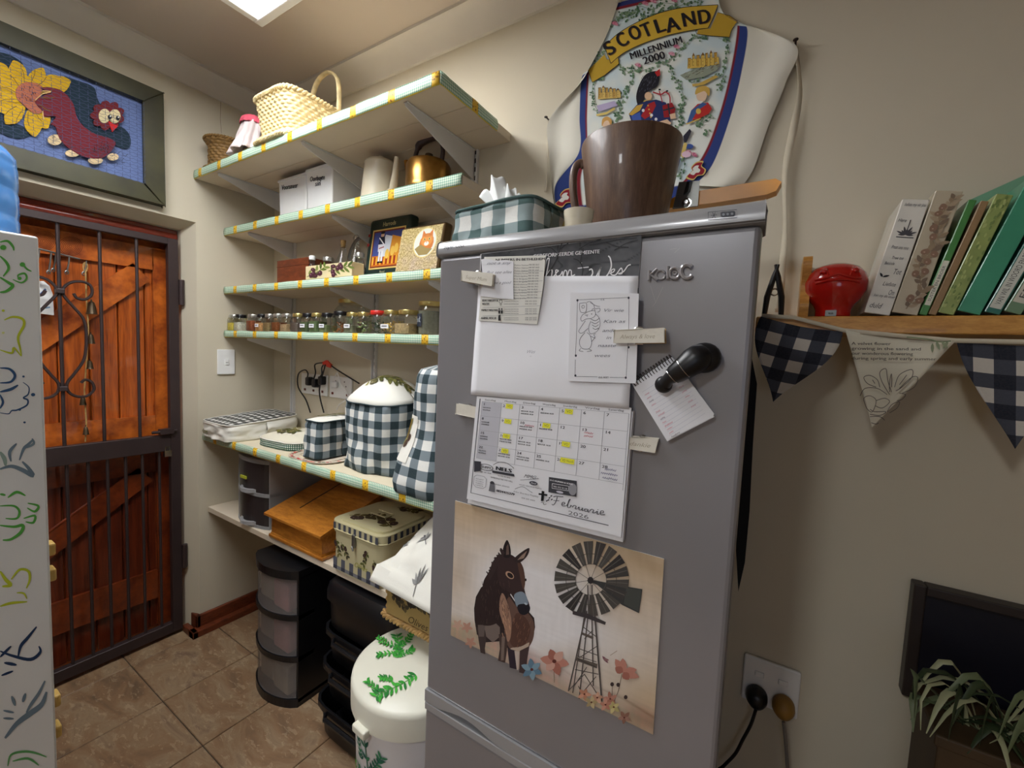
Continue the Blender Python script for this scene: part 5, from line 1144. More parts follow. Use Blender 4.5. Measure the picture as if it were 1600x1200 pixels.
for i, (wd_, x, y) in enumerate((('Wes', 452, 745), ('ily', 462, 772), ('noi', 474, 790))): a.text(wd_, x, y, 22, (176, 176, 184), (1, 0), (.2, -1), shear=.4)
a.build('pencil_words', lambda px, py, h: Vector((at(px, py, 1, FY).x, FY-.0120-h, at(px, py, 1, FY).z)), cal)
Q = [(746, 619), (987, 637), (971, 839), (730, 779)]
cq = [at(p[0], p[1], 1, FY-.012) for p in Q]
MB().ext([at(p[0]+5, p[1]+5, 1, FY-.001) for p in Q], (0, -.009, 0)).build('page_stack', 'paper', cal, False)
MB().ext(cq, (0, -.0016, 0)).build('month_page', 'paper', cal, False)
def cm(u, v, h): # u,v in 0..1 on the page quad
    p = cq[0].lerp(cq[1], u).lerp(cq[3].lerp(cq[2], u), v); return Vector((p.x, FY-.0139-h, p.z))
a = Art(); a.dh = .000007; K = (60, 60, 66); LG = (168, 168, 174)
days = ['Sondag', 'Maandag', 'Dinsdag', 'Woensdag', 'Donderdag', 'Vrydag', 'Saterdag']
c0, cw, r0, rh = .045, [.15]+[.1325]*6, .045, .135
xs_ = [c0]; [xs_.append(xs_[-1]+w_) for w_ in cw]
a.poly([(xs_[0], r0), (xs_[1], r0), (xs_[1], r0+4*rh), (xs_[0], r0+4*rh)], (196, 196, 204))
for x in xs_: a.line([(x, r0), (x, r0+4*rh+(.05 if x == xs_[-1] else 0))], .003, LG)
for r in range(5): a.line([(xs_[0], r0+r*rh), (xs_[-1], r0+r*rh)], .0025, LG)
a.line([(.028, .02), (.028, .93), (.93, .93)], .007, (96, 96, 104)); 
for i, dn in enumerate(days): a.text(dn, xs_[i]+.02, r0-.012, .021, K, ydir=(0, -1), w=.085)
dn = 1
hl_ = {(0, 1): 'VD', (0, 4): 'VD', (1, 1): 'VD', (1, 3): 'VD', (2, 1): 'VD', (2, 4): 'VD', (3, 1): 'VD', (3, 4): 'VD Nuusb'}
random.seed(8)
for r in range(4):
    for c_ in range(7):
        x, y = xs_[c_]+.012, r0+r*rh+.034
        a.text(str(dn), x, y, .032, K, ydir=(0, -1), bold=.01); dn += 1
        if (r, c_) in hl_:
            L_ = .085 if (r, c_) == (3, 4) else .05; a.poly([(x+.022, y-.032), (x+.022+L_, y-.03), (x+.02+L_, y+.012), (x+.02, y+.01)], (238, 234, 70)); a.text(hl_[(r, c_)], x+.032, y, .03, (120, 140, 60), ydir=(0, -1), w=.03 if L_ < .06 else .07)
        if c_ in (0, 2, 3) or (c_ == 1 and r > 1):
            for q in range(2 if c_ != 3 else 1):
                a.text(random.choice(['BYBELSKOOL 09:00', 'EREDIENS 18:30', 'KERKRAAD 17:00', 'BIDUUR 18:30']) if c_ else random.choice(['EREDIENS', 'NAGMAAL', 'KATKISASIE']), x, y+.026+q*.022, .015, K, ydir=(0, -1), bold=.02, w=.085 if c_ else .06)
for (x, y, w_) in ((xs_[2]+.05, r0+rh+.04, .06), (xs_[5]+.03, r0+rh+.045, .05), (xs_[6]+.03, r0+3*rh+.04, .06), (xs_[6]+.01, r0+3*rh+.075, .09), (xs_[6]+.02, r0+3*rh+.11, .08), (xs_[5]+.03, r0+rh+.07, .05)): a.scrib(x, y, w_, .018, (200, 120, 130) if x < xs_[6] else (120, 120, 150), .003)
# advertisers strip
a.poly([(.035, .615), (.085, .61), (.09, .70), (.04, .72)], (60, 60, 68)); a.line([(.13+.05*math.cos(t), .655+.03*math.sin(t)) for t in np.linspace(0, 6.28, 18)], .005, K); a.text('SLIPPY', .092, .665, .03, K, ydir=(0, -1), bold=.02, w=.075); a.text('081 301 3333', .09, .71, .014, K, ydir=(0, -1), bold=.02, w=.08)
a.text('NELS', .2, .66, .048, (40, 40, 46), ydir=(0, -1), bold=.04, w=.115); a.poly([(.175, .672), (.335, .668), (.34, .69), (.18, .694)], (60, 60, 66)); a.curve([(.18, .62), (.22, .585), (.27, .58), (.31, .6), (.33, .618)], .004, K); a.text('Tel 058 303 5555', .22, .715, .016, K, ydir=(0, -1), w=.09)
a.text('MMG', .4, .68, .042, (70, 70, 76), (1, -.05), (.05, -1), shear=.4, w=.085); a.curve([(.38, .71), (.44, .69), (.5, .665)], .003, K); a.ell(.47, .715, .028, .018, (70, 70, 80)); a.text('Ford', .452, .722, .022, (230, 230, 234), ydir=(0, -1), shear=.4, w=.036); a.text('SALES SERVICE PARTS', .375, .755, .013, K, ydir=(0, -1), w=.15)
a.poly([(.565, .635), (.735, .625), (.74, .755), (.57, .765)], (66, 66, 72)); a.ell(.715, .7, .025, .05, (150, 150, 156)); a.text('H C HUMAN & SONS', .573, .665, .018, (230, 230, 232), ydir=(0, -1), bold=.02, w=.14); a.line([(.59, .685), (.69, .68), (.69, .72), (.59, .725)], .004, (220, 220, 224), closed=True); a.text('082 553 8118', .597, .712, .018, (230, 230, 232), ydir=(0, -1), w=.085); a.ell(.64, .745, .022, .01, (200, 200, 210))
a.line([(.045, .765), (.065, .745), (.12, .745), (.14, .765), (.14, .84), (.12, .86), (.065, .86), (.045, .84)], .004, (150, 150, 158), closed=True)
for q in range(4): a.text(['KRAFT', 'MOTORS &', 'PANEELBOU', 'DIENSTE'][q], .06, .785+q*.02, .014, (120, 120, 126), ydir=(0, -1), w=.06)
a.ell(.185, .79, .016, .018, K); a.poly([(.17, .8), (.2, .8), (.21, .87), (.165, .87)], (110, 110, 116)); a.text('SAFFRON & THE OAK HALL', .17, .745, .02, K, ydir=(0, -1), w=.16); a.text('FUNERAL SERVICES', .2, .80, .016, K, ydir=(0, -1), w=.11); a.text('0834415379', .22, .86, .03, K, ydir=(0, -1), bold=.03, w=.13)
a.curve([(.35, .8), (.4, .765), (.45, .79), (.47, .8)], .004, (120, 120, 126)); a.text('Arbor Boerdery Projekte', .34, .83, .022, (120, 120, 126), ydir=(0, -1), shear=.3, w=.17); a.text('058 303 4404', .4, .87, .016, K, ydir=(0, -1), w=.09)
a.poly([(.528, .765), (.545, .765), (.545, .85), (.528, .855)], (26, 26, 30)); a.poly([(.51, .79), (.565, .785), (.565, .80), (.51, .805)], (26, 26, 30)); 
for q in ((.575, .82), (.585, .8), (.57, .84), (.59, .83), (.56, .85)): a.leaf(q[0], q[1], .02, .008, -1, (40, 40, 44))
a.curve([(.53, .87), (.54, .86), (.55, .88), (.565, .87)], .003, K)
def cw2(pts): a.curve(pts, .0055, (96, 96, 102))
cw2([(.628, .788), (.624, .82), (.616, .85), (.606, .866), (.598, .86)]); cw2([(.604, .797), (.62, .785), (.648, .782), (.664, .776)]); cw2([(.606, .826), (.642, .818)])
xq = .655
for L_ in 'ebruarie':
    if L_ == 'e': cw2([(xq, .845), (xq+.02, .835), (xq+.018, .822), (xq+.006, .83), (xq+.008, .855), (xq+.03, .848)])
    elif L_ == 'b': cw2([(xq, .848), (xq+.014, .80), (xq+.018, .785), (xq+.010, .80), (xq+.006, .855), (xq+.022, .85), (xq+.024, .835), (xq+.032, .84)])
    elif L_ == 'r': cw2([(xq, .848), (xq+.010, .83), (xq+.022, .833), (xq+.018, .856), (xq+.032, .85)])
    elif L_ == 'u': cw2([(xq, .846), (xq+.006, .833), (xq+.008, .857), (xq+.022, .85), (xq+.026, .833), (xq+.026, .857), (xq+.034, .852)])
    elif L_ == 'a': cw2([(xq+.022, .836), (xq+.006, .84), (xq+.008, .858), (xq+.022, .85), (xq+.024, .836), (xq+.026, .858), (xq+.034, .852)])
    elif L_ == 'i': cw2([(xq, .85), (xq+.010, .834), (xq+.010, .858), (xq+.022, .852)]); a.ell(xq+.012, .822, .003, .003, K)
    xq += .0335 if L_ != 'i' else .022
a.text('2026', .70, .915, .048, (110, 110, 116), (1, .0), (0, -1), w=.12)
a.build('month_print', cm, cal)

# emergency numbers list and torn note
Zp = lambda q: [(680+x*.325, 310+y*.325) for x, y in q]
ls = sheetP('phone_number_list', 'printed cream list of emergency numbers clipped to the calendar', 'paper', Zp([(238, 282), (532, 274), (520, 420), (492, 606), (210, 588)]), .008, .0012, 'paperb')
a = Art((680, 310, .325)); K2 = (44, 44, 44)
a.text('NUMBERS IN BETHLEHEM', 290, 302, 17, K2, (1, -.025), (0, -1), bold=.02, w=236)
for i in range(13):
    y = 322+i*13.2; a.text(random.choice(['Emergency Services', 'Ambulance ', 'Fire Brigade', 'Municipality ', 'Police Station']), 382-i*.8, y+2, 9, (90, 90, 90), w=66); a.text('058 %03d %04d' % (random.randint(300, 310), random.randint(1000, 9999)), 450-i*.8, y, 10, (70, 70, 70), w=50)
for y in (353, 400, 452, 482, 520, 560): a.line([(228, y+6), (520-(y-353)*.08, y-4)], 1.2, (130, 130, 130))
a.text('ELECTRICITY &', 226, 496, 14, K2, bold=.02, w=76); a.text('WATER', 226, 512, 14, K2, bold=.02, w=34); a.text('FAMILY WELFARE', 222, 542, 14, K2, bold=.02, w=80); a.text('ANIMAL RESCUE', 220, 580, 14, K2, bold=.02, w=74)
a.line([(315+8*math.cos(t), 496+9*math.sin(t)) for t in np.linspace(0, 6.28, 12)], 1.8, K2); a.line([(312, 506), (312, 514), (318, 514), (318, 506)], 2, K2)
for x in (308, 320): a.ell(x, 532, 4, 4, K2); a.poly([(x-5, 538), (x+5, 538), (x+4, 554), (x-4, 554)], K2)
a.poly([(303, 568), (312, 562), (316, 588), (303, 588)], K2); a.ell(309, 564, 5, 4, K2)
for y in (497, 510, 535, 545, 556, 577, 586): a.text('Community Services Line', 330, y, 9, (80, 80, 80), w=70); a.text('058 303 5555', 432, y, 9, (80, 80, 80), w=56)
a.build('printed_list', onY(FY-.0096), ls)
nt_ = sheetP('torn_note', 'small torn white note with faint handwriting over the phone number list', 'note', Zp([(222, 294), (240, 290), (300, 300), (345, 296), (378, 304), (376, 400), (378, 486), (300, 480), (218, 470), (232, 400)]), .0098, .0008, 'paper')
a = Art((680, 310, .325))
for (w_, x, y, L_) in (('not a sny', 246, 318, 120), ('But see alles', 244, 362, 124), ('have a good', 262, 412, 104)): a.text(w_, x, y, 19, (150, 150, 158), (1, -.02), (.15, -1), shear=.4, w=L_)
a.build('handwriting', onY(FY-.0110), nt_)
# card with scarf animal drawing
cd_ = sheetP('drawing_card', 'white card with a pen drawing of a scarfed animal and handwritten words', 'card', Zp([(652, 452), (980, 458), (966, 890), (640, 878)]), .0165, .0012, 'paper')
a = Art((680, 310, .325)); I = (70, 70, 80); ln = lambda pts, wd=2.0: a.curve(pts, wd, I)
for pts in ([(684, 488), (932, 476)], [(684, 488), (680, 640), (674, 760)], [(674, 775), (672, 855)], [(672, 856), (780, 858)], [(838, 860), (918, 862)], [(918, 862), (930, 640), (932, 476)]): a.line(pts, 1.8, I)
for x, y in ((684, 490), (930, 478), (674, 852), (916, 862), (676, 756), (930, 716)): a.ell(x, y, 5, 6, I)
a.text('GUL-HOEY', 784, 865, 12, I, bold=.02, w=50); a.text('2.6.', 794, 490, 11, I, w=22)
ln([(694, 505), (724, 502), (728, 520), (724, 545), (702, 548), (694, 530), (694, 505)]); a.line([(711+7*math.cos(t), 521+7*math.sin(t)) for t in np.linspace(0, 6.28, 10)], 2, I); ln([(728, 500), (745, 496), (762, 512), (768, 530), (790, 528), (792, 540), (780, 548)]); ln([(745, 500), (770, 515), (792, 520)])
ln([(708, 560), (735, 545), (765, 540), (770, 560), (755, 575), (725, 580), (705, 590), (700, 575), (708, 560)]); ln([(720, 562), (735, 560)]); a.ell(730, 566, 2, 2, I); a.ell(752, 556, 3, 2, I); ln([(752, 540), (760, 530), (770, 540)])
for q in range(4): ln([(748+q*3, 580+q*14), (770, 588+q*14), (790-q*2, 575+q*16)], 2.2)
ln([(770, 555), (788, 575), (792, 610), (776, 640), (745, 650), (738, 620), (748, 590)]); ln([(722, 588), (700, 620), (690, 640), (705, 648), (735, 625)]); ln([(720, 645), (698, 672), (694, 700), (708, 722), (740, 722), (752, 695), (745, 660), (730, 645)]); ln([(700, 722), (692, 732), (712, 736)]); ln([(738, 724), (752, 732), (730, 736)]); ln([(750, 690), (768, 668), (762, 655), (772, 650)]); ln([(745, 662), (760, 668), (770, 672)])
for (w_, x, y, L_) in (('Vir wie', 806, 545, 100), ('Kan as', 806, 598, 108), ('ander', 802, 642, 82), ('in', 820, 676, 26), ('naaste', 780, 714, 88), ('wees', 762, 762, 80)): a.text(w_, x, y, 21, (130, 130, 138), (1, 0), (.1, -1), shear=.25, w=L_)
a.build('pen_drawing', onY(FY-.0178), cd_)

def peg(name, label, poly_, d0, txt, col_end=False):
    P = [at(680+x*.325, 310+y*.325, 1, FY-d0) for x, y in poly_]; c = sum(P, Vector())/4
    t = thing(name, label, 'clothes peg', (c.x, FY-d0, min(p.z for p in P)), 'wooden peg magnets on the fridge')
    MB().ext(P, (0, -.007, 0)).build('front_jaw', M['pegw'], t, False, .0015, 2)
    ctr_ = lambda k_, dz: (P[0].lerp(P[1], k_)).lerp(P[3].lerp(P[2], k_), dz)
    MB().ext([P[0].lerp(P[1], .1)+Vector((0, .0025, 0)), P[1]+Vector((0, .0025, 0)), P[2]+Vector((0, .0025, -.001)), P[3].lerp(P[2], .1)+Vector((0, .0025, -.001))], (0, d0*.8 if d0 < .01 else .006, 0)).build('back_jaw', M['pegw2'], t, False, .001, 1)
    MB().tube([ctr_(.42, -.12)+Vector((0, -.001, 0)), ctr_(.5, -.16)+Vector((0, -.003, 0)), ctr_(.58, -.12)+Vector((0, -.001, 0))], .0018, 6).tube([ctr_(.42, 1.12)+Vector((0, -.001, 0)), ctr_(.58, 1.12)+Vector((0, -.001, 0))], .0018, 6).build('spring', 'chrome', t)
    if txt:
        a = Art(); a.text(txt, .12, .72, .5, (176, 166, 146), (1, 0), (0, -1), shear=.3, w=.72)
        a.build('lettering', lambda x, y, h: Vector((P[0].lerp(P[1], x).lerp(P[3].lerp(P[2], x), y).x, FY-d0-.0071-h, P[0].lerp(P[1], x).lerp(P[3].lerp(P[2], x), y).z)), t)
M['pegw'] = mat('whitewashed_peg_wood', (222, 217, 204), .7, var=.05, vs=60, bump=.2, bs=200); M['pegw2'] = mat('bare_peg_wood', (200, 164, 104), .6, var=.12, vs=60)
peg('clothes_peg', 'whitewashed peg magnet holding the torn note at the top left of the calendar', [(140, 353), (285, 368), (280, 420), (138, 398)], .0125, 'Super Mum')
peg('clothes_peg', 'whitewashed peg magnet holding the drawing card, at the right of the blank page', [(868, 636), (1100, 628), (1102, 690), (868, 692)], .0185, 'Always & love')
Pq = lambda q: [(x, y+(580-310)/.325) for x, y in q]
peg('clothes_peg', 'peg magnet peeking out left of the month page', Pq([(115, 158), (225, 178), (222, 225), (110, 203)]), .0035, '')
peg('clothes_peg', 'peg magnet with bare wood end right of the month page', Pq([(925, 312), (1072, 325), (1058, 384), (920, 364)]), .0035, 'dankie')

# spiral notepad and big black magnet
Zn = lambda q: [(980+x*.18336, 500+y*.18336) for x, y in q]
npd = sheetP('spiral_notepad', 'small spiral notepad of lined paper with red handwriting, tilted on the fridge', 'notepad', Zn([(52, 545), (385, 318), (430, 365), (748, 822), (350, 1028)]), .003, .007, 'paper', .0)
P_ = [at(*p, 1, FY-.0105) for p in Zn([(48, 560), (380, 330), (748, 815), (358, 1022)])]; 
MB().ext([at(*p, 1, FY-.0102) for p in Zn([(56, 550), (385, 322), (742, 800), (725, 830), (348, 1020)])], (0, -.0008, 0)).build('top_leaf', 'paper', npd, False)
for i in range(15):
    k_ = i/14; c_ = at(*Zn([(64+316*k_, 538-208*k_)])[0], 1, FY-.007); dr_ = (at(*Zn([(48, 520)])[0], 1, FY)-at(*Zn([(100, 600)])[0], 1, FY)).normalized()
    MB().tube([c_+Vector((0, math.cos(t)*.0055, 0))+dr_*math.sin(t)*.0075 for t in np.linspace(0, 2*PI, 10)], .0007, 5, closed=False).build('spiral_wire', 'slot' if i % 2 else 'iron', npd)
a = Art((980, 500, .18336))
e1, e2 = Vector((330, -200)), Vector((305, 480)); o_ = Vector((64, 560))
pt = lambda u, v: tuple(o_+e1*u+e2*v)
for i in range(13): a.line([pt(.06, .14+.064*i), pt(.99, .13+.064*i)], 1.6, (178, 182, 200))
random.seed(4); xd = e1.normalized()
for i in range(13): 
    x, y = pt(.08, .2+.062*i)
    if i != 4: a.scrib(x, y, random.uniform(30, 95) if i > 5 else 40, 15, (214, 130, 146) if i % 5 != 2 else (120, 100, 120), 2.2, xd)
for i in range(8): x, y = pt(.80, .12+.085*i); a.scrib(x, y, 44, 15, (206, 130, 150), 2.0, xd)
a.build('red_handwriting', onY(FY-.0112), npd)
mg = thing('black_hook_magnet', 'big black bottle shaped magnet holding the spiral notepad', 'magnet', at(1075, 580, 1, FY-.02))
q3 = lambda x, y, dd: at(980+x*.18336, 500+y*.18336, 1, FY-dd)
MB().ball(q3(310, 550, .019), .0125, .008, .0125).tube([q3(320, 545, .024), q3(350, 505, .027), q3(385, 480, .028), q3(410, 470, .028)], [.009, .0085, .0105, .012], 14).build('suction_pad', 'black', mg)
MB().tube([q3(380, 480, .028), q3(384, 477, .028)], .0125, 16).tube([q3(480, 412, .028), q3(483, 410, .028)], .0162, 16).build('ring', 'chrome', mg)
MB().tube([q3(386, 476, .028), q3(400, 465, .028), q3(478, 414, .026), q3(560, 350, .024), q3(600, 325, .022), q3(650, 310, .018), q3(690, 300, .014)], [.0118, .0135, .016, .0185, .019, .017, .011], 16).build('grip', 'black', mg)
MB().ball(q3(655, 322, .014), .022, .014, .021).ball(q3(590, 400, .013), .011, .010, .010).build('magnet_head', 'black', mg)

# ---------------------------------------------------------------- donkey poster
ps = thing('donkey_poster', 'rustic poster of a donkey and a windmill among flowers on the fridge', 'poster', (-.32, FY-.001, .925))
D0 = (660, 760, .36681)
pc4 = [(712, 782), (1038, 873), (1021, 1147), (705, 992)]; pq = [at(*p, 1, FY-.001) for p in pc4]
MB().ext(pq, (0, -.0012, 0)).build('poster_sheet', 'paperb', ps, False)
def pm(u, v): p = pq[0].lerp(pq[1], u).lerp(pq[3].lerp(pq[2], u), v); return (p.x, FY-.0024, p.z)
def pcol(u, v):
    n_ = nz(u*3.2, v*3, 1); n2_ = nz(u*60, v*6, 2)*.5+nz(u*5, v*60, 7)*.5; w_ = min(1, max(0, 1.3-abs(u-.45)*1.9-.6*max(0, .22-v)/.22+.5*n_))*min(1, .3+v*2.2)
    w_ = max(0, min(1, w_)); tan, whi = (196, 172, 142), (232, 228, 228); c_ = [t+(q-t)*w_+9*n2_ for t, q in zip(tan, whi)]
    g = max(0, min(1, (v-(.80-.03*math.sin(u*7)+.03*n_+(.05*u)))/.12)); gr = (168+30*n2_, 142+20*n_, 116); c_ = [a_+(b_-a_)*g*.75 for a_, b_ in zip(c_, gr)]
    b_ = max(0, 1-abs(v-(.84+.05*u+.01*math.sin(u*20)))/.012)*max(0, u-.2); c_ = [a_-60*b_*.6 for a_ in c_]
    e = max(0, .5*nz(u*7, v*7, 5)-.02)*(1-w_); c_ = [x-70*e for x in c_]
    return tuple(max(0, min(255, x)) for x in c_)
colorgrid('poster_print', 150, 105, pm, pcol, ps, 'ptint')
a = Art(D0); a.dh = .000006; BK = (38, 28, 28)
for (x, y, c_) in ((190, 600, (186, 142, 124)), (205, 665, (180, 136, 118)), (150, 590, (196, 160, 140))):
    for q in range(5): a.leaf(x, y, 26, 14, q*1.25+.3, c_)
a.poly([(250, 430), (228, 470), (220, 520), (222, 570), (232, 630), (262, 665), (330, 660), (380, 705), (430, 705), (468, 660), (480, 600), (476, 560), (450, 530), (400, 500), (360, 440), (300, 400)], (46, 34, 34))
a.poly(smooth2([(365, 470), (400, 510), (450, 540), (474, 580), (474, 640), (452, 685), (410, 705), (372, 690), (352, 640), (350, 560)], 4, True), (104, 78, 68)); a.poly(smooth2([(400, 540), (440, 560), (460, 610), (440, 670), (400, 690), (372, 660), (380, 600)], 4, True), (88, 60, 50)); a.poly(smooth2([(375, 690), (420, 682), (455, 665), (440, 700), (400, 712)], 4, True), (186, 166, 148))
a.poly([(232, 600), (262, 600), (272, 650), (266, 690), (268, 715), (248, 708), (240, 660)], (66, 54, 52)); a.poly([(262, 590), (300, 570), (330, 600), (330, 640), (300, 665), (272, 640)], (118, 104, 98)); a.poly([(236, 590), (268, 590), (262, 640), (240, 640)], (100, 88, 84))
a.poly([(325, 630), (366, 620), (360, 700), (352, 752), (322, 742), (330, 690)], (72, 56, 52)); a.poly([(338, 640), (352, 640), (346, 740), (334, 742)], (120, 104, 96)); a.poly([(362, 690), (398, 700), (402, 780), (372, 772)], (48, 38, 48)); a.poly([(392, 700), (412, 704), (408, 782), (402, 782)], (196, 180, 168)); a.poly([(415, 700), (456, 680), (446, 740), (440, 800), (412, 792)], (70, 54, 54))
a.poly(smooth2([(250, 450), (262, 400), (285, 360), (300, 320), (330, 290), (380, 292), (400, 320), (400, 400), (380, 450), (350, 500), (340, 560), (300, 590), (255, 590), (225, 560), (228, 490)], 4, True), (48, 34, 34)); a.poly(smooth2([(335, 460), (352, 470), (378, 560), (376, 640), (362, 660), (350, 600), (328, 530)], 4, True), (160, 124, 104))
a.poly(smooth2([(330, 300), (360, 285), (400, 305), (425, 335), (436, 380), (432, 420), (440, 460), (456, 505), (455, 535), (430, 548), (408, 530), (396, 490), (370, 450), (335, 430), (320, 370)], 4, True), (58, 42, 42)); a.poly(smooth2([(405, 320), (428, 345), (438, 400), (430, 440), (415, 380)], 4, True), (88, 62, 52))
a.poly(smooth2([(392, 460), (420, 448), (440, 462), (450, 500), (430, 515), (405, 515), (394, 490)], 4, True), (128, 142, 156)); a.poly(smooth2([(405, 508), (430, 500), (456, 508), (456, 532), (434, 548), (412, 538)], 4, True), (30, 26, 34)); a.ell(440, 500, 7, 4, (180, 190, 200), .6)
a.poly(smooth2([(345, 300), (344, 262), (360, 228), (374, 258), (374, 300)], 4, True), (34, 26, 28)); a.poly([(356, 292), (358, 256), (366, 244), (370, 290)], (104, 84, 76)); a.poly(smooth2([(388, 312), (415, 285), (454, 262), (450, 290), (428, 316), (408, 326)], 4, True), (50, 38, 38)); a.poly([(404, 314), (424, 292), (446, 274), (432, 306)], (150, 126, 112))
a.ell(372, 378, 21, 13, (186, 150, 126), .7); a.ell(374, 379, 15, 9, BK, .7); a.ell(440, 398, 4, 6, BK)
random.seed(2)
for i in range(26): t_ = i/25; x, y = 282+60*t_, 385-112*t_; a.line([(x+8, y+12), (x-8+random.uniform(-4, 4), y-14+random.uniform(-5, 5))], 5, (56, 42, 42))
for i in range(70): x, y = random.uniform(240, 370), random.uniform(400, 580); a.line([(x, y), (x+random.uniform(-4, 6), y+random.uniform(10, 22))], 1.6, random.choice([(66, 50, 48), (34, 26, 30), (86, 66, 60)]))
for i in range(50): x, y = random.uniform(385, 465), random.uniform(540, 680); a.line([(x, y), (x-5, y+14)], 1.6, random.choice([(140, 100, 80), (84, 58, 50), (110, 76, 62)]))
for i in range(20): x, y = random.uniform(338, 372), random.uniform(480, 640); a.line([(x, y), (x+5, y+18)], 1.8, random.choice([(204, 160, 128), (140, 98, 76)]))
# windmill
wc = (716, 400)
a.poly([(700, 400), (735, 400), (860, 425), (937, 438), (922, 540), (850, 505), (745, 420)], (60, 60, 60)); a.poly([(868, 432), (934, 442), (920, 534), (858, 500)], (72, 74, 70))
for i in range(18):
    t_ = 2*PI*i/18+.12; ex = lambda r1, r2, an: (wc[0]+(r1*155/160)*math.cos(an)*(1 if math.cos(an) < 0 else 1.06)+0, wc[1]-8*0+r1*math.sin(an)*(1.05 if math.sin(an) < 0 else .96)) 
    a.poly([ex(66, 0, t_-.13), ex(160, 0, t_-.142), ex(160, 0, t_+.12), ex(66, 0, t_+.11)], random.choice([(66, 62, 60), (78, 74, 70), (54, 50, 50)])); a.line([ex(74, 0, t_-.02), ex(156, 0, t_-.03)], 3, (104, 100, 94))
a.line([ex(108, 0, t) for t in np.linspace(0, 2*PI, 40)], 2.4, (70, 66, 62)); a.line([ex(66, 0, t) for t in np.linspace(0, 2*PI, 40)], 2.0, (90, 84, 80))
for i in range(9): a.line([wc, ex(70, 0, .2+i*2*PI/9)], 1.8, (70, 66, 64))
a.ell(wc[0], wc[1], 13, 15, (48, 44, 46)); TW = (84, 76, 72)
for p0, p1, w_ in (((700, 530), (622, 872), 6), ((734, 545), (764, 915), 7), ((688, 560), (640, 880), 4), ((704, 420), (708, 560), 5), ((722, 420), (722, 560), 5), ((704, 560), (668, 905), 5), ((722, 560), (728, 850), 5)): a.line([p0, p1], w_, TW)
for (x0_, y0_, x1_, y1_) in ((686, 600, 740, 640), (690, 650, 726, 612), (664, 690, 748, 720), (668, 730, 745, 680), (650, 780, 750, 800), (640, 860, 700, 770), (624, 868, 690, 800), (690, 800, 758, 905), (664, 900, 740, 810), (664, 850, 690, 900)): a.line([(x0_, y0_), (x1_, y1_)], 3.5, TW)
a.poly([(640, 530), (700, 540), (782, 578), (778, 590), (700, 562), (640, 545)], (66, 60, 62)); a.poly([(656, 728), (746, 756), (744, 776), (654, 742)], (98, 88, 80)); a.poly([(682, 622), (728, 640), (727, 652), (680, 632)], (98, 88, 80)); a.line([(658, 722), (742, 748)], 3, TW); a.line([(662, 735), (740, 770)], 3, (60, 54, 52))
def fl(x, y, r, cols, n_=6, a0=0, sq=1): 
    for i in range(n_): a.leaf(x, y, r*random.uniform(.8, 1.1), r*.55*sq, a0+i*2*PI/n_, cols[i % len(cols)])
    a.ell(x, y, r*.14, r*.13, (96, 48, 40))
OR = [(188, 130, 114), (164, 104, 90), (204, 160, 144)]
a.line([(560, 770), (562, 835)], 2, (90, 80, 60)); fl(562, 745, 64, OR, 6, .2, 1.1); fl(466, 780, 48, [(96, 126, 146), (126, 154, 170)], 6, .4, 1)
a.line([(850, 800), (835, 870), (812, 930)], 2, (90, 76, 60)); a.line([(808, 845), (808, 930)], 2, (90, 76, 60)); 
for q in ((-.2, 60), (.3, 72), (.9, 40), (-1.6, 60), (-2.1, 66), (-2.6, 40)): a.leaf(855, 792, q[1], 34, q[0], OR[int(q[1]) % 3])
for (x, y) in ((808, 843), (834, 845), (866, 898), (862, 990)): a.ell(x, y, 8, 9, (64, 50, 48))
a.leaf(766, 722, 40, 12, .9, (130, 88, 96)); a.leaf(770, 735, 26, 10, .2, (150, 110, 110)); a.line([(800, 720), (830, 700)], 2, (150, 120, 100))
for (x, y, c_) in ((690, 885, (186, 130, 104)), (745, 900, (190, 144, 118)), (800, 905, (166, 110, 92)), (815, 940, (180, 166, 110)), (860, 985, (140, 100, 84)), (780, 930, (180, 124, 104)), (720, 920, (170, 150, 110))): fl(x, y, 30, [c_, tuple(min(255, v_+22) for v_ in c_)], 5, x)
a.build('donkey_and_windmill_print', onY(FY-.0026), ps)

# ================================================================== THINGS ON TOP OF THE FRIDGE
FT = 1.7128
tc2 = (-.475, .80, FT)
t = cover((-.505, .775, FT+.003), .104, .066, .078, 'tissue_box', 'pale green gingham covered tissue box with a tissue poking out, on the fridge', 'tissue box', 'gingt', 'gingt', .2, 1.02, .004, .005, rot=-6, seed=3)
def tis(u, v):
    q = 2*u-1; return (-.515+q*(.012+.034*v)-.016*v, .762+.010*math.sin(q*7)*v+.006*v, FT+.078+(.082-.045*abs(q+.15)**1.2+.007*math.sin(q*13))*v)
MB().grid(30, 8, tis).grid(30, 8, lambda u, v: Vector(tis(1-u, v*.8))+Vector((.022*v, .014+.006*math.sin(u*15)*v, -.006))).build('tissue', 'tissue', t, True, 0, 2, .001)
MB().ball((-.515, .77, FT+.082), .036, .02, .012).build('tissue_slit_fold', 'tissue', t)
g = MB(); g.grid(20, 10, lambda u, v: (-.375+.019*math.cos(2*PI*u)*(1-.5*v)+.006*nz(u*5, v*3), .80+.03*math.sin(2*PI*u)*(1-.5*v), FT+.001+.07*v+.004*nz(u*7, v*5)))
tag(g.build('olive_gold_cloth', 'olived', None, True, 0, 2, .002), 'small crumpled olive gold cloth right of the tissue box', 'cloth')
t = thing('white_jug', 'small white open container between the tissue box and the brown bucket', 'container', (-.338, .755, FT))
MB().lathe([(.02, 0), (.022, .003), (.0285, .055), (.0275, .055), (.024, .006), (.001, .005)], (-.338, .755, FT), 22, cap=False).build('container_body', 'enamel', t)
BK_ = (-.302, .925, FT)
bkt = thing('brown_bucket', 'large dark brown flared bucket with a side handle standing on the fridge', 'bucket', BK_)
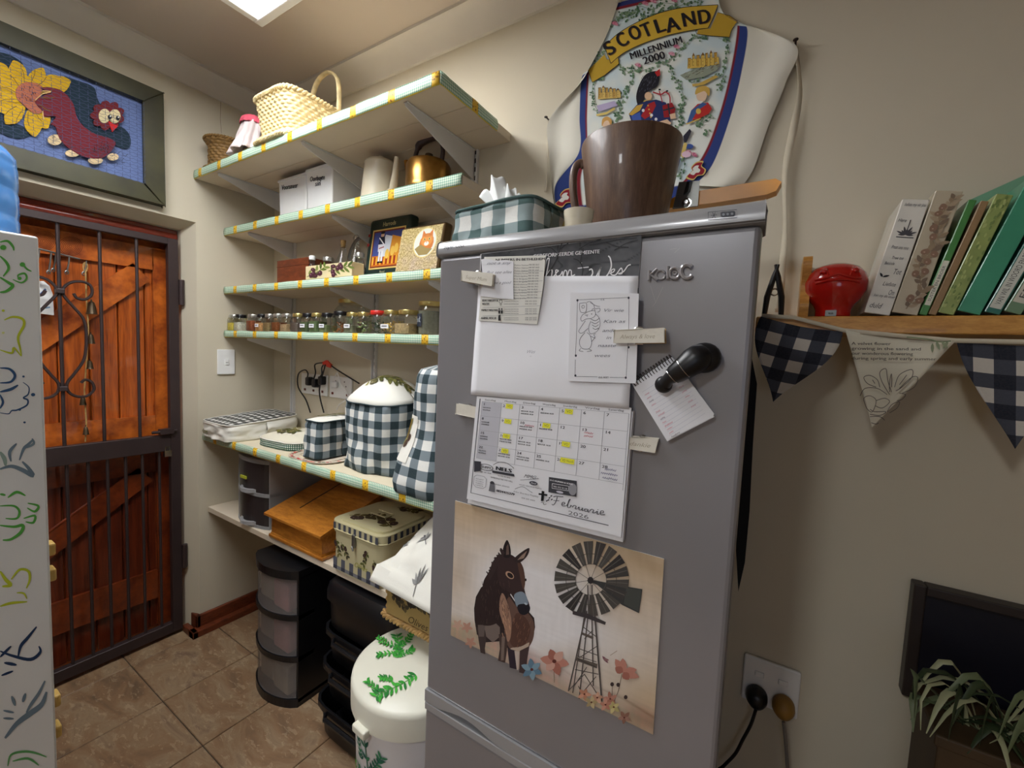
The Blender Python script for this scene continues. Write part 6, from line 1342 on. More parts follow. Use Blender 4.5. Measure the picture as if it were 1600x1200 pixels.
br0, br1, bh = .070, .1045, .236
MB().lathe([(br0, 0), (br0+.002, .004), (br1, bh-.004), (br1-.001, bh), (br1-.006, bh), (br0-.006, .008), (.001, .007)], BK_, 56, cap=False).build('bucket_body', 'bucket', bkt)
hb = [Vector((BK_[0]-r_*.9, BK_[1]-r_*.43, BK_[2]+z_)) for r_, z_ in ((.096, .195), (.104, .202), (.114, .195), (.119, .175), (.117, .14), (.110, .105), (.102, .088), (.086, .084))]
hb = [Vector(p) for p in [(q.x, q.y, q.z) for q in hb]]
S = []
for j in range(len(hb)-1):
    p0, p1, p2, p3 = hb[max(j-1, 0)], hb[j], hb[j+1], hb[min(j+2, len(hb)-1)]
    for k_ in range(4):
        tt = k_/4; S.append(.5*((2*p1)+(p2-p0)*tt+(2*p0-5*p1+4*p2-p3)*tt*tt+(3*p1-p0-3*p2+p3)*tt**3))
S.append(hb[-1]); MB().tube(S, .0085, 12).build('handle', 'bucket', bkt)
wk = thing('wooden_paddle', 'golden wooden paddle tilted behind the brown bucket, with a steel clamp and bolt', 'paddle', (-.08, 1.0, FT))
wy = 1.02
Pw = [at(x, y, 1, wy) for x, y in ((1035, 318), (1060, 305), (1100, 297), (1212, 279), (1221, 284), (1213, 298), (1198, 304), (1120, 316), (1040, 326))]
MB().ext(Pw, (0, .03, 0)).build('board', mat('orange_pine', (236, 162, 58), .35), wk, False, .004, 2)
cl2 = [at(x, y, 1, wy-.004) for x, y in ((1052, 326), (1062, 286), (1093, 284), (1090, 322))]
MB().ext(cl2, (0, -.004, 0)).build('clamp_plate', 'dsteel', wk, False, .001, 1); MB().ext([at(x, y, 1, wy-.009) for x, y in ((1068, 305), (1074, 284), (1082, 284), (1078, 300))], (0, -.003, 0)).build('clamp_slot', 'black', wk, False)
bc = at(1072, 316, 1, wy-.012); MB().tube([bc+Vector((0, .006, 0)), bc, bc+Vector((0, -.004, 0))], [.008, .008, .005], 6).tube([bc+Vector((0, .006, 0)), bc+Vector((0, .004, 0))], .0105, 16).build('bolt', 'chrome', wk)

# ================================================================== SCOTLAND APRON ON THE WALL
apr = thing('souvenir_apron', 'white souvenir apron printed SCOTLAND MILLENNIUM 2000, pinned to the wall above the fridge', 'apron', (-.37, WY-.02, 1.9))
ROWS = [[(966, 4), (966, 4), (966, 4), (1118, -34), (1118, -34), (1118, -34)],
        [(949, 52), (949, 52), (949, 52), (1127, 14), (1127, 14), (1127, 14)],
        [(921, 106), (921, 106), (922, 105), (1146, 34), (1147, 33), (1149, 32)],
        [(905, 132), (909, 122), (920, 116), (1152, 44), (1167, 46), (1243, 70)],
        [(858, 187), (906, 182), (917, 180), (1142, 108), (1158, 112), (1228, 128)],
        [(858, 240), (905, 238), (917, 238), (1124, 178), (1140, 184), (1200, 198)],
        [(862, 292), (868, 291), (908, 282), (1095, 248), (1113, 256), (1178, 262)],
        [(870, 345), (874, 345), (915, 350), (1036, 318), (1084, 290), (1158, 293)]]
US = [0, .2, .235, .765, .8, 1.0]
def apx(u, v):
    vv = v*7; i = min(6, int(vv)); f_ = vv-i; j = 0
    while j < 4 and u > US[j+1]: j += 1
    g_ = (u-US[j])/(US[j+1]-US[j])
    def row(k_): a_, b_ = ROWS[k_][j], ROWS[k_][j+1]; return (a_[0]+(b_[0]-a_[0])*g_, a_[1]+(b_[1]-a_[1])*g_)
    P = [row(max(0, min(7, i+q))) for q in (-1, 0, 1, 2)]
    return tuple(.5*((2*P[1][c])+(P[2][c]-P[0][c])*f_+(2*P[0][c]-5*P[1][c]+4*P[2][c]-P[3][c])*f_**2+(3*P[1][c]-P[0][c]-3*P[2][c]+P[3][c])*f_**3) for c in (0, 1))
def apm(u, v):
    x, y = apx(u, v); wing = max(0, (u-.8)/.2, (.2-u)/.2); 
    d = .010+.001*nz(u*5, v*5)+wing*(.010*math.sin(u*26+v*3.5)*(.3+v)+.010*nz(u*7, v*4, 2)+.006)
    return at(x, y, 1, WY-max(.004, d))
def apc(u, v):
    x, y = apx(u, v)
    if u < .2 or u > .8: return (226, 222, 208)
    if v > .93-.0*u and .2 < u < .8: return (50, 68, 130)
    if v > .2857+.12:
        if u < .2265 or u > .7735: return (50, 68, 130)
        if u < .2285 or u > .7715: return (214, 190, 110)
        if u < .2335 or u > .7665: return (128, 34, 44)
        if u < .236 or u > .764: return (220, 200, 130)
    if v < .035: return (50, 60, 120)
    if v < .05: return (128, 34, 44)
    n_ = nz(x*.018, y*.022, 4)+.5*nz(x*.05, y*.05); k_ = max(0, min(1, .5+1.6*n_)); return tuple(a_+(b_-a_)*k_ for a_, b_ in zip((206, 222, 226), (230, 232, 224)))
colorgrid('apron_cloth', 240, 200, apm, apc, apr, 'pcloth')
a = Art((860, 0, .25)); a.dh = .000005; GY = (216, 178, 62); GD = (176, 130, 40); INK = (34, 30, 36)
random.seed(17)
gv = [(92, 124, 92), (116, 146, 112), (74, 104, 82), (134, 156, 126)]
def ivy(pts, n, spread, size=15):
    S_ = smooth2(pts, 6); a.line(S_, 2.4, (90, 110, 84))
    for i in range(n):
        p = S_[random.randrange(len(S_))]; a.leaf(p.x+random.uniform(-spread, spread)*.5, p.y+random.uniform(-spread, spread)*.5, size*random.uniform(.8, 1.7), size*.8, random.uniform(0, 6.28), random.choice(gv))
ivy([(440, 110), (520, 90), (560, 40), (640, 60), (700, 20), (800, 30)], 60, 46, 17); ivy([(380, 150), (430, 100), (500, 80)], 24, 40); ivy([(560, 110), (640, 90), (740, 60), (860, 20), (960, 10)], 60, 34, 17)
ivy([(420, 400), (470, 440), (520, 470), (480, 560), (440, 620), (430, 700), (410, 760)], 80, 34); ivy([(480, 420), (560, 440), (640, 420)], 26, 22); ivy([(670, 400), (740, 375), (800, 330), (850, 270), (900, 240), (970, 240)], 54, 26)
ivy([(740, 400), (760, 470), (800, 520), (830, 600), (820, 680), (815, 740), (790, 830)], 70, 32); ivy([(1110, 300), (1090, 380), (1080, 470), (1060, 560)], 34, 28); ivy([(1050, 240), (1110, 250)], 12, 20); ivy([(960, 740), (920, 790), (1010, 720)], 24, 30); ivy([(820, 960), (840, 1040), (800, 1100)], 24, 34); ivy([(960, 850), (980, 820)], 10, 24)
ivy([(270, 500), (262, 560), (270, 640), (300, 700)], 26, 18, 12); ivy([(300, 500), (340, 480)], 8, 16); ivy([(250, 440), (300, 350), (340, 320)], 22, 18, 13); ivy([(880, 520), (950, 490), (1060, 470)], 14, 18)
for (x, y) in ((590, 30), (770, 10), (545, 415), (755, 345), (785, 300), (860, 960), (895, 975), (400, 155), (640, 15)):
    for q in range(7): a.leaf(x, y, 26, 10, -2.4+q*.4, random.choice([(206, 130, 150), (224, 166, 180), (186, 100, 130)]))
# banner
a.poly([(235, 440), (338, 340), (352, 372), (425, 362), (428, 400), (340, 470), (262, 515)], (196, 160, 54)); a.poly([(915, 212), (925, 180), (1000, 178), (1045, 78), (1120, 98), (1170, 132), (1140, 170), (1118, 232), (1000, 222)], (196, 160, 54))
top_ = smooth2([(338, 290), (420, 212), (540, 140), (680, 82), (840, 45), (1048, 30)], 5); bot_ = smooth2([(378, 396), (460, 330), (580, 272), (730, 222), (880, 190), (985, 176)], 5)
n_ = len(top_); a._a([tuple(p) for p in top_]+[tuple(p) for p in bot_], [(i, i+1, n_+i+1, n_+i) for i in range(n_-1)], GY); a.h += .0001
a.line(top_, 4, INK); a.line(bot_, 4, INK); a.line([tuple(top_[0]), tuple(bot_[0])], 4, INK); a.line([(1048, 30), (1030, 90), (985, 176)], 4, INK); a.line([(235, 440), (262, 515), (340, 470), (428, 400), (425, 362)], 4, INK); a.line([(1048, 78), (1120, 98), (1170, 132)], 3, INK); a.line([(1120, 232), (1130, 190), (1150, 165)], 3, INK); a.line([(915, 212), (1000, 224), (1118, 232)], 3, INK); a.curve([(915, 212), (910, 190), (940, 180), (985, 176)], 3, INK)
for ch, x, y, an, w_ in (('S', 368, 352, -.62, 52), ('C', 440, 302, -.55, 58), ('O', 512, 258, -.47, 66), ('T', 588, 236, -.40, 56), ('L', 662, 210, -.32, 54), ('A', 732, 204, -.26, 84), ('N', 828, 168, -.20, 74), ('D', 925, 152, -.16, 70)):
    vs = text2d(ch, .02, 4)[0]; mx = max(v[0] for v in vs); mn = min(v[0] for v in vs)
    for (dx, dy, c_) in ((5, 3, (120, 84, 30)), (0, 0, INK)): a.text(ch, x+dx, y+dy, 126, c_, (math.cos(an), math.sin(an)), (-math.sin(an)*-1*.99 if 0 else math.sin(an), -math.cos(an)), bold=.02, w=w_*(mx/(mx-mn)) if mx > 0 else w_)
def along(t, x0, y0, x1, y1, size, col, bold=.02):
    an = math.atan2(y1-y0, x1-x0); a.text(t, x0, y0, size, col, (math.cos(an), math.sin(an)), (math.sin(an), -math.cos(an)), bold=bold, w=math.hypot(x1-x0, y1-y0))
along('MILLENNIUM', 502, 372, 826, 266, 62, INK); along('2000', 585, 404, 720, 362, 66, INK)
# castles
def castle(x, y, s_, cols, n):
    a.poly([(x-4, y+1.2*s_), (x, y-1.2*s_), (x+8*s_, y-1.8*s_), (x+8*s_+4, y+.6*s_)], cols[0]); a.line([(x, y-1.2*s_), (x+8*s_, y-1.8*s_)], 3, cols[2])
    for i in range(n):
        wd_ = 8*s_/n*random.uniform(.45, .8); xx = x+i*8*s_/n; hh_ = random.uniform(1.2, 3.0)*s_; yy = y-i*.05*s_
        a.poly([(xx, yy+s_*.9), (xx, yy-hh_), (xx+wd_, yy-hh_-.1*s_), (xx+wd_, yy+s_*.8)], cols[(i+1) % 2]); a.line([(xx, yy+s_*.6), (xx, yy-hh_)], 2.4, (96, 72, 40))
        if i % 2: a.poly([(xx-2, yy-hh_), (xx+wd_*.5, yy-hh_-.9*s_), (xx+wd_+2, yy-hh_-.1*s_)], cols[2])
        else: a.line([(xx-2, yy-hh_), (xx+wd_+2, yy-hh_-.1*s_)], 5, cols[2])
        for q in range(3): a.line([(xx+wd_*.5, yy-hh_+(.5+q*.9)*s_), (xx+wd_*.5, yy-hh_+(.75+q*.9)*s_)], 3, (92, 66, 40))
castle(300, 600, 17, [(214, 182, 104), (192, 154, 82), (110, 84, 60)], 6); a.poly([(290, 660), (400, 630), (420, 660), (300, 700)], (186, 174, 206)); a.poly([(285, 715), (350, 700), (400, 670), (405, 684), (350, 715), (290, 725)], (214, 190, 110))
castle(860, 400, 24, [(222, 188, 92), (200, 160, 70), (130, 96, 50)], 7); a.poly([(810, 470), (900, 430), (1060, 400), (1040, 440), (960, 480), (850, 500)], (150, 158, 140))
for i in range(40): x = random.uniform(820, 1040); y = 480-(x-820)*.32+random.uniform(-20, 20); a.line([(x, y), (x+14, y-8)], 4, random.choice([(96, 100, 84), (180, 184, 160), (120, 112, 96)]))
a.poly([(885, 525), (930, 520), (1030, 470), (1050, 480), (960, 530), (890, 542)], (206, 174, 90))
# piper
a.poly(smooth2([(545, 655), (536, 600), (555, 530), (590, 470), (640, 446), (675, 450), (682, 490), (665, 540), (620, 565), (596, 590), (578, 640), (560, 656)], 4, True), (34, 32, 40)); a.poly([(652, 452), (684, 430), (686, 470), (668, 478)], (186, 44, 46))
for i in range(40): x, y = random.uniform(560, 665), random.uniform(470, 570); a.line([(x, y), (x-5, y+12)], 2.4, (80, 82, 96))
a.ell(612, 600, 24, 26, (228, 190, 154)); a.poly([(585, 628), (640, 622), (644, 640), (580, 648)], (214, 180, 80))
a.poly([(490, 712), (540, 655), (600, 630), (660, 622), (720, 640), (752, 700), (748, 800), (520, 800)], (42, 52, 100)); a.poly([(490, 715), (540, 660), (580, 650), (560, 690), (510, 722)], (206, 166, 70)); a.poly([(505, 725), (560, 700), (570, 760), (520, 770)], (64, 92, 170))
a.poly([(566, 725), (610, 650), (650, 634), (660, 660), (630, 720), (590, 745)], (168, 40, 44)); a.poly([(700, 660), (760, 640), (782, 680), (770, 730), (710, 735)], (150, 34, 40)); a.line([(705, 690), (775, 672)], 9, (40, 50, 60)); a.line([(735, 645), (748, 732)], 9, (40, 50, 60))
a.curve([(640, 575), (690, 590), (720, 575), (745, 600), (748, 650)], 8, (170, 50, 60)); a.curve([(680, 568), (690, 600), (700, 640)], 6, (170, 50, 60)); a.line([(676, 560), (690, 560)], 10, INK); a.line([(722, 570), (736, 568)], 10, INK)
for (x, y) in ((580, 690), (632, 720), (660, 745)): a.ell(x, y, 9, 10, (226, 226, 230))
for i in range(5): a.ell(610+i*6, 660+i*24, 5, 5, (214, 180, 80))
a.poly([(680, 760), (730, 745), (756, 770), (720, 800), (680, 800)], (224, 188, 156)); a.poly([(745, 715), (780, 705), (784, 740), (752, 745)], (224, 188, 156))
# sashed figure, lady, lower figure
a.ell(945, 595, 34, 42, (232, 202, 172)); a.poly(smooth2([(905, 590), (915, 550), (960, 536), (995, 556), (990, 600), (965, 570), (930, 580)], 4, True), (208, 170, 84)); a.poly([(905, 630), (955, 632), (940, 660), (900, 650)], (236, 236, 230))
a.poly([(880, 690), (920, 650), (985, 640), (1010, 680), (990, 710), (930, 740), (890, 750)], (190, 50, 44)); a.poly([(850, 780), (880, 690), (950, 640), (980, 650), (920, 690), (880, 760)], (66, 96, 150)); a.ell(925, 695, 16, 18, (222, 186, 90)); a.line([(850, 775), (940, 740)], 8, (214, 182, 90))
a.ell(350, 775, 26, 34, (232, 200, 170)); a.poly(smooth2([(322, 790), (325, 745), (355, 728), (382, 750), (378, 790), (362, 755), (338, 760)], 4, True), (210, 160, 90))
a.ell(868, 915, 26, 16, (60, 84, 150)); a.poly([(830, 850), (870, 805), (882, 820), (850, 890), (835, 900)], (50, 48, 60)); a.poly([(800, 960), (840, 890), (856, 900), (830, 990)], (216, 190, 110)); a.poly([(770, 1060), (800, 980), (815, 990), (790, 1080)], (70, 90, 150)); a.ell(850, 965, 30, 20, (222, 190, 206))
# thistle scrolls at the hem corners
def scroll(x, y, s_, fl_):
    P_ = [(0, 0), (30, -30), (70, -34), (60, -8), (84, 14), (70, 44), (36, 50), (10, 74), (-30, 60), (-8, 34), (6, 20)]
    a.poly(smooth2([(x+fl_*p[0]*s_, y+p[1]*s_) for p in P_], 4, True), (214, 186, 110)); a.poly(smooth2([(x+fl_*p[0]*s_*.86+4, y+p[1]*s_*.86+3) for p in P_], 4, True), (150, 36, 50)); a.poly(smooth2([(x+fl_*p[0]*s_*.5+10, y+p[1]*s_*.5+8) for p in P_], 4, True), (226, 224, 216))
scroll(880, 1045, 1.1, 1); scroll(60, 1215, 1.1, 1)
a.build('printed_souvenir_scene', onY(WY-.0113), apr, 'pcloth')
def ribbonw(pts, wd, name, lab=None):
    P = [at(p[0], p[1], 1, WY-.014) for p in pts]; S = []
    for j in range(len(P)-1):
        p0, p1, p2, p3 = P[max(j-1, 0)], P[j], P[j+1], P[min(j+2, len(P)-1)]
        for k_ in range(6): tt = k_/6; S.append(.5*((2*p1)+(p2-p0)*tt+(2*p0-5*p1+4*p2-p3)*tt*tt+(3*p1-p0-3*p2+p3)*tt**3))
    S.append(P[-1]); n = len(S); mb = MB()
    def fn(u, v):
        p = S[min(n-1, int(round(u*(n-1))))]; an = 1.1*math.sin(u*6+1)
        return p+Vector((math.cos(an)*(v-.5)*wd, math.sin(an)*(v-.5)*wd*.55, 0))
    return mb.grid(n-1, 2, fn).build(name, 'ribbon', apr, True, 0, 2, .0008)
ribbonw([(1243, 72), (1250, 140), (1240, 200), (1226, 270), (1226, 350), (1222, 420), (1216, 488)], .018, 'tie_string'); ribbonw([(857, 188), (856, 230), (854, 270), (852, 300)], .010, 'tie_string'); ribbonw([(1118, -34), (1110, -80), (1070, -100), (1030, -90), (990, -50), (966, 4)], .02, 'neck_strap')
for px, py in ((1243, 69), (857, 187)):
    c = at(px, py, 1, WY-.012); tag(MB().tube([(c.x, WY-.001, c.z), (c.x, WY-.03, c.z)], [.0025, .0025], 8).lathe([(.006, 0), (.006, .002)], (c.x, WY-.030, c.z-.001), 10).build('wall_nail', 'iron', None), 'small dark nail holding the %s corner of the apron' % ('right' if px > 1000 else 'left'), 'nail')

# ================================================================== RIGHT WALL SHELF, BOOKS, BUNTING
ZR = 1.6125
ws = thing('wooden_wall_shelf', 'golden wooden wall shelf with a curved side, holding the leaning books', 'shelf', (.45, 1.27, 1.575))
MB().box(-.055, .95, 1.19, WY-.002, 1.575, ZR).build('board', 'pine', ws, False, .003)
sidep = smooth2([(1.205, ZR), (1.198, ZR+.03), (1.215, ZR+.05), (1.222, ZR+.075), (1.212, ZR+.10), (1.205, ZR+.125), (1.215, ZR+.140), (1.24, ZR+.142)], 4)
MB().ext([(.030, p.x, p.y) for p in sidep]+[(.030, WY-.003, ZR+.142), (.030, WY-.003, ZR)], (.018, 0, 0)).build('side_panel', 'pine', ws, False, .003)
def book(x0, th, h, dep, lean, m, label, spine=None, yf=1.192, grp='books leaning on the wooden wall shelf', pages=True):
    xf = Matrix.Translation((x0, yf, ZR)) @ Matrix.Rotation(math.radians(lean), 4, 'Y')
    # raise so that the lower right corner does not sink under the board
    xf = Matrix.Translation((0, 0, th*math.sin(math.radians(lean))+.0004)) @ xf
    t = thing('book', label, 'book', (x0+th/2, yf+dep/2, ZR), grp)
    MB(xf).box(0, .0025, .002, dep, 0, h).box(th-.0025, th, .002, dep, 0, h).box(0, th, 0, .003, 0, h).build('cover', m, t, False, .0012, 1)
    MB(xf).box(.003, th-.003, .004, dep-.004, .003, h-.004).build('page_block', 'paperb', t, False)
    if spine:
        a = Art(); spine(a, th, h); a.build('spine_print', lambda x, y, hh_: xf @ Vector((x, -.0006-hh_, y)), t, 'pgloss')
    return t
def sp1(a, th, h):
    c_ = (74, 72, 76)
    for (t_, x, y, w_, s_) in (('liefste my vir jou', .006, .222, .034, .007), ('Here', .004, .190, .014, .008), ('Praat ons nou', .008, .136, .028, .008), ('Tree tot', .014, .115, .02, .007), ('Beminde', .006, .103, .016, .007), ('Liefste', .014, .060, .022, .009), ('kan my dit stuur', .006, .036, .036, .006), ('duld', .004, .012, .022, .012), ('Om', .028, .042, .010, .012), ('Tot', .024, .085, .014, .012)): a.text(t_, x, y, s_*1.3, c_, ydir=(0, 1), shear=.3, w=w_)
    for i in range(9): a.leaf(.024, .165, .018*(1 if i % 2 else .7), .004, i*PI/8, c_)
    a.line([(.024, .175), (.024, .195)], .0016, c_); a.line([(.010, .160), (.038, .160)], .0016, c_)
    a.leaf(.010, .077, .012, .004, .4, (30, 30, 34)); a.leaf(.010, .077, .010, .004, 2.2, (30, 30, 34))
def sp2(a, th, h):
    random.seed(30)
    for (x, y, L_, an) in ((.02, .01, .05, 1.2), (.03, .06, .05, 1.9), (.015, .10, .05, 1.2), (.03, .15, .05, 1.8), (.02, .19, .045, 1.3)): sprig(a, x, y, L_, an, [(150, 130, 104), (124, 106, 88), (170, 150, 124)], (140, 110, 90), 1.4, 6, seed=int(y*1000))
def lab_(txt, y0=.02, y1=.11, colb=(220, 218, 200)):
    def f_(a, th, h):
        a.poly([(th*.12, y0), (th*.88, y0), (th*.88, y1), (th*.12, y1)], colb); a.text(txt, th*.68, y0+.008, th*.55, (70, 70, 66), (0, 1), (-1, 0), w=(y1-y0)*.8)
    return f_
def mott(c1, c2):
    def f_(a, th, h):
        random.seed(5)
        for i in range(60): a.ell(random.uniform(.1, .9)*th, random.uniform(.02, .98)*h, th*.07, .004, c1 if i % 2 else c2)
    return f_
bw = mat('white_glossy_book_cover', (222, 218, 208), .25, coat=.4); bf = mat('beige_glossy_book_cover', (192, 180, 156), .25, var=.08, coat=.4)
book(.148, .043, .236, .135, 10.5, bw, 'plastic covered white book with black script words, leftmost on the shelf', sp1)
book(.1935, .041, .246, .13, 11, bf, 'thick beige book with brown flower drawings, second from the left', sp2)
book(.2365, .012, .228, .12, 13.5, mat('green_book_cover', (74, 136, 70), .3, coat=.3), 'thin green book with a white label low on its spine', lab_('SUSTER EN BROER'))
book(.2505, .012, .224, .11, 14.5, mat('brown_book_cover', (150, 120, 82), .4), 'thin brown book between two green ones', None)
book(.2645, .024, .232, .12, 15.5, mat('light_green_book', (150, 166, 96), .3, var=.2, vs=30, coat=.3), 'light green mottled book in shiny plastic, right of the thin brown one', mott((178, 190, 120), (120, 140, 80)))
book(.292, .034, .255, .13, 17, mat('teal_green_book', (66, 150, 116), .3, coat=.3), 'thick teal green book in the middle of the row', None)
book(.330, .022, .25, .13, 18, mat('deep_teal_book', (46, 110, 96), .3, coat=.3), 'deep teal book with a pale lettered strip on its spine', lab_('VAN WIL IN WOORD EN BEELD', .01, .15, (206, 208, 196)))
book(.356, .024, .23, .12, 19, mat('grey_green_book', (110, 140, 110), .3, coat=.3), 'grey green book with pale label near the right edge', lab_('ERFENIS', .02, .12, (200, 196, 180)))
book(.384, .028, .22, .12, 20, mat('floral_tan_book', (150, 136, 104), .35, var=.3, vs=40), 'tan floral book at the right edge of the photo', mott((110, 96, 70), (180, 168, 130)))
book(.416, .03, .24, .12, 20.5, mat('lime_yellow_book', (190, 196, 70), .3), 'lime yellow book, rightmost and mostly out of view', None)
tag(MB().ext([at(x, y, 1, 1.328) for x, y in ((1490, 495), (1516, 312), (1600, 274), (1760, 262), (1760, 505))], (0, .004, 0)).build('mint_folder', 'mint', None, False), 'large mint green folder standing behind the books against the wall', 'folder')
rc = (.096, 1.235, ZR)
rb = thing('red_money_box', 'glossy red ceramic money box with a bulging face and small lock', 'money box', rc)
MB().lathe([(.030, 0), (.034, .003), (.034, .018), (.038, .028), (.050, .042), (.0585, .060), (.060, .078), (.055, .098), (.042, .113), (.022, .121), (.001, .123)], rc, 40).build('head_body', 'red', rb)
def onhead(az, z, r=None): rr2 = np.interp(z, [.028, .042, .06, .078, .098, .113], [.038, .05, .0585, .06, .055, .042]); a_ = -PI/2+az; return Vector((rc[0]+rr2*math.cos(a_), rc[1]+rr2*math.sin(a_), rc[2]+z))
MB().tube([onhead(az, .082+.010*math.cos(az*2)-.006*abs(math.sin(az*4))) for az in np.linspace(-.75, .75, 18)], .0035, 8).tube([onhead(az, .072+.006*math.cos(az*2)) for az in np.linspace(-.7, .7, 18)], .0032, 8).build('lips', 'red', rb)
for az in (-.5, .55): MB().ball(onhead(az, .098), .008, .006, .006).tube([onhead(az+q, .106-.6*abs(q)**2) for q in np.linspace(-.2, .2, 7)], .0022, 6).build('eye', 'red', rb)
MB().box(rc[0]-.016, rc[0]+.004, rc[1]-.038, rc[1]-.031, ZR+.001, ZR+.014).lathe([(.004, 0), (.004, .002)], (rc[0]-.006, rc[1]-.039, ZR+.006), 10).build('lock_plate', 'dsteel', rb)
bcp = thing('black_clip', 'black spring clip with open legs standing at the left end of the wooden shelf', 'clip', (-.022, 1.23, ZR))
for sg in (-1, 1): MB().tube([(-.022+sg*.018, 1.225, ZR+.001), (-.022+sg*.015, 1.225, ZR+.05), (-.022+sg*.004, 1.225, ZR+.10), (-.022-sg*.003, 1.225, ZR+.128)], [.0055, .007, .006, .003], 8).build('leg', 'black', bcp)
MB().tube([(-.022+.008*math.cos(t), 1.225, ZR+.062+.008*math.sin(t)) for t in np.linspace(0, 6.2, 12)], .0022, 6).build('spring', 'chrome', bcp)

bt_ = thing('bunting', 'bunting of gingham and flower printed flags hanging along the wooden shelf edge', 'bunting', (.2, 1.184, 1.4))
BY = 1.183
def flag(L_, R_, T_, m, seed, bulge=.0):
    l, r, t_ = (at(*p, 1, BY) for p in (L_, R_, T_))
    def fn(u, v):
        v2 = v; top = l.lerp(r, u); p = top.lerp(t_, v2); cx = l.lerp(r, .5).lerp(t_, v); p = cx+(p-cx)*(1+bulge*math.sin(PI*v)); sag = -.006*math.sin(PI*u)*(1-v)
        return Vector((p.x, BY-.004-.010*math.sin(v*2.2+seed)*v-.005*math.sin(u*5+seed)*(1-v), p.z+sag))
    w_ = (r-l).length
    return MB().grid(16, 20, fn, 0, lambda u, v: ((u-.5)*w_*(1-v)*(1+bulge*math.sin(PI*v))+2, v*.2)).build('flag', m, bt_, True, 0, 2, .001), fn
flag((1189, 495), (1317, 518), (1208, 628), 'gingn', 1, .45)
f2, fn2 = flag((1320, 516), (1491, 533), (1363, 668), 'creamc', 2, .0)
flag((1493, 532), (1690, 538), (1588, 702), 'gingn', 3, .2)
mb = MB()
tp_ = [at(x, y, 1, BY-.002) for x, y in ((1190, 493), (1240, 496), (1318, 516), (1400, 524), (1492, 532), (1600, 534), (1700, 536))]
mb.grid(6, 1, lambda u, v: tp_[int(round(u*6))]+Vector((0, -.004, .004-.009*v))).build('tape', 'ribbon', bt_, True, 0, 2, .001)
a = Art((1160, 260, .38333)); ic = (70, 64, 60)
for i, (t_, w_) in enumerate((('A velvet flower', 160), ('growing in the sand and', 282), ('our wonderous flowering', 250), ('during spring and early summer', 345))): a.text(t_, 445, 727+i*20, 17, ic, (1, .012), (0, -1), w=w_, bold=.01)
def P3(*p): a.curve(list(p), 3, (104, 96, 90))
P3((600, 930), (570, 880), (560, 840), (585, 825), (592, 870), (608, 920)); P3((600, 920), (600, 880), (608, 845), (608, 900)); P3((620, 900), (640, 850), (690, 828), (690, 860), (650, 900), (625, 915)); P3((640, 905), (690, 860), (715, 862), (700, 900), (650, 925)); P3((545, 900), (510, 885), (495, 860), (520, 852), (550, 870), (560, 900)); P3((480, 935), (500, 905), (550, 905), (590, 930)); P3((500, 970), (495, 945), (520, 935), (545, 955), (530, 1000), (510, 990), (500, 970)); P3((545, 955), (580, 945), (600, 960), (570, 985), (540, 975)); P3((590, 1000), (610, 970), (640, 960), (630, 985), (600, 1005)); P3((520, 1020), (560, 1020), (580, 1035)); P3((525, 1045), (545, 1050), (555, 1045)); P3((640, 925), (665, 930), (650, 950), (630, 955)); P3((530, 870), (540, 885)); P3((670, 850), (640, 890)); P3((520, 990), (540, 1000), (585, 1000), (560, 1015), (520, 1010))
a.curve([(670, 695), (760, 705), (800, 715), (850, 712)], 4, (120, 140, 104)); 
for (x, y, an) in ((790, 712, 1.2), (810, 712, .8), (840, 712, 2.2), (775, 720, 1.6)): a.leaf(x, y, 40, 14, an, (150, 160, 130))
a.build('verse_and_lily_print', onY(BY-.0185), f2, 'pcloth')

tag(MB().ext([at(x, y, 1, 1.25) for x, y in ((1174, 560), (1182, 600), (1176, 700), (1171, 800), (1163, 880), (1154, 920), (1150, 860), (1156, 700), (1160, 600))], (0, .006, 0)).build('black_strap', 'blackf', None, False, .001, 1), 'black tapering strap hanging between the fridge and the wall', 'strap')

# ================================================================== SOCKET BY THE FRIDGE, DARK PANEL, PLANT
so = thing('double_socket', 'dim double wall socket low beside the fridge with a black and an ochre plug', 'socket', (.047, WY-.012, .56))
MB().box(-.019, .113, WY-.012, WY-.001, .560, .690).build('plate', 'plastw', so, False, .004)
for xx in (.02, .075): MB().box(xx-.011, xx+.011, WY-.016, WY-.011, .640, .655).build('switch', 'plastw', so, False, .002)
def plug(x, z, m, label, cords):
    t = thing('power_plug', label, 'plug', (x, WY-.04, z))
    MB().lathe([(.024, 0), (.026, .006), (.024, .022), (.016, .034), (.001, .036)], (0, 0, 0), 24).v
    mb = MB(Matrix.Translation((x, WY-.0125, z)) @ Matrix.Rotation(PI/2, 4, 'X')); mb.lathe([(.022, 0), (.026, .004), (.026, .018), (.020, .032), (.010, .038), (.001, .039)], (0, 0, 0), 26, 0, 1, 1.15)
    mb.build('plug_body', m, t); S = smooth2([(p[0], p[1]) for p in cords], 6); MB().tube([(p.x, WY-.045-.02*(z-p.y), p.y) for p in S], .0042, 8).build('cord', m if m == 'black' else 'greyp2', t)
M['greyp2'] = mat('grey_cord_plastic', (120, 112, 104), .5)
plug(.018, .588, 'black', 'black plug in the socket beside the fridge, black cord curling down', [(.018, .565), (.010, .52), (-.005, .47), (-.02, .42), (-.045, .37), (-.08, .3), (-.1, .1)])
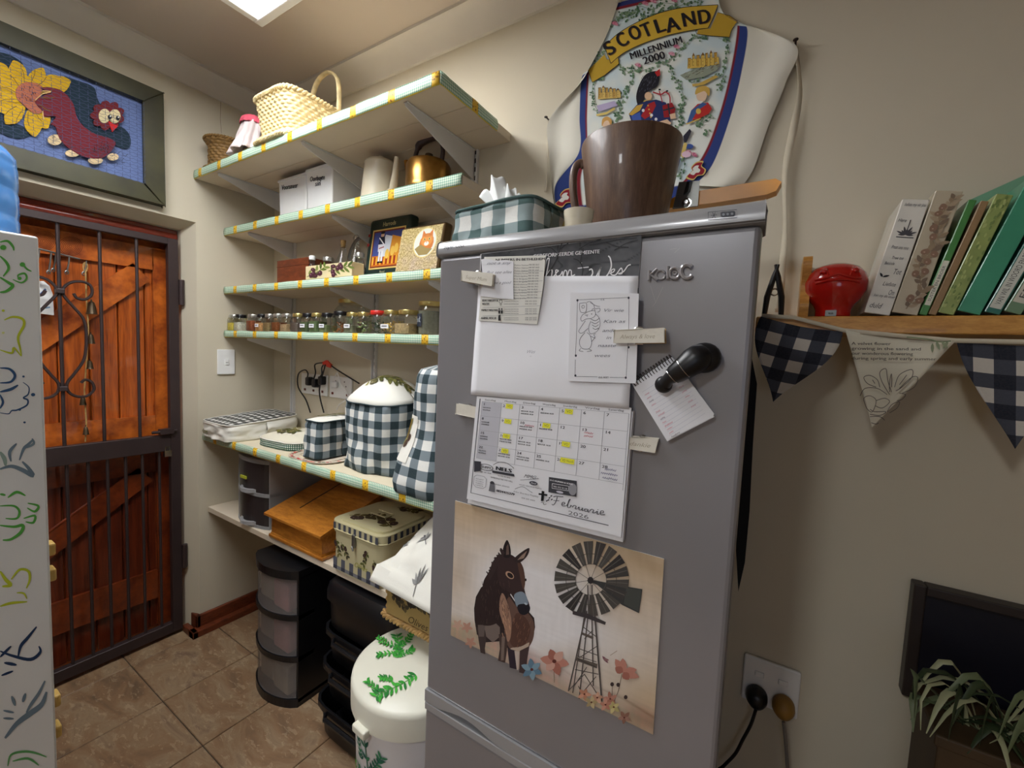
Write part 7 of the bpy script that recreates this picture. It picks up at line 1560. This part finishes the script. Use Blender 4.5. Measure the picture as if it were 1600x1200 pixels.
plug(.080, .590, 'yplug', 'ochre yellow plug in the socket beside the fridge, grey cord', [(.082, .565), (.09, .52), (.098, .46), (.105, .40), (.11, .2), (.11, .05)])
dp = thing('dark_framed_mirror', 'dark brown framed blue black mirror panel on the wall at the lower right', 'mirror', (.55, WY-.015, .74))
for (x0, x1, z0, z1) in ((.303, .325, .74, 1.011), (.325, .90, .989, 1.011), (.325, .90, .74, .762), (.90, .922, .74, 1.011)): MB().box(x0, x1, WY-.035, WY-.001, z0, z1).build('frame_side', 'darkf', dp, False, .003)
MB().box(.325, .90, WY-.012, WY-.002, .762, .989).build('glass_panel', 'panelg', dp, False)
pb = thing('brown_planter', 'brown wooden planter box under the trailing striped leaves at the lower right', 'planter', (.6, 1.23, 0))
MB().box(.325, .95, 1.14, 1.30, 0, .76).build('box_body', 'brownbox', pb, False, .004); MB().box(.318, .957, 1.132, 1.308, .76, .785).build('rim', 'brownbox', pb, False, .004)
lp = thing('striped_leaf_plant', 'trailing plant with long dark green and pale striped leaves in the brown planter', 'plant', (.6, 1.2, .786))
random.seed(44)
lg = [mat('dark_green_leaf', (52, 66, 40), .5), mat('grey_green_leaf', (104, 116, 82), .5), mat('pale_leaf_stripe', (168, 170, 132), .5)]
for i in range(72):
    bx_ = random.uniform(.36, .8); an = random.uniform(-2.9, -.2); L_ = random.uniform(.10, .24); up_ = random.uniform(.04, .14); w_ = random.uniform(.004, .011); z0 = .792
    pts = [(bx_+L_*t*math.cos(an), 1.19+L_*t*.55*math.sin(an), z0+up_*math.sin(PI*min(1, t*1.0)*.8)*1.1-.05*t*t) for t in np.linspace(0, 1, 7)]
    pts = [(max(.285, p[0]), p[1], p[2]) for p in pts]
    MB().tube(pts, [w_*q for q in (.5, .9, 1, 1, .8, .5, .1)], 6, sy=.25).build('leaf', lg[i % 3], lp)

for o in bpy.data.objects:
    if o.name.split('.')[0] in ('painted_strokes', 'painted_swirls', 'stitching', 'leaf_print', 'lid_print', 'spine_print'): o['kind'] = 'stuff'
